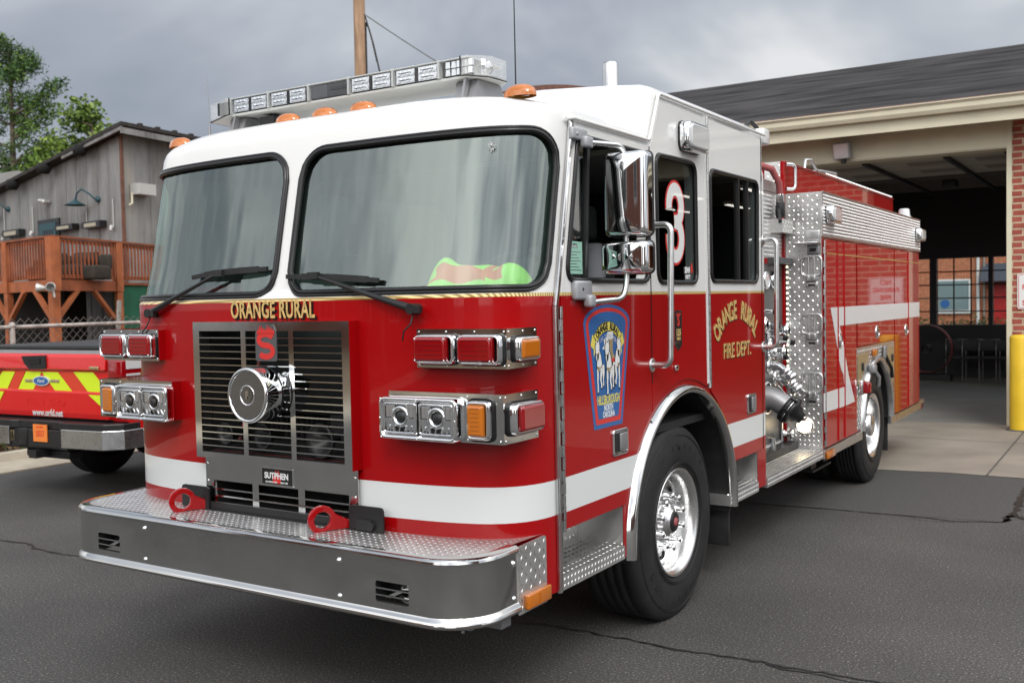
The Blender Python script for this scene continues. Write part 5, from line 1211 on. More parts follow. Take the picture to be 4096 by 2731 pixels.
J = {'pelvis': (px,py+.05,1.50,(.17,.13)), 'spine': (px,py+.07,1.68,(.16,.12)), 'chest': (px,py+.06,1.86,(.19,.13)), 'neck0': (px,py+.05,2.00,(.085,.08)), 'neck': (px,py+.03,2.06,.058), 'head0': (px,py+.01,2.13,(.075,.085)), 'head': (px,py-.0,2.22,(.085,.10)), 'crown': (px,py+.01,2.30,(.06,.07))}
Bn = [('pelvis','spine'),('spine','chest'),('chest','neck0'),('neck0','neck'),('neck','head0'),('head0','head'),('head','crown')]
for s, n_ in ((1,'r'),(-1,'l')):
    J['sh'+n_] = (px+s*.19,py+.05,1.95,.07); J['el'+n_] = (px+s*.27,py-.14,1.74,.048); J['wr'+n_] = (px+s*.20,py-.38,1.80,.031); J['pa'+n_] = (px+s*.19,py-.45,1.83,(.040,.022))
    Bn += [('chest','sh'+n_),('sh'+n_,'el'+n_),('el'+n_,'wr'+n_),('wr'+n_,'pa'+n_)]
    for k in range(4):
        J[f'f{k}{n_}'] = (px+s*(.19-.018*k+.02),py-.495,1.852-.008*k,.0095); J[f'g{k}{n_}'] = (px+s*(.18-.018*k+.02),py-.515,1.82-.006*k,.0085); Bn += [('pa'+n_,f'f{k}{n_}'),(f'f{k}{n_}',f'g{k}{n_}')]
    J['th'+n_] = (px+s*.155,py-.46,1.865,.011); Bn += [('pa'+n_,'th'+n_)]
    J['hip'+n_] = (px+s*.10,py+.0,1.47,.10); J['kn'+n_] = (px+s*.14,py-.42,1.52,.068); J['an'+n_] = (px+s*.14,py-.52,1.16,.045); J['to'+n_] = (px+s*.14,py-.66,1.10,(.045,.035)); Bn += [('pelvis','hip'+n_),('hip'+n_,'kn'+n_),('kn'+n_,'an'+n_),('an'+n_,'to'+n_)]
def pcol(c):
    if c.z > 2.03: return 0
    if c.y < py-.20 and c.z > 1.70: return 0
    if c.z < 1.54 or (c.y < py-.2): return 2
    return 1
pme = skin_body('person', J, Bn, ['skin', 'shirt_grey', 'trousers'], 2, pcol)
dv = obj('person', None, None, data=pme); tag(dv, 'driver in a grey shirt sitting in the dark cab behind the open side window', 'person')
q = MB(); q.lathe((px,py+.02,2.235),(0,.15,1),[(0,.098),(.04,.097),(.075,.078),(.10,.045),(.108,.001)],20); obj('hair', q, 'hair_dark', dv)
q = MB(); 
for s in (1,-1): q.dome((px+s*.084,py+.01,2.19),(s,0,0),.026,.016,10,0); q.dome((px+s*.030,py-.088,2.205),(0,-1,0),.011,.006,8,1)
q.dome((px,py-.095,2.175),(0,-1,0),.014,.022,8,0); q.beam((px-.022,py-.096,2.135),(px+.022,py-.096,2.135),.006,.008,2)
obj('face', q, ['skin', 'decal_white', 'decal_red'], dv)
# ================================================================= GROUND
def asphalt():
    mt, t, b = base('asphalt'); tcn = N(t, 'ShaderNodeTexCoord')
    a = N(t, 'ShaderNodeTexNoise'); a.inputs['Scale'].default_value = 85; a.inputs['Detail'].default_value = 5; a.inputs['Roughness'].default_value = .7; t.links.new(tcn.outputs['Object'], a.inputs['Vector'])
    v = N(t, 'ShaderNodeTexVoronoi'); v.inputs['Scale'].default_value = 70; t.links.new(tcn.outputs['Object'], v.inputs['Vector'])
    c = N(t, 'ShaderNodeTexNoise'); c.inputs['Scale'].default_value = .8; c.inputs['Detail'].default_value = 6; t.links.new(tcn.outputs['Object'], c.inputs['Vector'])
    r1 = ramp(t, [(.34,(.032,.0312,.030)),(.50,(.066,.064,.061)),(.60,(.115,.111,.105)),(.68,(.46,.44,.41))]); t.links.new(a.outputs[0], r1.inputs[0])
    r2 = ramp(t, [(.3,(.74,.74,.75)),(.7,(1.18,1.17,1.16))]); t.links.new(c.outputs[0], r2.inputs[0])
    r3 = ramp(t, [(0,(1.5,1.48,1.45)),(.12,(1.0,1.0,1.0)),(.5,(.86,.86,.86))]); t.links.new(v.outputs[0], r3.inputs[0])
    def mul(x, y):
        n = t.nodes.new('ShaderNodeMix'); n.data_type = 'RGBA'; n.blend_type = 'MULTIPLY'; n.inputs[0].default_value = 1; t.links.new(x, n.inputs[6]); t.links.new(y, n.inputs[7]); return n.outputs[2]
    t.links.new(mul(mul(r1.outputs[0], r2.outputs[0]), r3.outputs[0]), b.inputs['Base Color'])
    b.inputs['Roughness'].default_value = .82; bp = N(t, 'ShaderNodeBump'); bp.inputs['Strength'].default_value = .55; bp.inputs['Distance'].default_value = .006; t.links.new(a.outputs[0], bp.inputs['Height']); t.links.new(bp.outputs[0], b.inputs['Normal'])
asphalt()
pm('tar', (.012,.012,.013), .5, noise=.3, ns=30, bump=.3)
pm('asphalt_patch', (.070,.069,.067), .85, noise=.35, ns=60, bump=.4, bs=150, ndet=8)
pm('concrete', (.265,.235,.195), .85, noise=.16, ns=1.6, bump=.15, bs=40, ndet=8)
pm('concrete_joint', (.10,.095,.085), .9)
pm('kerb_concrete', (.42,.38,.30), .85, noise=.15, ns=4, bump=.2)
pm('soil', (.14,.10,.06), .95, noise=.5, ns=3, bump=.5, bs=20, ndet=8)
q = MB(); q.add([(-400,-400,0),(400,-400,0),(400,400,0),(-400,400,0)], [(0,1,2,3)]); struct('ground', q, 'asphalt')
def sheet(pts, z): return MB().add([(x, y, z) for x, y in pts], [tuple(range(len(pts)))])
struct('apron', sheet([(-7,6.80),(1.0,6.86),(1.70,6.98),(3.2,6.95),(9,6.9),(9,10.9),(-7,10.9)], .006), 'concrete')
q = MB()
for a, b, w in (((2.055,6.97),(2.05,10.88),.018),((-7,9.27),(9,9.28),.012),((-1.2,6.85),(-1.2,10.88),.014)): 
    a, b = Vector((*a,0)), Vector((*b,0)); n_ = (b-a).normalized().cross(Vector((0,0,1)))*w/2; q.add([(p.x, p.y, .0105) for p in (a-n_, b-n_, b+n_, a+n_)], [(3,2,1,0)])
struct('apron_joints', q, 'concrete_joint')
def crack(name, pts, w0, z=.004, seed=1, mat='tar', jit=.012):
    r_ = random.Random(seed); P = []
    for i in range(len(pts)-1):
        a, b = Vector(pts[i]), Vector(pts[i+1]); n_ = max(1, int((b-a).length/.035))
        for k in range(n_): P.append(a.lerp(b, k/n_)+Vector((r_.uniform(-jit,jit), r_.uniform(-jit,jit))))
    P.append(Vector(pts[-1])); q = MB(); vs = []
    for i, p in enumerate(P):
        d = (P[min(i+1,len(P)-1)]-P[max(i-1,0)]).normalized(); n_ = Vector((-d.y, d.x)); w = w0*r_.uniform(.35,1.25)*(.3 if i in (0, len(P)-1) else 1)
        vs += [(p.x-n_.x*w, p.y-n_.y*w, z), (p.x+n_.x*w, p.y+n_.y*w, z)]
    q.add(vs, [(2*i, 2*i+2, 2*i+3, 2*i+1) for i in range(len(P)-1)]); return struct(name, q, mat)
crack('pavement_crack', [(-.6,1.10),(.1,1.20),(.504,1.252),(.66,1.288),(.89,1.288),(1.228,1.284),(1.34,1.266),(1.475,1.288),(1.63,1.304),(1.80,1.311),(1.913,1.303),(2.07,1.321),(2.26,1.321),(2.9,1.40),(4.2,1.5)], .010, seed=3, jit=.011)
crack('pavement_crack', [(-7.5,.9),(-5.2,.99),(-3.974,.986),(-3.711,1.021),(-3.60,1.01),(-3.490,.960),(-3.212,.948),(-3.03,.967),(-2.893,1.015),(-1.8,1.03),(-.6,1.10)], .013, seed=5, jit=.008)
crack('pavement_crack', [(.2,4.78),(.881,4.823),(1.142,4.853),(1.447,4.859),(1.81,4.869),(2.106,4.846),(2.413,4.967)], .010, seed=8, jit=.008)
crack('pavement_crack', [(2.44,6.9),(2.432,6.247),(2.438,5.788),(2.456,5.457),(2.413,4.967),(2.45,5.25),(2.60,5.08),(3.4,5.0)], .028, seed=9, jit=.016)
crack('pavement_crack', [(1.75,1.33),(1.90,1.275),(2.05,1.285),(2.20,1.255),(2.4,1.28)], .007, seed=13, jit=.010)
crack('pavement_crack', [(1.75,4.80),(1.935,4.757),(2.11,4.825)], .006, seed=11)
q = MB(); q.add([(-2,4.86,.002),(.88,4.83,.002),(2.41,4.96,.002),(2.44,5.8,.002),(2.43,6.95,.002),(1.7,7.0,.002),(-2,6.85,.002)], [tuple(range(7))]); struct('asphalt_patch', q, 'asphalt_patch')
# kerb, verge
struct('kerb', MB().prism([(-7.62,0.0),(-6.90,0.0),(-6.90,.015),(-7.40,.05),(-7.44,.13),(-7.62,.13)], 'y', -30, 9.5), 'kerb_concrete')
struct('verge', sheet([(-40,-30),(-7.62,-30),(-7.62,40),(-40,40)], .06), 'soil')
pm('ivy', (.06,.075,.02), .7, noise=.4, ns=6); pm('dry_leaf', (.22,.14,.06), .8, noise=.4, ns=6)
def leaves(name, n, fpos, size, mats, seed, parent=None, tri=False):
    r_ = random.Random(seed); q = MB()
    for i in range(n):
        c, mi = fpos(r_); s = size*r_.uniform(.6,1.4)
        a = Vector((r_.gauss(0,1), r_.gauss(0,1), r_.gauss(0,.8))).normalized(); b = a.cross(Vector((r_.gauss(0,1), r_.gauss(0,1), r_.gauss(0,1)))).normalized()
        if tri: q.add([c-b*s*.14, c+b*s*.14, c+a*s*1.6], [(0,1,2)], mi)
        else: q.add([c-a*s, c-b*s*.55, c+a*s, c+b*s*.55], [(0,1,2,3)], mi)
    return obj(name, q, mats, parent)
vl = leaves('ground_cover', 9000, lambda r: (Vector((-7.75-abs(r.gauss(0,.55)), r.uniform(-6,14), .08+abs(r.gauss(0,.16))+.05*r.random())), 0 if r.random() < .55 else 1), .045, ['ivy', 'dry_leaf'], 3); vl['kind'] = 'stuff'; vl['label'] = 'weeds and dead leaves along the fence foot'

# ================================================================= FENCE
pm('galvanised', (.33,.31,.28), .5, .7, noise=.3, ns=20); pm('rusty_rail', (.40,.36,.33), .65, .2, noise=.4, ns=10)
def wire_mat():
    mt, t, b = base('chain_link'); b.inputs['Base Color'].default_value = (.20,.19,.17,1); b.inputs['Metallic'].default_value = .5; b.inputs['Roughness'].default_value = .5
wire_mat()
fe = thing('chain_link_fence', 'rusty chain link fence with a top rail, running behind the red pickup', 'fence', (-8.1, 3, 0))
q = MB(); q.cyl((-8.1,-4,1.50),(-8.1,12,1.56),.024,8); obj('top_rail', q, 'rusty_rail', fe)
for y in (-2.4,.6,3.62,6.6,9.6):
    q = MB(); q.cyl((-8.1,y,0),(-8.1,y,1.54),.032,8); q.dome((-8.1,y,1.54),(0,0,1),.045,.05,8); obj('post', q, 'rusty_rail', fe)
q = MB(); s_ = .075; zt = 1.60
y = -4.0
while y < 10:
    for sg in (1, -1):
        y0_ = y if sg > 0 else y+zt; p0 = Vector((-8.13, y0_, .03)); p1 = Vector((-8.13, y0_+sg*zt, .03+zt)); q.beam(p0, p1, .0045, .0045)
    y += s_*1.414
obj('mesh', q, 'chain_link', fe)

# ================================================================= FIRE STATION
def brick_mat(name, c1, c2, mort, scale=1.0, ms=.012):
    mt, t, b = base(name); tcn = N(t, 'ShaderNodeTexCoord'); s = N(t, 'ShaderNodeSeparateXYZ'); t.links.new(tcn.outputs['Object'], s.inputs[0]); cm = N(t, 'ShaderNodeCombineXYZ')
    t.links.new(m('ADD', s.outputs[0], s.outputs[1], tree=t), cm.inputs[0]); t.links.new(s.outputs[2], cm.inputs[1])
    bn = N(t, 'ShaderNodeTexBrick'); bn.inputs['Scale'].default_value = 1; bn.inputs['Brick Width'].default_value = .215*scale; bn.inputs['Row Height'].default_value = .072*scale; bn.inputs['Mortar Size'].default_value = ms*scale*.5; bn.inputs['Mortar Smooth'].default_value = .1
    bn.inputs['Color1'].default_value = (*c1,1); bn.inputs['Color2'].default_value = (*c2,1); bn.inputs['Mortar'].default_value = (*mort,1); t.links.new(cm.outputs[0], bn.inputs['Vector'])
    n_ = N(t, 'ShaderNodeTexNoise'); n_.inputs['Scale'].default_value = 9; n_.inputs['Detail'].default_value = 5; t.links.new(tcn.outputs['Object'], n_.inputs['Vector']); r_ = ramp(t, [(.3,(.78,.76,.75)),(.7,(1.15,1.12,1.1))]); t.links.new(n_.outputs[0], r_.inputs[0])
    x = t.nodes.new('ShaderNodeMix'); x.data_type = 'RGBA'; x.blend_type = 'MULTIPLY'; x.inputs[0].default_value = 1; t.links.new(bn.outputs[0], x.inputs[6]); t.links.new(r_.outputs[0], x.inputs[7]); t.links.new(x.outputs[2], b.inputs['Base Color'])
    bp = N(t, 'ShaderNodeBump'); bp.inputs['Strength'].default_value = .5; bp.inputs['Distance'].default_value = .008; bp.invert = True; t.links.new(bn.outputs['Fac'], bp.inputs['Height']); t.links.new(bp.outputs[0], b.inputs['Normal']); b.inputs['Roughness'].default_value = .85
brick_mat('station_brick', (.30,.065,.045), (.36,.095,.065), (.50,.42,.30), 1.12, .018)
brick_mat('street_brick', (.42,.12,.05), (.50,.16,.07), (.45,.35,.25)); brick_mat('dark_brick', (.16,.045,.03), (.20,.06,.04), (.22,.18,.14))
pm('cream_paint', (.62,.58,.44), .5, noise=.05, ns=3); pm('cream_soffit', (.50,.46,.36), .7, noise=.1, ns=2)
pm('shingle', (.038,.036,.037), .95, noise=.75, ns=1.9, bump=.4, bs=25, stretch=(.45,2.2,2.2), ndet=9, spec=.2)
pm('rust_flashing', (.13,.055,.035), .7, noise=.3); pm('bay_wall', (.16,.155,.145), .8, noise=.1); pm('bay_floor', (.20,.195,.18), .5, noise=.25, ns=1.2, ndet=7); pm('bay_ceiling', (.26,.245,.22), .8)
pm('tube_glow', (1,1,1), .4, em=(1,.95,.85), es=5)
pm('door_panel_white', (.45,.43,.38), .6); pm('yellow_paint', (.78,.52,.03), .42, noise=.08, ns=4, bump=.05, bs=12); pm('dark_steel', (.02,.02,.022), .5, .3)
FS = thing('fire_station', 'brick fire station with cream trim, shingled roof and one open engine bay', 'building', (0, 11, 0))
YF = 10.9; XR = 1.80; XL = -3.0
for a_, b_ in (((1.86,YF,0),(3.34,YF+.3,3.86)), ((8.26,YF,0),(9.7,YF+.3,3.86)), ((-6.5,YF,0),(XL-.06,YF+.3,3.86)), ((9.4,YF+.3,0),(9.7,18.6,3.86)), ((-6.5,YF+.3,0),(-6.2,18.6,3.86))):
    q = MB(); q.box(a_, b_, 0); obj('brick_wall', q, 'station_brick', FS)
for x0, x1 in ((XR,1.86), (XL-.06,XL), (3.34,3.40), (8.20,8.26)):
    q = MB(); q.box((x0,YF-.03,0),(x1,YF+.32,3.86),0); obj('door_jamb', q, 'cream_paint', FS)
for x0, x1 in ((XL,XR), (3.40,8.20)):
    q = MB(); q.box((x0,YF-.02,3.525),(x1,YF+.30,3.86),0); q.box((x0,YF-.024,3.525),(x1,YF-.021,3.545),1); obj('door_header', q, ['cream_paint','cream_soffit'], FS)
for x in (4.6, 5.8, 7.0):
    for y in (12.9, 15.4):
        q = MB(); q.box((x-.07,y-.6,3.44),(x+.07,y+.6,3.50),0); q.box((x-.05,y-.58,3.432),(x+.05,y+.58,3.4395),1); obj('tube_light', q, ['decal_white', 'tube_glow'], FS)
q = MB(); q.box((-6.9,10.40,3.862),(9.9,YF+.3,3.885),0); obj('soffit', q, 'cream_soffit', FS)
q = MB(); q.box((-6.9,10.375,3.80),(9.9,10.399,3.975),0); obj('fascia', q, 'cream_paint', FS)
q = MB(); q.prism([(10.372,3.955),(10.29,3.955),(10.265,4.00),(10.265,4.055),(10.245,4.075),(10.245,4.098),(10.262,4.098),(10.268,4.08),(10.30,4.02),(10.372,4.02)], 'x', -6.95, 9.95, 0); obj('gutter', q, 'cream_paint', FS)
q = MB(); q.add([(-6.95,10.26,4.085),(9.95,10.26,4.085),(9.95,14.85,5.66),(-6.95,14.85,5.66),(9.95,19.4,4.085),(-6.95,19.4,4.085)], [(0,1,2,3),(3,2,4,5)]); q.add([(-6.95,10.30,3.98),(9.95,10.30,3.98),(9.95,14.85,5.55),(-6.95,14.85,5.55),(9.95,19.4,3.98),(-6.95,19.4,3.98)], [(3,2,1,0),(5,4,2,3)]); q.add([(-6.95,10.26,4.085),(-6.95,14.85,5.66),(-6.95,19.4,4.085),(-6.95,19.4,3.98),(-6.95,14.85,5.55),(-6.95,10.30,3.98)], [(0,1,4,5),(1,2,3,4)])
obj('roof', q, 'shingle', FS)
q = MB(); q.add([(-6.95,10.235,4.081),(9.95,10.235,4.081),(9.95,10.38,4.132),(-6.95,10.38,4.132)], [(0,1,2,3)]); obj('drip_edge', q, 'rust_flashing', FS)
q = MB(); q.box((-6.2,YF+.3,3.84),(9.4,18.6,3.86),0); obj('bay_ceiling', q, 'bay_ceiling', FS)
q = MB(); q.box((-6.2,YF,.0),(9.4,18.6,.009),0); obj('bay_floor', q, 'bay_floor', FS)
q = MB()
for y in (12.6, 14.6, 16.6): q.box((-6.2,y,3.60),(8.7,y+.12,3.84),0)
obj('ceiling_beam', q, 'bay_wall', FS)
q = MB(); YB = 18.6
wins = [(-3.2,-1.95),(-1.85,-.45),(-.32,.64),(.72,1.75),(1.85,3.3)]
zb_, zt_ = 1.06, 2.40; q.box((-6.2,YB,0),(9.4,YB+.2,zb_),0); q.box((-6.2,YB,zt_),(9.4,YB+.2,3.86),0); xe = -6.2
for a, b in wins: q.box((xe,YB,zb_),(a,YB+.2,zt_),0); xe = b
q.box((xe,YB,zb_),(9.4,YB+.2,zt_),0); obj('back_wall', q, 'dark_steel', FS)
for a, b in wins:
    q = MB()
    for k in (1, 2): xx = a+(b-a)*k/3; q.box((xx-.012,YB+.05,zb_),(xx+.012,YB+.09,zt_))
    for k in range(1, 5): zz = zb_+(zt_-zb_)*k/5; q.box((a,YB+.05,zz-.012),(b,YB+.09,zz+.012))
    w_ = obj('window', q, 'dark_steel', FS); g = MB(); g.add([(a,YB+.08,zb_),(b,YB+.08,zb_),(b,YB+.08,zt_),(a,YB+.08,zt_)], [(0,1,2,3)]); obj('pane', g, 'house_glass', w_)
od = MB()
for k in range(5): od.box((XL+.05,11.3+k*.50,3.555),(XR-.05,11.3+k*.50+.46,3.60),0)
for k in range(5):
    for x in (-2.6,-1.6,-.6,.4,1.3): od.box((x,11.36+k*.5,3.550),(x+.6 if x < 1 else x+.4,11.36+k*.5+.34,3.5545),2 if k % 2 else 0)
for x in (XL+.02,-1.2,-.05,1.0,XR-.06): od.box((x,11.2,3.50),(x+.05,16.5,3.549),1)
od.rbox((.55,13.9,3.38),(.75,14.2,3.50),.02,1); obj('overhead_door', od, ['door_panel_white', 'dark_steel', 'bay_ceiling'], FS)
fl = thing('floodlight', 'grey square floodlight mounted on the cream beam over the open bay', 'floodlight', (-.19, 10.86, 3.68))
q = MB(); q.xf(Matrix()) 
q.rbox((-.115,-.13,-.10),(.115,-.03,.12),.012,0); q.box((-.10,-.134,-.085),(.10,-.130,.105),1); q.cyl((0,-.08,-.16),(0,-.06,-.09),.035,10,2); q.box((-.03,-.05,-.05),(.03,.01,.05),2); q.xf(Matrix.Rotation(RD(-12),4,'Z') @ Matrix.Rotation(RD(12),4,'X'))
obj('lamp_housing', q, ['grey_bracket', 'lens_frost', 'dark_steel'], fl, local=True)
bo = thing('bollard', 'yellow steel bollard guarding the right side of the open bay', 'bollard', (2.005, 10.46, 0))
q = MB(); q.lathe((0,0,.0),(0,0,1),[(0,.128),(1.14,.128),(1.168,.118),(1.182,.09),(1.186,.001)],36,0); obj('post', q, 'yellow_paint', bo, local=True)
q = MB(); q.lathe((0,0,.006),(0,0,1),[(0,.17),(.012,.165),(.014,.128)],28,0); obj('base_collar', q, 'concrete_joint', bo, local=True)
bo2 = dup(bo, (3.16, 10.46, 0), label='yellow steel bollard at the far end of the brick pier, beyond the sign')
bo['group'] = bo2['group'] = 'yellow bollards at the brick pier'
sg = thing('no_parking_sign', 'white and red NO PARKING FIRE STATION sign on the brick pier', 'sign', (2.145, 10.895, 1.715))
q = MB(); q.prism(rpoly([(-.225,-.225),(.225,-.225),(.225,.225),(-.225,.225)], .035), 'y', -.012, -.004, 0)
a_ = rpoly([(-.210,-.210),(.210,-.210),(.210,.210),(-.210,.210)], .028); q.tube([(p[0], -.013, p[1]) for p in a_], .0035, 4, closed=True, mi=1)
for i, (tx, sz) in enumerate((('NO', .10), ('PARKING', .085), ('FIRE', .085), ('STATION', .085))): q.join(text_mb(tx, sz, 'y-', (0,-.014,.15-.10*i), .95, .0006, .002, mi=1))
obj('sign_plate', q, ['decal_white', 'decal_red'], sg, local=True)
# things stored in the bay
q = MB(); q.lathe((-.35,17.6,.62),(0,1,0),[(0,.46),(.05,.48),(.16,.48),(.2,.46)],32,0); q.lathe((-.35,17.6,.62),(0,1,0),[(0,.08),(.2,.08)],12,1); q.box((-.8,17.55,.01),(.1,17.85,.12),1); q = tag(obj('hose_reel', q, ['hose_red', 'dark_steel']), 'large red hose reel standing in the dark bay by the back wall', 'hose reel')
pm('chair_frame', (.5,.5,.5), .3, .8)
for k in range(6):
    t_ = thing('folding_chair', 'grey folding chair in the row along the back of the bay', 'chair', (.15+k*.30, 17.9-.02*k, 0), .15, 'folding chairs in the dark bay')
    q = MB(); q.tube([(-.18,.2,.01),(-.18,.0,.44),(-.18,-.1,.80),(.18,-.1,.80),(.18,0,.44),(.18,.2,.01)],.012,6); q.tube([(-.18,-.2,.01),(-.18,.15,.45),(.18,.15,.45),(.18,-.2,.01)],.012,6); obj('frame', q, 'chair_frame', t_, local=True)
    q = MB(); q.rbox((-.19,-.18,.43),(.19,.18,.46),.01); obj('seat', q, 'dark_steel', t_, local=True); q = MB(); q.rbox((-.17,-.11,.58),(.17,-.085,.79),.008); obj('backrest', q, 'dark_steel', t_, local=True)

# ---- building across the far street, seen through the back windows
sb = thing('street_building', 'orange brick building with a red door and dark awning across the far street', 'building', (-3, 40, 0))
q = MB(); q.box((-14,40,0),(12,48,6.5),0); obj('wall', q, 'street_brick', sb)
pm('red_door', (.42,.02,.02), .4); pm('awning_grey', (.05,.06,.08), .7); pm('shop_glass', (.20,.27,.28), .2)
q = MB(); q.box((-3.9,39.93,.93),(-2.60,39.99,2.22),0); q.box((-3.82,39.91,1.0),(-2.68,39.93,2.15),1); q.box((-3.95,39.88,.86),(-2.55,39.99,.93),0); q.disc((-3.55,39.90,1.25),(0,-1,0),.17,20,2); obj('window', q, ['decal_white', 'shop_glass', 'decal_blue'], sb)
q = MB(); q.box((-1.78,39.92,0),(-.80,39.99,1.98),0); obj('door', q, 'red_door', sb)
q = MB(); q.add([(-2.2,39.98,2.80),(-.3,39.98,2.80),(-.3,39.2,2.10),(-2.2,39.2,2.10),(-2.2,39.98,2.1),(-.3,39.98,2.1)], [(3,2,1,0),(0,4,3),(1,2,5)]); obj('awning', q, 'awning_grey', sb)
q = MB(); q.cyl((-2.34,39.9,0),(-2.34,39.9,6.4),.06,10); q.cyl((-2.12,39.9,0),(-2.12,39.9,6.4),.045,10,1); obj('downpipe', q, ['decal_white', 'galvanised'], sb)
hd = leaves('hedge', 2600, lambda r: (Vector((r.uniform(-8,1), 39.2+r.gauss(0,.15), .1+abs(r.gauss(0,.28)))), 0), .07, ['bush_leaf' if 'bush_leaf' in MATS else 'ivy'], 9); hd['kind'] = 'stuff'; hd['label'] = 'low planting at the foot of the far brick wall'

# ---- the street behind the camera (seen in the chrome and the paint)
pm('window_dark', (.02,.025,.03), .1); pm('beige_stucco', (.45,.40,.30), .8, noise=.1)
def facade(name, label, x0, x1, y0, y1, h, mat, face, n, floors, seed=0):
    T = thing(name, label, 'building', ((x0+x1)/2, (y0+y1)/2, 0)); q = MB(); q.box((x0,y0,0),(x1,y1,h),0); obj('wall', q, mat, T)
    q = MB(); q.box((x0-.15,y0-.15,h),(x1+.15,y1+.15,h+.35),0); obj('cornice', q, 'beige_stucco', T)
    for f in range(floors):
        for k in range(n):
            z = 1.1+f*3.4; q = MB()
            if face in 'ns':
                y = y1 if face == 'n' else y0; s_ = 1 if face == 'n' else -1; xx = x0+(x1-x0)*(k+.5)/n
                q.box((xx-.65,y,z),(xx+.65,y+s_*.06,z+1.7),0); q.box((xx-.55,y+s_*.06,z+.1),(xx+.55,y+s_*.07,z+1.6),1); q.box((xx-.02,y+s_*.07,z+.1),(xx+.02,y+s_*.09,z+1.6),0)
            else:
                x = x0 if face == 'w' else x1; s_ = -1 if face == 'w' else 1; yy = y0+(y1-y0)*(k+.5)/n
                q.box((x,yy-.65,z),(x+s_*.06,yy+.65,z+1.7),0); q.box((x+s_*.06,yy-.55,z+.1),(x+s_*.07,yy+.55,z+1.6),1); q.box((x+s_*.07,yy-.02,z+.1),(x+s_*.09,yy+.02,z+1.6),0)
            obj('window', q, ['decal_white', 'window_dark'], T)
    return T
facade('brick_block', 'two storey dark brick building behind the photographer across the street', -26, -4, -34, -24, 6.6, 'dark_brick', 'n', 6, 2)
facade('brick_warehouse', 'red brick warehouse with white windows standing behind the photographer to the right', 30, 40, -44, -4, 7.2, 'dark_brick', 'w', 9, 2)
facade('stucco_building', 'beige stucco building behind the photographer at the end of the street', 0, 11, -52, -44, 7.2, 'beige_stucco', 'n', 4, 2)

# ================================================================= LEFT SIDE: shed, deck
def metal_siding():
    mt, t, b = base('old_siding'); tcn = N(t, 'ShaderNodeTexCoord')
    mpn = N(t, 'ShaderNodeMapping'); mpn.inputs['Scale'].default_value = (1,1,.22); t.links.new(tcn.outputs['Object'], mpn.inputs[0])
    a = N(t, 'ShaderNodeTexNoise'); a.inputs['Scale'].default_value = 1.5; a.inputs['Detail'].default_value = 7; a.inputs['Roughness'].default_value = .65; t.links.new(mpn.outputs[0], a.inputs['Vector'])
    r_ = ramp(t, [(.28,(.10,.085,.075)),(.42,(.19,.185,.18)),(.58,(.27,.27,.265)),(.72,(.31,.285,.25)),(.82,(.36,.26,.17))]); t.links.new(a.outputs[0], r_.inputs[0]); t.links.new(r_.outputs[0], b.inputs['Base Color']); b.inputs['Roughness'].default_value = .55; b.inputs['Metallic'].default_value = .15
    w = N(t, 'ShaderNodeTexWave'); w.inputs['Scale'].default_value = 4.5; w.bands_direction = 'X'; t.links.new(tcn.outputs['Object'], w.inputs[0]); bp = N(t, 'ShaderNodeBump'); bp.inputs['Strength'].default_value = .35; bp.inputs['Distance'].default_value = .02; t.links.new(w.outputs[0], bp.inputs['Height']); t.links.new(bp.outputs[0], b.inputs['Normal'])
metal_siding()
pm('cedar', (.25,.070,.028), .6, noise=.3, ns=3, stretch=(1,1,1), bump=.1, bs=20); pm('cedar_light', (.33,.098,.036), .6, noise=.25, ns=4)
pm('shed_roof', (.03,.026,.024), .8, noise=.4); pm('teal_paint', (.02,.065,.08), .5); pm('green_mesh', (.012,.10,.055), .8, noise=.2, ns=3); pm('pale_metal', (.55,.55,.53), .4, .4); pm('heater_front', (.6,.52,.38), .3, .6)  # the heater fronts get a plain pale metallic colour, no emission
def gpt(P0, ang, t, z, out=0.0):
    a = RD(ang); d = Vector((-sin(a), cos(a), 0)); n_ = Vector((-d.y, d.x, 0)); 
    if n_.dot(Vector((3.3,-3.2,0))-Vector((P0[0],P0[1],0))) < 0: n_ = -n_
    return Vector((P0[0], P0[1], 0))+d*t+n_*out+Vector((0,0,z))
SC = (-20.09, 14.08); G = lambda t, z, o=0.0: gpt(SC, 81, t, z, o); H = lambda t, z, o=0.0: gpt(SC, 8, t, z, o)
SH = thing('tin_shed', 'weathered corrugated metal building with a sloping black roof behind the wooden deck', 'building', (SC[0]-4, SC[1]+4, 0))
q = MB(); roofz = lambda t: 6.45-.118*t
tl = 12.0; vs = [G(0,0), G(tl,0), G(tl,roofz(tl)), G(0,6.42)]; q.add(vs, [(0,1,2,3)]); 
hv = [H(0,0), H(9,0), H(9,6.42), H(0,6.42)]; q.add(hv, [(3,2,1,0)]); 
bk = [H(9,0), H(9,6.42), H(9,roofz(tl))+G(tl,0)-G(0,0), H(9,0)+G(tl,0)-G(0,0)]; q.add(bk, [(0,1,2,3)]); obj('wall', q, 'old_siding', SH)
q = MB()
for k in range(18):
    t_ = .65*k+.1; q.beam(G(t_,0,.004), G(t_,roofz(t_)-.02,.004), .016, .010, 0, up=(1,0,0))
for k in range(12): q.beam(H(.7*k+.3,0,.004), H(.7*k+.3,6.4,.004), .016, .010, 0, up=(1,0,0))
q.beam(G(-.02,0,.02), G(-.02,6.4,.02), .09, .06, 1); obj('siding_seam', q, ['old_siding', 'rust_flashing'], SH)
q = MB(); A = lambda t, h, z: G(t, z, 0)+(H(h,0)-H(0,0)); 
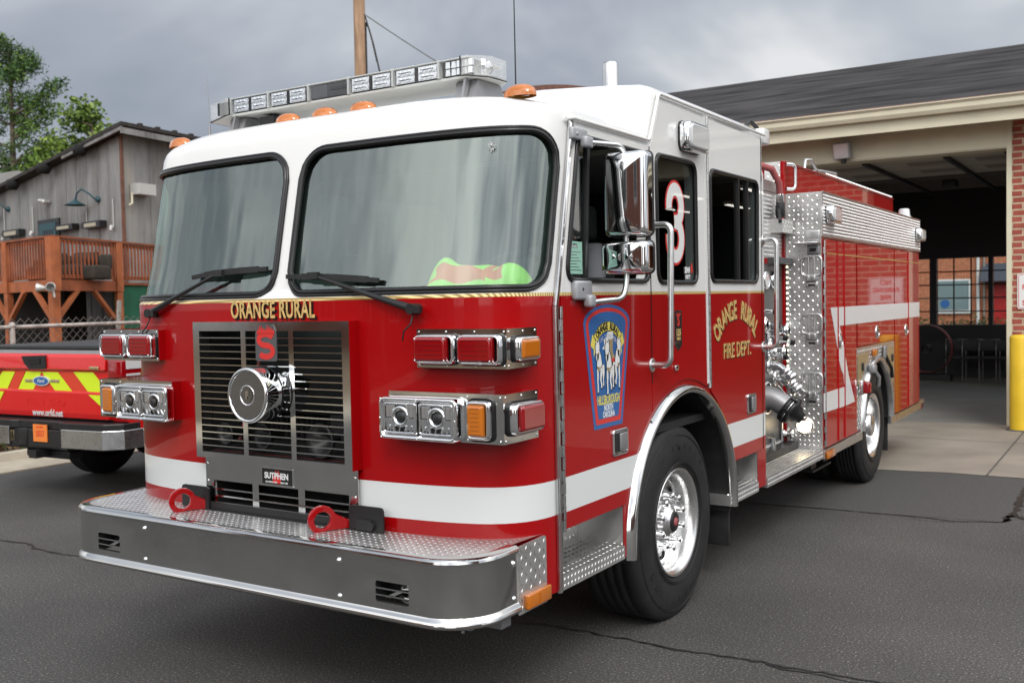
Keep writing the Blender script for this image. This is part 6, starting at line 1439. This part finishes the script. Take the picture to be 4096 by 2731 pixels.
for k in range(24):
    t0 = -.55+k*.52; t1 = t0+.52; zz = lambda t: 6.56-.118*t
    p = [A(t0,-.35,zz(t0)+.02), A(t1+.05,-.35,zz(t1)+.02), A(t1+.05,9.4,zz(t1)+.02), A(t0,9.4,zz(t0)+.02)]; p2 = [v-Vector((0,0,.10)) for v in p]
    q.add(p+p2, [(0,1,2,3),(7,6,5,4),(0,4,5,1),(1,5,6,2),(2,6,7,3),(3,7,4,0)], 0)
for k in range(14): q.beam(A(-.5,.3+k*.65,6.67), A(-.5,.42+k*.65,6.67), .10, .05)
obj('roof', q, 'shed_roof', SH)
q = MB(); q.beam(A(-.5,-.32,6.42), A(-.5,9.3,6.42), .05, .16, 0); q.beam(A(-.52,-.30,6.50), A(3,-.30,6.10), .05, .12, 0)
obj('barge_board', q, 'old_siding', SH)
for t_ in (1.74, 4.04, 6.3, 8.6): q = MB(); q.lathe(A(t_,-.25,roofz(t_)-.10), (G(0,0,1)-G(0,0)), [(-.1,.02),(0,.16),(.25,.16),(.3,.02)], 14, 0); obj('rafter_end', q, 'black_matte', SH)
q = MB(); a = G(3.80,2.4,.03); b = G(5.22,2.4,.03); q.beam(G(4.5,2.38,.02), G(4.5,4.43,.02), 1.44, .08, 0, up=(G(1,0)-G(0,0))) if False else None
dv_ = G(1,0)-G(0,0); nn = G(0,0,1)-G(0,0)
def slab(q, t0, t1, z0, z1, o0, o1, mi, F=G):
    p = [F(t, z, o) for o in (o0, o1) for t, z in ((t0,z0),(t1,z0),(t1,z1),(t0,z1))]; q.add(p, [(0,1,2,3),(7,6,5,4),(0,4,5,1),(1,5,6,2),(2,6,7,3),(3,7,4,0)], mi)
slab(q, 3.80, 5.22, 2.38, 4.44, .0, .06, 0); slab(q, 3.95, 5.07, 2.40, 4.32, .06, .09, 1); slab(q, 4.15, 4.85, 3.3, 4.12, .09, .10, 2)
for k in range(3): slab(q, 4.33+k*.18, 4.36+k*.18, 3.3, 4.12, .10, .115, 1)
obj('door', q, ['black_plastic', 'teal_paint', 'window_dark'], SH, fixn=True)
for i, (t0, t1, z0, z1, lab) in enumerate(((2.60,3.76,4.03,4.19,'black wall heater just right of the teal door'), (.95,2.04,3.99,4.17,'black wall heater nearest the corner of the tin shed'), (6.22,7.50,4.06,4.26,'black wall heater left of the teal door'), (8.2,9.3,4.08,4.28,'black wall heater at the far left end of the shed wall'))):
    q = MB(); slab(q, t0, t1, z0, z1, .02, .22, 0); slab(q, t0+.2, t1-.2, z0+.03, z1-.05, .221, .235, 1); q.beam(G((t0+t1)/2,z0+.1,0), G((t0+t1)/2,z0+.1,.1), .06, .06, 0)
    tag(obj('wall_heater', q, ['black_plastic', 'heater_front'], None, fixn=True), lab, 'heater', 'wall heaters above the deck')
for i, (t_, z_, lab) in enumerate(((1.36,4.78,'dark green gooseneck lamp near the corner of the tin shed'), (7.38,4.96,'dark green gooseneck lamp left of the teal door'))):
    q = MB(); q.tube([G(t_,z_,0), G(t_,z_,.12), G(t_+.15,z_+.16,.22), G(t_+.42,z_+.30,.30), G(t_+.62,z_+.20,.34), G(t_+.68,z_-.0,.36)], .025, 8); q.lathe(G(t_+.68,z_,.36),(0,0,-1),[(-.05,.03),(0,.06),(.08,.20),(.13,.30),(.135,.28)],18); q.lathe(G(t_,z_,0), nn, [(0,.09),(.08,.08),(.10,.02)],12)
    tag(obj('gooseneck_lamp', q, 'teal_paint'), lab, 'lamp', 'gooseneck lamps on the shed')
q = MB()
for t_, z0, z1 in ((5.6,4.12,4.9),(2.08,4.15,4.72),(.52,3.97,4.72),(7.72,4.1,5.0)): q.cyl(G(t_,z0,.03), G(t_,z1,.03), .018, 6); q.dome(G(t_,z0-.02,.06), nn, .06, .1, 10); q.cyl(G(t_,z0-.1,.12), G(t_,z0+.02,.08), .05, 8)
q.lathe(G(4.45,4.95,.02), nn, [(0,.06),(.15,.07),(.2,.09),(.22,.02)], 12); q.cyl(G(4.45,4.95,.1), G(4.75,5.02,.2), .05, 8); obj('conduit_and_spotlights', q, 'pale_metal', SH)
q = MB(); slab(q, .24, .86, 4.82, 5.12, .02, .35, 0, H); q.tube([H(.22,4.86,.1),H(.22,4.58,.1),H(.1,4.52,.1)], .03, 8, 1); tag(obj('exhaust_hood', q, ['pale_metal', 'cream_paint'], None, fixn=True), 'white metal exhaust hood on the dark side wall of the tin shed', 'exhaust hood')
# deck
DC = (-17.05, 9.98); DR = lambda t, z, o=0.0: gpt(DC, 20, t, z, o); DL = lambda t, z, o=0.0: gpt(DC, 81, t, z, o)
DK = thing('wooden_deck', 'raised cedar deck with balustrade in front of the tin shed', 'deck', (DC[0], DC[1], 0))
P_ = lambda F, t, z, o=0.0: F(t, z, o)
q = MB(); ctr = DR(4.3,0)+(DL(6,0)-DL(0,0)); q.add([DR(0,2.36), DR(4.3,2.36), ctr+Vector((0,0,2.36)), DL(6,2.36), DR(0,2.30), DR(4.3,2.30), ctr+Vector((0,0,2.30)), DL(6,2.30)], [(0,1,2,3),(7,6,5,4),(0,4,5,1),(3,7,4,0)]); obj('deck_floor', q, 'cedar', DK)
for F, L_, nm in ((DR, 4.3, 'r'), (DL, 6.0, 'l')):
    q = MB(); LL = 2.25 if nm == 'r' else L_; q.beam(F(.05,2.27), F(LL,2.27), .05, .25); obj('rim_beam', q, 'cedar_light' if nm == 'l' else 'cedar', DK)
    q = MB(); q.beam(F(0,3.345), F(L_,3.33), .14, .045); q.beam(F(0,3.26), F(L_,3.25), .04, .09); q.beam(F(0,2.47), F(L_,2.47), .04, .09); obj('handrail', q, 'cedar', DK)
    t_ = .22; q = MB(); n_ = 0
    while t_ < L_: 
        q.beam(F(t_,2.42,.03), F(t_,3.28,.03), .034, .034); t_ += .142
    bl2 = obj('balusters', q, 'cedar', DK)
for p, w, zt2 in ((DR(0,0), .22, 3.33), (DR(2.37,0), .18, 3.32), (DL(2.42,0), .18, 3.33), (DL(4.9,0), .24, 3.33), (DR(4.3,0), .2, 3.3)):
    q = MB(); q.beam(p+Vector((0,0,2.14)), p+Vector((0,0,zt2)), w, w, 0); q.beam(p+Vector((0,0,-.2)), p+Vector((0,0,2.14)), w*.82, w*.82, 0); obj('post', q, 'cedar_light', DK)
q = MB()
for F, a, b in ((DR,.05,.80),(DR,2.15,1.40),(DL,.10,.95),(DL,2.35,1.5),(DL,2.5,3.3),(DL,4.85,4.1)):
    q = MB(); q.beam(F(a,1.50), F(b,2.16), .10, .09); obj('knee_brace', q, 'cedar_light', DK)
q = MB(); q.add([DR(2.3,.2,-.05), DR(6.5,.2,-.05), DR(6.5,2.34,-.05), DR(2.3,2.34,-.05)], [(0,1,2,3)]); q.add([DR(2.3,.2,-.09), DR(6.5,.2,-.09), DR(6.5,2.34,-.09), DR(2.3,2.34,-.09)], [(3,2,1,0)]); tag(obj('green_screen', q, 'green_mesh'), 'dark green mesh screen hanging below the deck on its right end', 'screen')
# flat black sheet set back under the deck; a few things on the deck
q = MB(); c0 = DR(2.3,0)+(DL(1.6,0)-DL(0,0)); c1 = DL(1.8,0)+(DR(1.6,0)-DR(0,0)); c2 = DL(6,0)+(DR(1.6,0)-DR(0,0)); vs = [c0, c1, c2]; q.add([v for v in vs]+[v+Vector((0,0,2.29)) for v in vs], [(0,1,4,3),(1,2,5,4)]); obj('under_deck_sheet', q, 'black_matte', DK)
pm('wicker', (.035,.028,.022), .8, noise=.3)
CH = None
for i, (p, rz, lab) in enumerate(((DR(1.0,2.36)+Vector((-.55,.35,0)), .4, 'dark wicker armchair on the deck right of the corner post'), (DL(1.75,2.36)+Vector((.1,.7,0)), -.3, 'dark wicker armchair on the deck left of the corner post'))):
    t_ = thing('deck_chair', lab, 'chair', tuple(p), rz, 'wicker chairs on the deck'); q = MB(); q.rbox((-.33,-.3,.1),(.33,.3,.42),.05); obj('seat', q, 'wicker', t_, local=True); q = MB(); q.rbox((-.33,.2,.4),(.33,.32,.72),.05); obj('backrest', q, 'wicker', t_, local=True)
    for s in (-1,1): q = MB(); q.rbox((s*.27,-.3,.4),(s*.36,.3,.56),.03); obj('armrest', q, 'wicker', t_, local=True)
t_ = thing('deck_sofa', 'low dark sofa on the deck against the balusters', 'sofa', tuple(DR(.4,2.36)+Vector((-.9,.7,0))), .35); q = MB(); q.rbox((-.9,-.35,.05),(.9,.35,.38),.06); obj('seat', q, 'wicker', t_, local=True); q = MB(); q.rbox((-.9,.25,.3),(.9,.4,.65),.05); obj('backrest', q, 'wicker', t_, local=True)
q = MB(); c = DR(-.2,2.20,.12); q.lathe(c,(0.5,-.6,.1),[(-.05,.02),(0,.07),(.14,.11),(.16,.09)],12); q.lathe(c+Vector((-.18,-.1,0)),(-.5,-.8,.1),[(-.05,.02),(0,.06),(.14,.10),(.16,.08)],12); q.beam(c+Vector((.05,0,-.2)), c, .03, .04); tag(obj('floodlight', q, 'pale_metal'), 'white twin floodlight fixed to the corner post of the deck', 'floodlight')
q = MB(); q.beam((-15.3,10.2,0),(-15.5,10.5,1.9),.07,.07); tag(obj('metal_stake', q, 'galvanised'), 'thin grey metal stake leaning under the deck', 'stake')
q = MB(); q.rbox((-13.7,8.7,0),(-13.0,9.6,1.05),.05,0); q.rbox((-13.6,7.6,0),(-13.0,8.4,.9),.05,1); tag(obj('storage_bin', q, ['grey_bracket', 'wicker']), 'grey storage bins standing behind the fence under the deck', 'bin')

# roofs seen behind
NH = thing('grey_roof_house', 'grey roofed house with a white gutter at the left edge behind the tin shed', 'house', (-38, 20, 0))
q = MB(); q.box((-44,18,0),(-36.2,28,6.2),0); obj('wall', q, 'beige_stucco', NH)
q = MB(); q.add([(-45,17.5,6.2),(-35.6,17.5,6.2),(-39.5,23,8.0),(-43,23,8.0),(-35.6,28.5,6.2),(-45,28.5,6.2)], [(0,1,2,3),(1,4,2),(2,4,5,3),(3,5,0)], 0); obj('roof', q, 'bay_wall', NH)
q = MB(); q.beam((-45,17.45,6.2),(-35.55,17.45,6.2),.1,.18); q.beam((-35.55,17.45,6.2),(-35.55,28.5,6.2),.1,.18); obj('gutter', q, 'decal_white', NH)
RR = thing('round_roof_building', 'building with a low rusty curved roof showing over the engine cab', 'building', (-14, 32, 0))
q = MB(); c0 = Vector((-16.2,27.6,0)); dd = Vector((.843,.537,0)); bk_ = Vector((-.537,.843,0)); n_ = 20; w_ = 11.0
pts = [(t, 7.45+2.05*(1-(2*t-1)**2)) for t in [i/n_ for i in range(n_+1)]]
f0 = [c0+dd*w_*(t-.36)+Vector((0,0,z)) for t, z in pts]; vs = f0+[p+bk_*12 for p in f0]; k = n_+1; q.add(vs, [(i,i+1,k+i+1,k+i) for i in range(n_)], 0, True); vs = f0+[p-Vector((0,0,.28)) for p in f0]; q.add(vs, [(k+i,k+i+1,i+1,i) for i in range(n_)], 0); obj('roof', q, 'rusty_roof' if 'rusty_roof' in MATS else 'rust_flashing', RR)
q = MB(); a = f0[0]; b = f0[-1]; q.add([Vector((a.x,a.y,0)), Vector((b.x,b.y,0)), b-Vector((0,0,.2)), a-Vector((0,0,.2))], [(0,1,2,3)]); obj('wall', q, 'beige_stucco', RR)

# ================================================================= UTILITY POLE
pm('pole_wood', (.34,.22,.14), .85, noise=.3, ns=5, stretch=(2,2,.3), bump=.3, bs=12)
UP = thing('utility_pole', 'tall brown wooden utility pole rising behind the light bar', 'utility pole', (-12.69, 15.37, 0))
q = MB(); q.tube([(0,0,0),(0,0,6),(0,0,13)], .15, 16, rs=[.18,.148,.125]); obj('pole', q, 'pole_wood', UP, local=True)
pm('cable', (.02,.02,.02), .6); pm('guy_wire', (.12,.12,.12), .5, .5)
def sag(a, b, s, n=16): a, b = Vector(a), Vector(b); return [a.lerp(b, i/n)-Vector((0,0,s*4*(i/n)*(1-i/n))) for i in range(n+1)]
q = MB(); q.tube([(.14,.05,4.0),(.15,.05,8.45),(.22,.08,8.3),(.32,.12,7.9),(.46,.14,7.3),(.75,.2,6.3),(1.1,.3,5.0)], .022, 6, 0); q.tube([(.14,.05,8.6),(.2,.06,8.4),(.27,.1,8.1),(.40,.13,7.5)], .018, 6, 0); obj('service_cable', q, 'cable', UP, local=True)
q = MB(); q.tube(sag((.13,.0,8.65),(2.9,1.6,6.55),.05), .014, 5); obj('guy_wire', q, 'guy_wire', UP, local=True)
# street wires behind the photographer, mirrored in the windshield
w2 = thing('street_pole', 'wooden utility pole with a cross arm behind the photographer', 'utility pole', (-9.0, -15, 0)); q = MB(); q.tube([(0,0,0),(0,0,10)], .15, 12, rs=[.17,.12]); q.beam((-1.1,0,9.2),(1.1,0,9.2),.1,.12); obj('pole', q, 'pole_wood', w2, local=True)

# ================================================================= TREES
def leafmat(name, c, n_=.5, ns=1.2, trans=.0):
    mt = pm(name, c, .6, noise=n_, ns=ns, ndet=6); return mt
leafmat('pine_needles', (.035,.085,.018), .55, .9); leafmat('pine_needles_light', (.085,.15,.022), .4, 1.2); leafmat('broad_leaf', (.10,.17,.028), .5, .8); leafmat('broad_leaf_light', (.19,.27,.05), .4, 1.0); leafmat('dark_leaf', (.03,.07,.015), .5, 1); pm('bark', (.12,.09,.07), .9, noise=.4, ns=6, bump=.5, bs=8)
def tree(name, label, base_, h, crown, trunk_r, clumps, per, size, mats, seed, lim=True, tri=False, sp=(1,1,.7), group=None, lean=(0,0)):
    """clumps: list of (dx, dy, z, radius) around the trunk"""
    T = thing(name, label, 'tree', (base_[0], base_[1], 0), 0, group); r_ = random.Random(seed)
    q = MB(); q.tube([(lean[0]*k/6, lean[1]*k/6, h*.97*k/6) for k in range(7)], trunk_r, 10, rs=[trunk_r*(1-.13*k) for k in range(7)])
    if lim:
        for dx, dy, z, rad in clumps:
            zb = max(.5, z-.55*math.hypot(dx, dy)-.2); f = zb/h; p0 = Vector((lean[0]*f, lean[1]*f, zb)); p1 = Vector((dx, dy, z-rad*.2)); q.tube([p0, p0.lerp(p1,.5)+Vector((0,0,-.1)), p1], .05, 6, rs=[trunk_r*.32, trunk_r*.2, trunk_r*.08])
    obj('trunk', q, 'bark', T, local=True)
    L2 = MB()
    for dx, dy, z, rad in clumps:
        lc = 0 if r_.random() < .6 else 1
        for k in range(int(per*rad*rad*1.2)):
            # gather leaves in small tufts near the clump's surface
            u = Vector((r_.gauss(0,1), r_.gauss(0,1), r_.gauss(0,1))).normalized(); rr = rad*(.35+.65*r_.random()**.5)*(1+.25*sin(5*u.x+3*u.z+seed)); c = Vector((dx+u.x*rr*sp[0], dy+u.y*rr*sp[1], z+u.z*rr*sp[2]))
            mi = lc if r_.random() < .75 else 1-lc
            for j in range(6):
                cc = c+Vector((r_.gauss(0,1), r_.gauss(0,1), r_.gauss(0,1)))*size*1.1; s = size*r_.uniform(.5,1.3)
                a = Vector((r_.gauss(0,1), r_.gauss(0,1), r_.gauss(0,.7)+(.5 if tri else 0))).normalized(); b = a.cross(Vector((r_.gauss(0,1), r_.gauss(0,1), r_.gauss(0,1)))).normalized()
                if tri: L2.add([cc-b*s*.30, cc+b*s*.30, cc+a*s*1.9], [(0,1,2)], mi)
                else: L2.add([cc-a*s, cc-b*s*.7, cc+a*s, cc+b*s*.7], [(0,1,2,3)], mi)
    obj('crown', L2, mats, T, local=True); return T
# pine at the left edge: view-plane right vector is (.843,.537)
rv = Vector((.843,.537)); 
def RV(a, b): return (rv.x*a-rv.y*b, rv.y*a+rv.x*b)
pc_ = []
for a, b, z, r_ in ((-.9,.3,15.1,.75),(-.2,-.3,14.8,.8),(.5,.2,14.3,.85),(1.0,-.2,13.9,.7),(-.4,.6,13.9,.9),(.4,-.5,13.3,.8),(-1.2,-.3,14.0,.9),(-1.6,.2,12.9,.9),(1.4,.1,12.4,.55),(1.9,0,12.7,.55),(2.3,.2,13.1,.42),(.8,.4,12.0,.7),(1.3,-.3,11.9,.5),(0,.3,12.4,.7),(-.6,-.4,11.6,.8),(.3,.3,11.2,.7),(1.1,0,11.1,.65),(1.6,.2,11.5,.5),(1.9,.1,11.9,.33),(.9,-.3,10.6,.55),(-1.4,.3,10.8,.8),(.2,-.3,9.9,.45),(1.2,.2,9.9,.5),(1.7,0,10.3,.35),(1.6,.1,9.2,.45),(2.1,0,9.1,.4),(2.5,.1,9.25,.3),(.9,0,9.3,.4),(-.9,0,9.4,.9),(-.2,.3,8.8,.8),(.4,-.3,8.3,.8),(.2,.2,7.4,1.0),(-1.2,0,7.5,1.1),(.8,0,7.4,.7),(1.5,.1,8.3,.5),(2.2,-.1,8.1,.4)):
    dx, dy = RV(a, b); pc_.append((dx, dy, z, r_))
tree('pine_tree', 'tall dark green pine with layered boughs at the left edge', (-44.75, 26.0), 15.4, 0, .26, [(x, y, z, r*.95) for x, y, z, r in pc_], 120, .135, ['pine_needles', 'pine_needles_light'], 5, True, True, (1,1,.55))
def blob(seed, n, w, z0, z1, rad):
    r_ = random.Random(seed); o = []
    for i in range(n):
        a, b = r_.uniform(-w, w), r_.uniform(-1.5, 1.5); f = 1-(abs(a)/w)**2; z = z0+(z1-z0)*(r_.random()**.7)*max(.25, f); o.append((*RV(a,b), z, rad*r_.uniform(.7,1.2)))
    return o
tree('broadleaf_tree', 'bright green leafy tree behind the ridge of the tin shed', (-41.3, 28.1), 11.0, 0, .28, blob(11, 52, 3.0, 6.6, 12.0, .8), 56, .13, ['broad_leaf', 'broad_leaf_light'], 21, sp=(1,1,.8), group='trees behind the shed')
tree('broadleaf_tree', 'yellow green leafy tree between the pine and the shed roof', (-43.9, 28.2), 8.8, 0, .28, blob(12, 34, 2.4, 5.5, 10.2, .8), 56, .15, ['broad_leaf_light', 'broad_leaf'], 22, sp=(1,1,.8), group='trees behind the shed')
tree('broadleaf_tree', 'low dark tree under the pine at the left edge', (-46.0, 25.5), 7.8, 0, .3, blob(13, 28, 2.8, 5.0, 9.0, .85), 52, .16, ['dark_leaf', 'broad_leaf'], 23, group='trees behind the shed')
# ================================================================= RED PICKUP
pm('pickup_red', (.60,.008,.008), .3, coat=1.0); pm('chevron_lime', (.62,.80,.02), .4, coat=.3); pm('chevron_red', (.62,.05,.02), .4, coat=.3); pm('bumper_chrome', (.55,.56,.57), .28, 1.0, noise=.1); pm('plate_orange', (.80,.22,.04), .5); pm('lettering_silver', (.75,.75,.75), .35, .3); pm('silver_stripe', (.6,.6,.6), .4)
PT = thing('pickup_truck', 'red pickup truck with lime chevrons on its tailgate, parked by the fence', 'pickup truck', (-5.133, 2.177, 0), RD(3.8))
q = MB(); body_prof = [(0.02,.74),(0.0,.80),(.0,1.20),(.03,1.34),(1.95,1.36)]
for s in (-1, 1):
    side = [(.03,.74),(.0,.80),(-.0,1.18),(.03,1.345),(1.98,1.37),(2.02,1.30),(2.02,.58),(1.62,.58)]+[(1.18+.47*cos(a), .44+.47*sin(a)) for a in [RD(18+i*12) for i in range(13)]]+[(.70,.58),(.30,.60)]
    x0, x1 = sorted((s*.80, s*.985)); q = MB(); q.prism(side, 'x', x0, x1, 0); obj('bed_side', q, 'pickup_red', PT, bev=.02, local=True)
q = MB(); q.box((-.80,.02,.75),(.80,.10,1.18),0); obj('bed_back', q, 'pickup_red', PT, local=True)
q = MB(); q.prism([(-.02,.752),(-.03,.80),(-.028,.985),(-.008,1.0),(-.008,1.18),(-.040,1.19),(-.028,1.30),(.0,1.335),(.07,1.335),(.07,.752)], 'x', -.795, .795, 0)
tgate = obj('tailgate', q, 'pickup_red', PT, bev=.006, local=True)
K = lambda pts: [((px_-497)/559, 1.183-(py_-505)/986) for px_, py_ in pts]
q = MB()
for pts in ([(130,530),(235,530),(160,705),(48,705),(48,690)], [(325,525),(447,525),(372,700),(250,700)], [(447,525),(572,525),(680,697),(552,697)], [(692,520),(836,520),(940,690),(940,698),(800,698)]): q.prism(K(pts), 'y', -.0125, -.0085, 0)
for pts in ([(48,715),(155,715),(105,830),(60,830)], [(812,715),(940,715),(942,860),(905,815)]): q.prism(K(pts), 'y', -.034, -.030, 0)
for pts in ([(240,530),(320,525),(245,700),(165,705)], [(447,530),(552,697),(372,697)], [(576,525),(690,520),(796,697),(684,697)]): q.prism(K(pts), 'y', -.0120, -.0085, 1)
obj('chevrons', q, ['chevron_lime', 'chevron_red'], tgate, local=True)
q = MB(); q.prism(K([(320,385),(500,375),(512,480),(492,497),(380,500),(340,450)]), 'y', -.050, -.020, 0); q.prism(K([(380,410),(470,405),(470,450),(385,455)]), 'y', -.056, -.046, 1)
obj('tailgate_handle', q, ['black_plastic', 'gasket'], tgate, local=True)
q = MB(); c = K([(450,607)])[0]; q.lathe((c[0],-.012,c[1]),(0,-1,0),[(0,.001),(.010,.001)],8,0); e = [(c[0]+.115*cos(a), c[1]+.045*sin(a)) for a in [2*pi*i/28 for i in range(28)]]; q.prism(e, 'y', -.026, -.010, 0); e = [(c[0]+.100*cos(a), c[1]+.036*sin(a)) for a in [2*pi*i/28 for i in range(28)]]; q.prism(e, 'y', -.029, -.026, 1)
q.join(text_mb('Ford', .045, 'y-', (c[0],-.030,c[1]), 1.1, .0008, .001, mi=0, shear=.3)); q.rbox((c[0]-.24,-.018,c[1]-.016),(c[0]-.12,-.010,c[1]+.012),.004,2); q.rbox((c[0]+.12,-.018,c[1]-.012),(c[0]+.24,-.010,c[1]+.016),.004,2)
for px_, py_ in ((97,510),(862,478)): d = K([(px_,py_)])[0]; q.rbox((d[0]-.05,-.050,d[1]-.012),(d[0]+.07,-.040,d[1]+.012),.004,2)
obj('badge', q, ['lettering_silver', 'decal_blue', 'dull_gold'], tgate, local=True)
q = MB(); q.join(text_mb('F-150', .085, 'y-', (-.03,-.031,.885), 2.9, .0012, .0, mi=0)); q.join(text_mb('www.orfd.net', .085, 'y-', (.0,-.032,.790), .88, .001, .002, mi=1)); obj('tailgate_lettering', q, ['pickup_red', 'lettering_silver'], tgate, local=True)
q = MB(); q.rbox((-.82,.0,1.345),(.82,1.9,1.405),.02,0); q.box((-.80,-.005,1.325),(.80,.06,1.36),1); obj('tonneau_cover', q, ['black_plastic', 'grey_bracket'], PT, local=True)
for s in (-1, 1):
    q = MB(); xa, xb = sorted((s*.805, s*.992)); q.rbox((xa,-.028,1.00),(xb,.20,1.285),.02,0); q.rbox((xa+.02,-.033,1.06),(xb-.02,-.02,1.12),.008,1); q.box((xb-.004 if s>0 else xa-.004, .02, 1.14),(xb+.004 if s>0 else xa+.004,.17,1.16),1); q.box((xb-.003,.02,1.20),(xb+.006,.55,1.30),2) if s > 0 else None
    obj('tail_lamp', q, ['lens_red', 'lettering_silver', 'silver_stripe'], PT, local=True)
    q = MB(); 
    if s > 0: q.box((.985,.22,1.02),(.990,2.0,1.20),0); q.box((.985,.25,.64),(.990,.70,.74),1); obj('side_stripe', q, ['silver_stripe', 'chevron_lime'], PT, local=True)
q = MB(); q.prism([(-.99,-.02),(-.86,-.14),(-.34,-.17),(-.28,-.12),(.28,-.12),(.34,-.17),(.86,-.14),(.99,-.02),(.99,.16),(-.99,.16)], 'z', .655, .73, 0); q.prism([(-.34,-.14),(.34,-.14),(.34,.1),(-.34,.1)], 'z', .49, .655, 0); q.prism([(-.42,-.16),(-.26,-.13),(.26,-.13),(.42,-.16),(.42,.1),(-.42,.1)], 'z', .478, .53, 0)
rb_ = obj('rear_bumper', q, 'black_plastic', PT, bev=.008, local=True)
for s in (-1, 1):
    q = MB(); pl = [(s*.36,-.175),(s*.86,-.145),(s*.995,-.02),(s*.995,.22),(s*.98,.22),(s*.98,-.01),(s*.85,-.125),(s*.36,-.155)]; q.prism(pl, 'z', .505, .672, 0); obj('bumper_chrome', q, 'bumper_chrome', rb_, bev=.005, local=True, fixn=True)
q = MB(); q.box((-.05,-.150,.545),(.14,-.142,.70),0); q.join(text_mb('3057', .075, 'y-', (.045,-.1505,.615), .8, .0006, .001, mi=1)); q.join(text_mb('FIRE DEPT', .024, 'y-', (.045,-.1505,.675), .9, .0006, .0005, mi=1)); obj('licence_plate', q, ['plate_orange', 'decal_red'], rb_, local=True)
q = MB(); q.rbox((-.26,-.150,.50),(-.14,-.130,.66),.01,0); q.rbox((-.30,-.05,.38),(.30,.10,.46),.02,0); q.box((-.05,-.2,.40),(.05,-.02,.47),0); obj('hitch', q, 'black_plastic', rb_, local=True)
q = MB()   # cab and bonnet
sec = [(2.06,.58),(2.06,1.42),(2.35,1.95),(3.7,1.97),(4.35,1.42),(5.35,1.25),(5.45,.6)]
q.prism(sec, 'x', -.93, .93, 0); q.prism([(2.16,1.42),(2.38,1.86),(2.9,1.88),(2.9,1.42)], 'x', .931, .936, 1); q.prism([(2.98,1.42),(2.98,1.88),(3.65,1.88),(4.15,1.42)], 'x', .931, .936, 1); q.box((-.75,2.05,1.45),(.75,2.30,1.85),1)
obj('cab', q, ['pickup_red', 'window_dark'], PT, bev=.03, local=True, fixn=True)
for x in (-.80, .80):
    for y in (1.18, 4.55):
        t_ = thing_part('wheel', PT); t_.matrix_parent_inverse = Matrix(); s = 1 if x > 0 else -1
        obj('tyre', tyre_mb(s*.93, y, .405, .405, .225, .275, s, 4), 'tyre_rubber', t_, local=True)
        q = MB(); q.lathe((s*.90,y,.405),(s,0,0),[(-.2,.222),(.01,.226),(-.01,.21),(-.06,.20),(-.05,.08),(-.03,.001)],28,0); q.lathe((s*.68,y,.405),(-s,0,0),[(0,.2),(.02,.15),(.03,.001)],20,1); obj('rim', q, ['aluminium','dark_steel'], t_, local=True)
q = MB(); q.box((-.45,.1,.44),(-.36,5.2,.58)); q.box((.36,.1,.44),(.45,5.2,.58)); q.cyl((-.8,1.18,.40),(.8,1.18,.40),.045,10); q.dome((0,1.10,.40),(0,-1,0),.15,.14,14); q.box((-.78,.05,.60),(.78,2.0,.74)); q.cyl((.55,.1,.5),(.55,2,.5),.04,8); obj('underbody', q, 'dark_steel', PT, local=True)
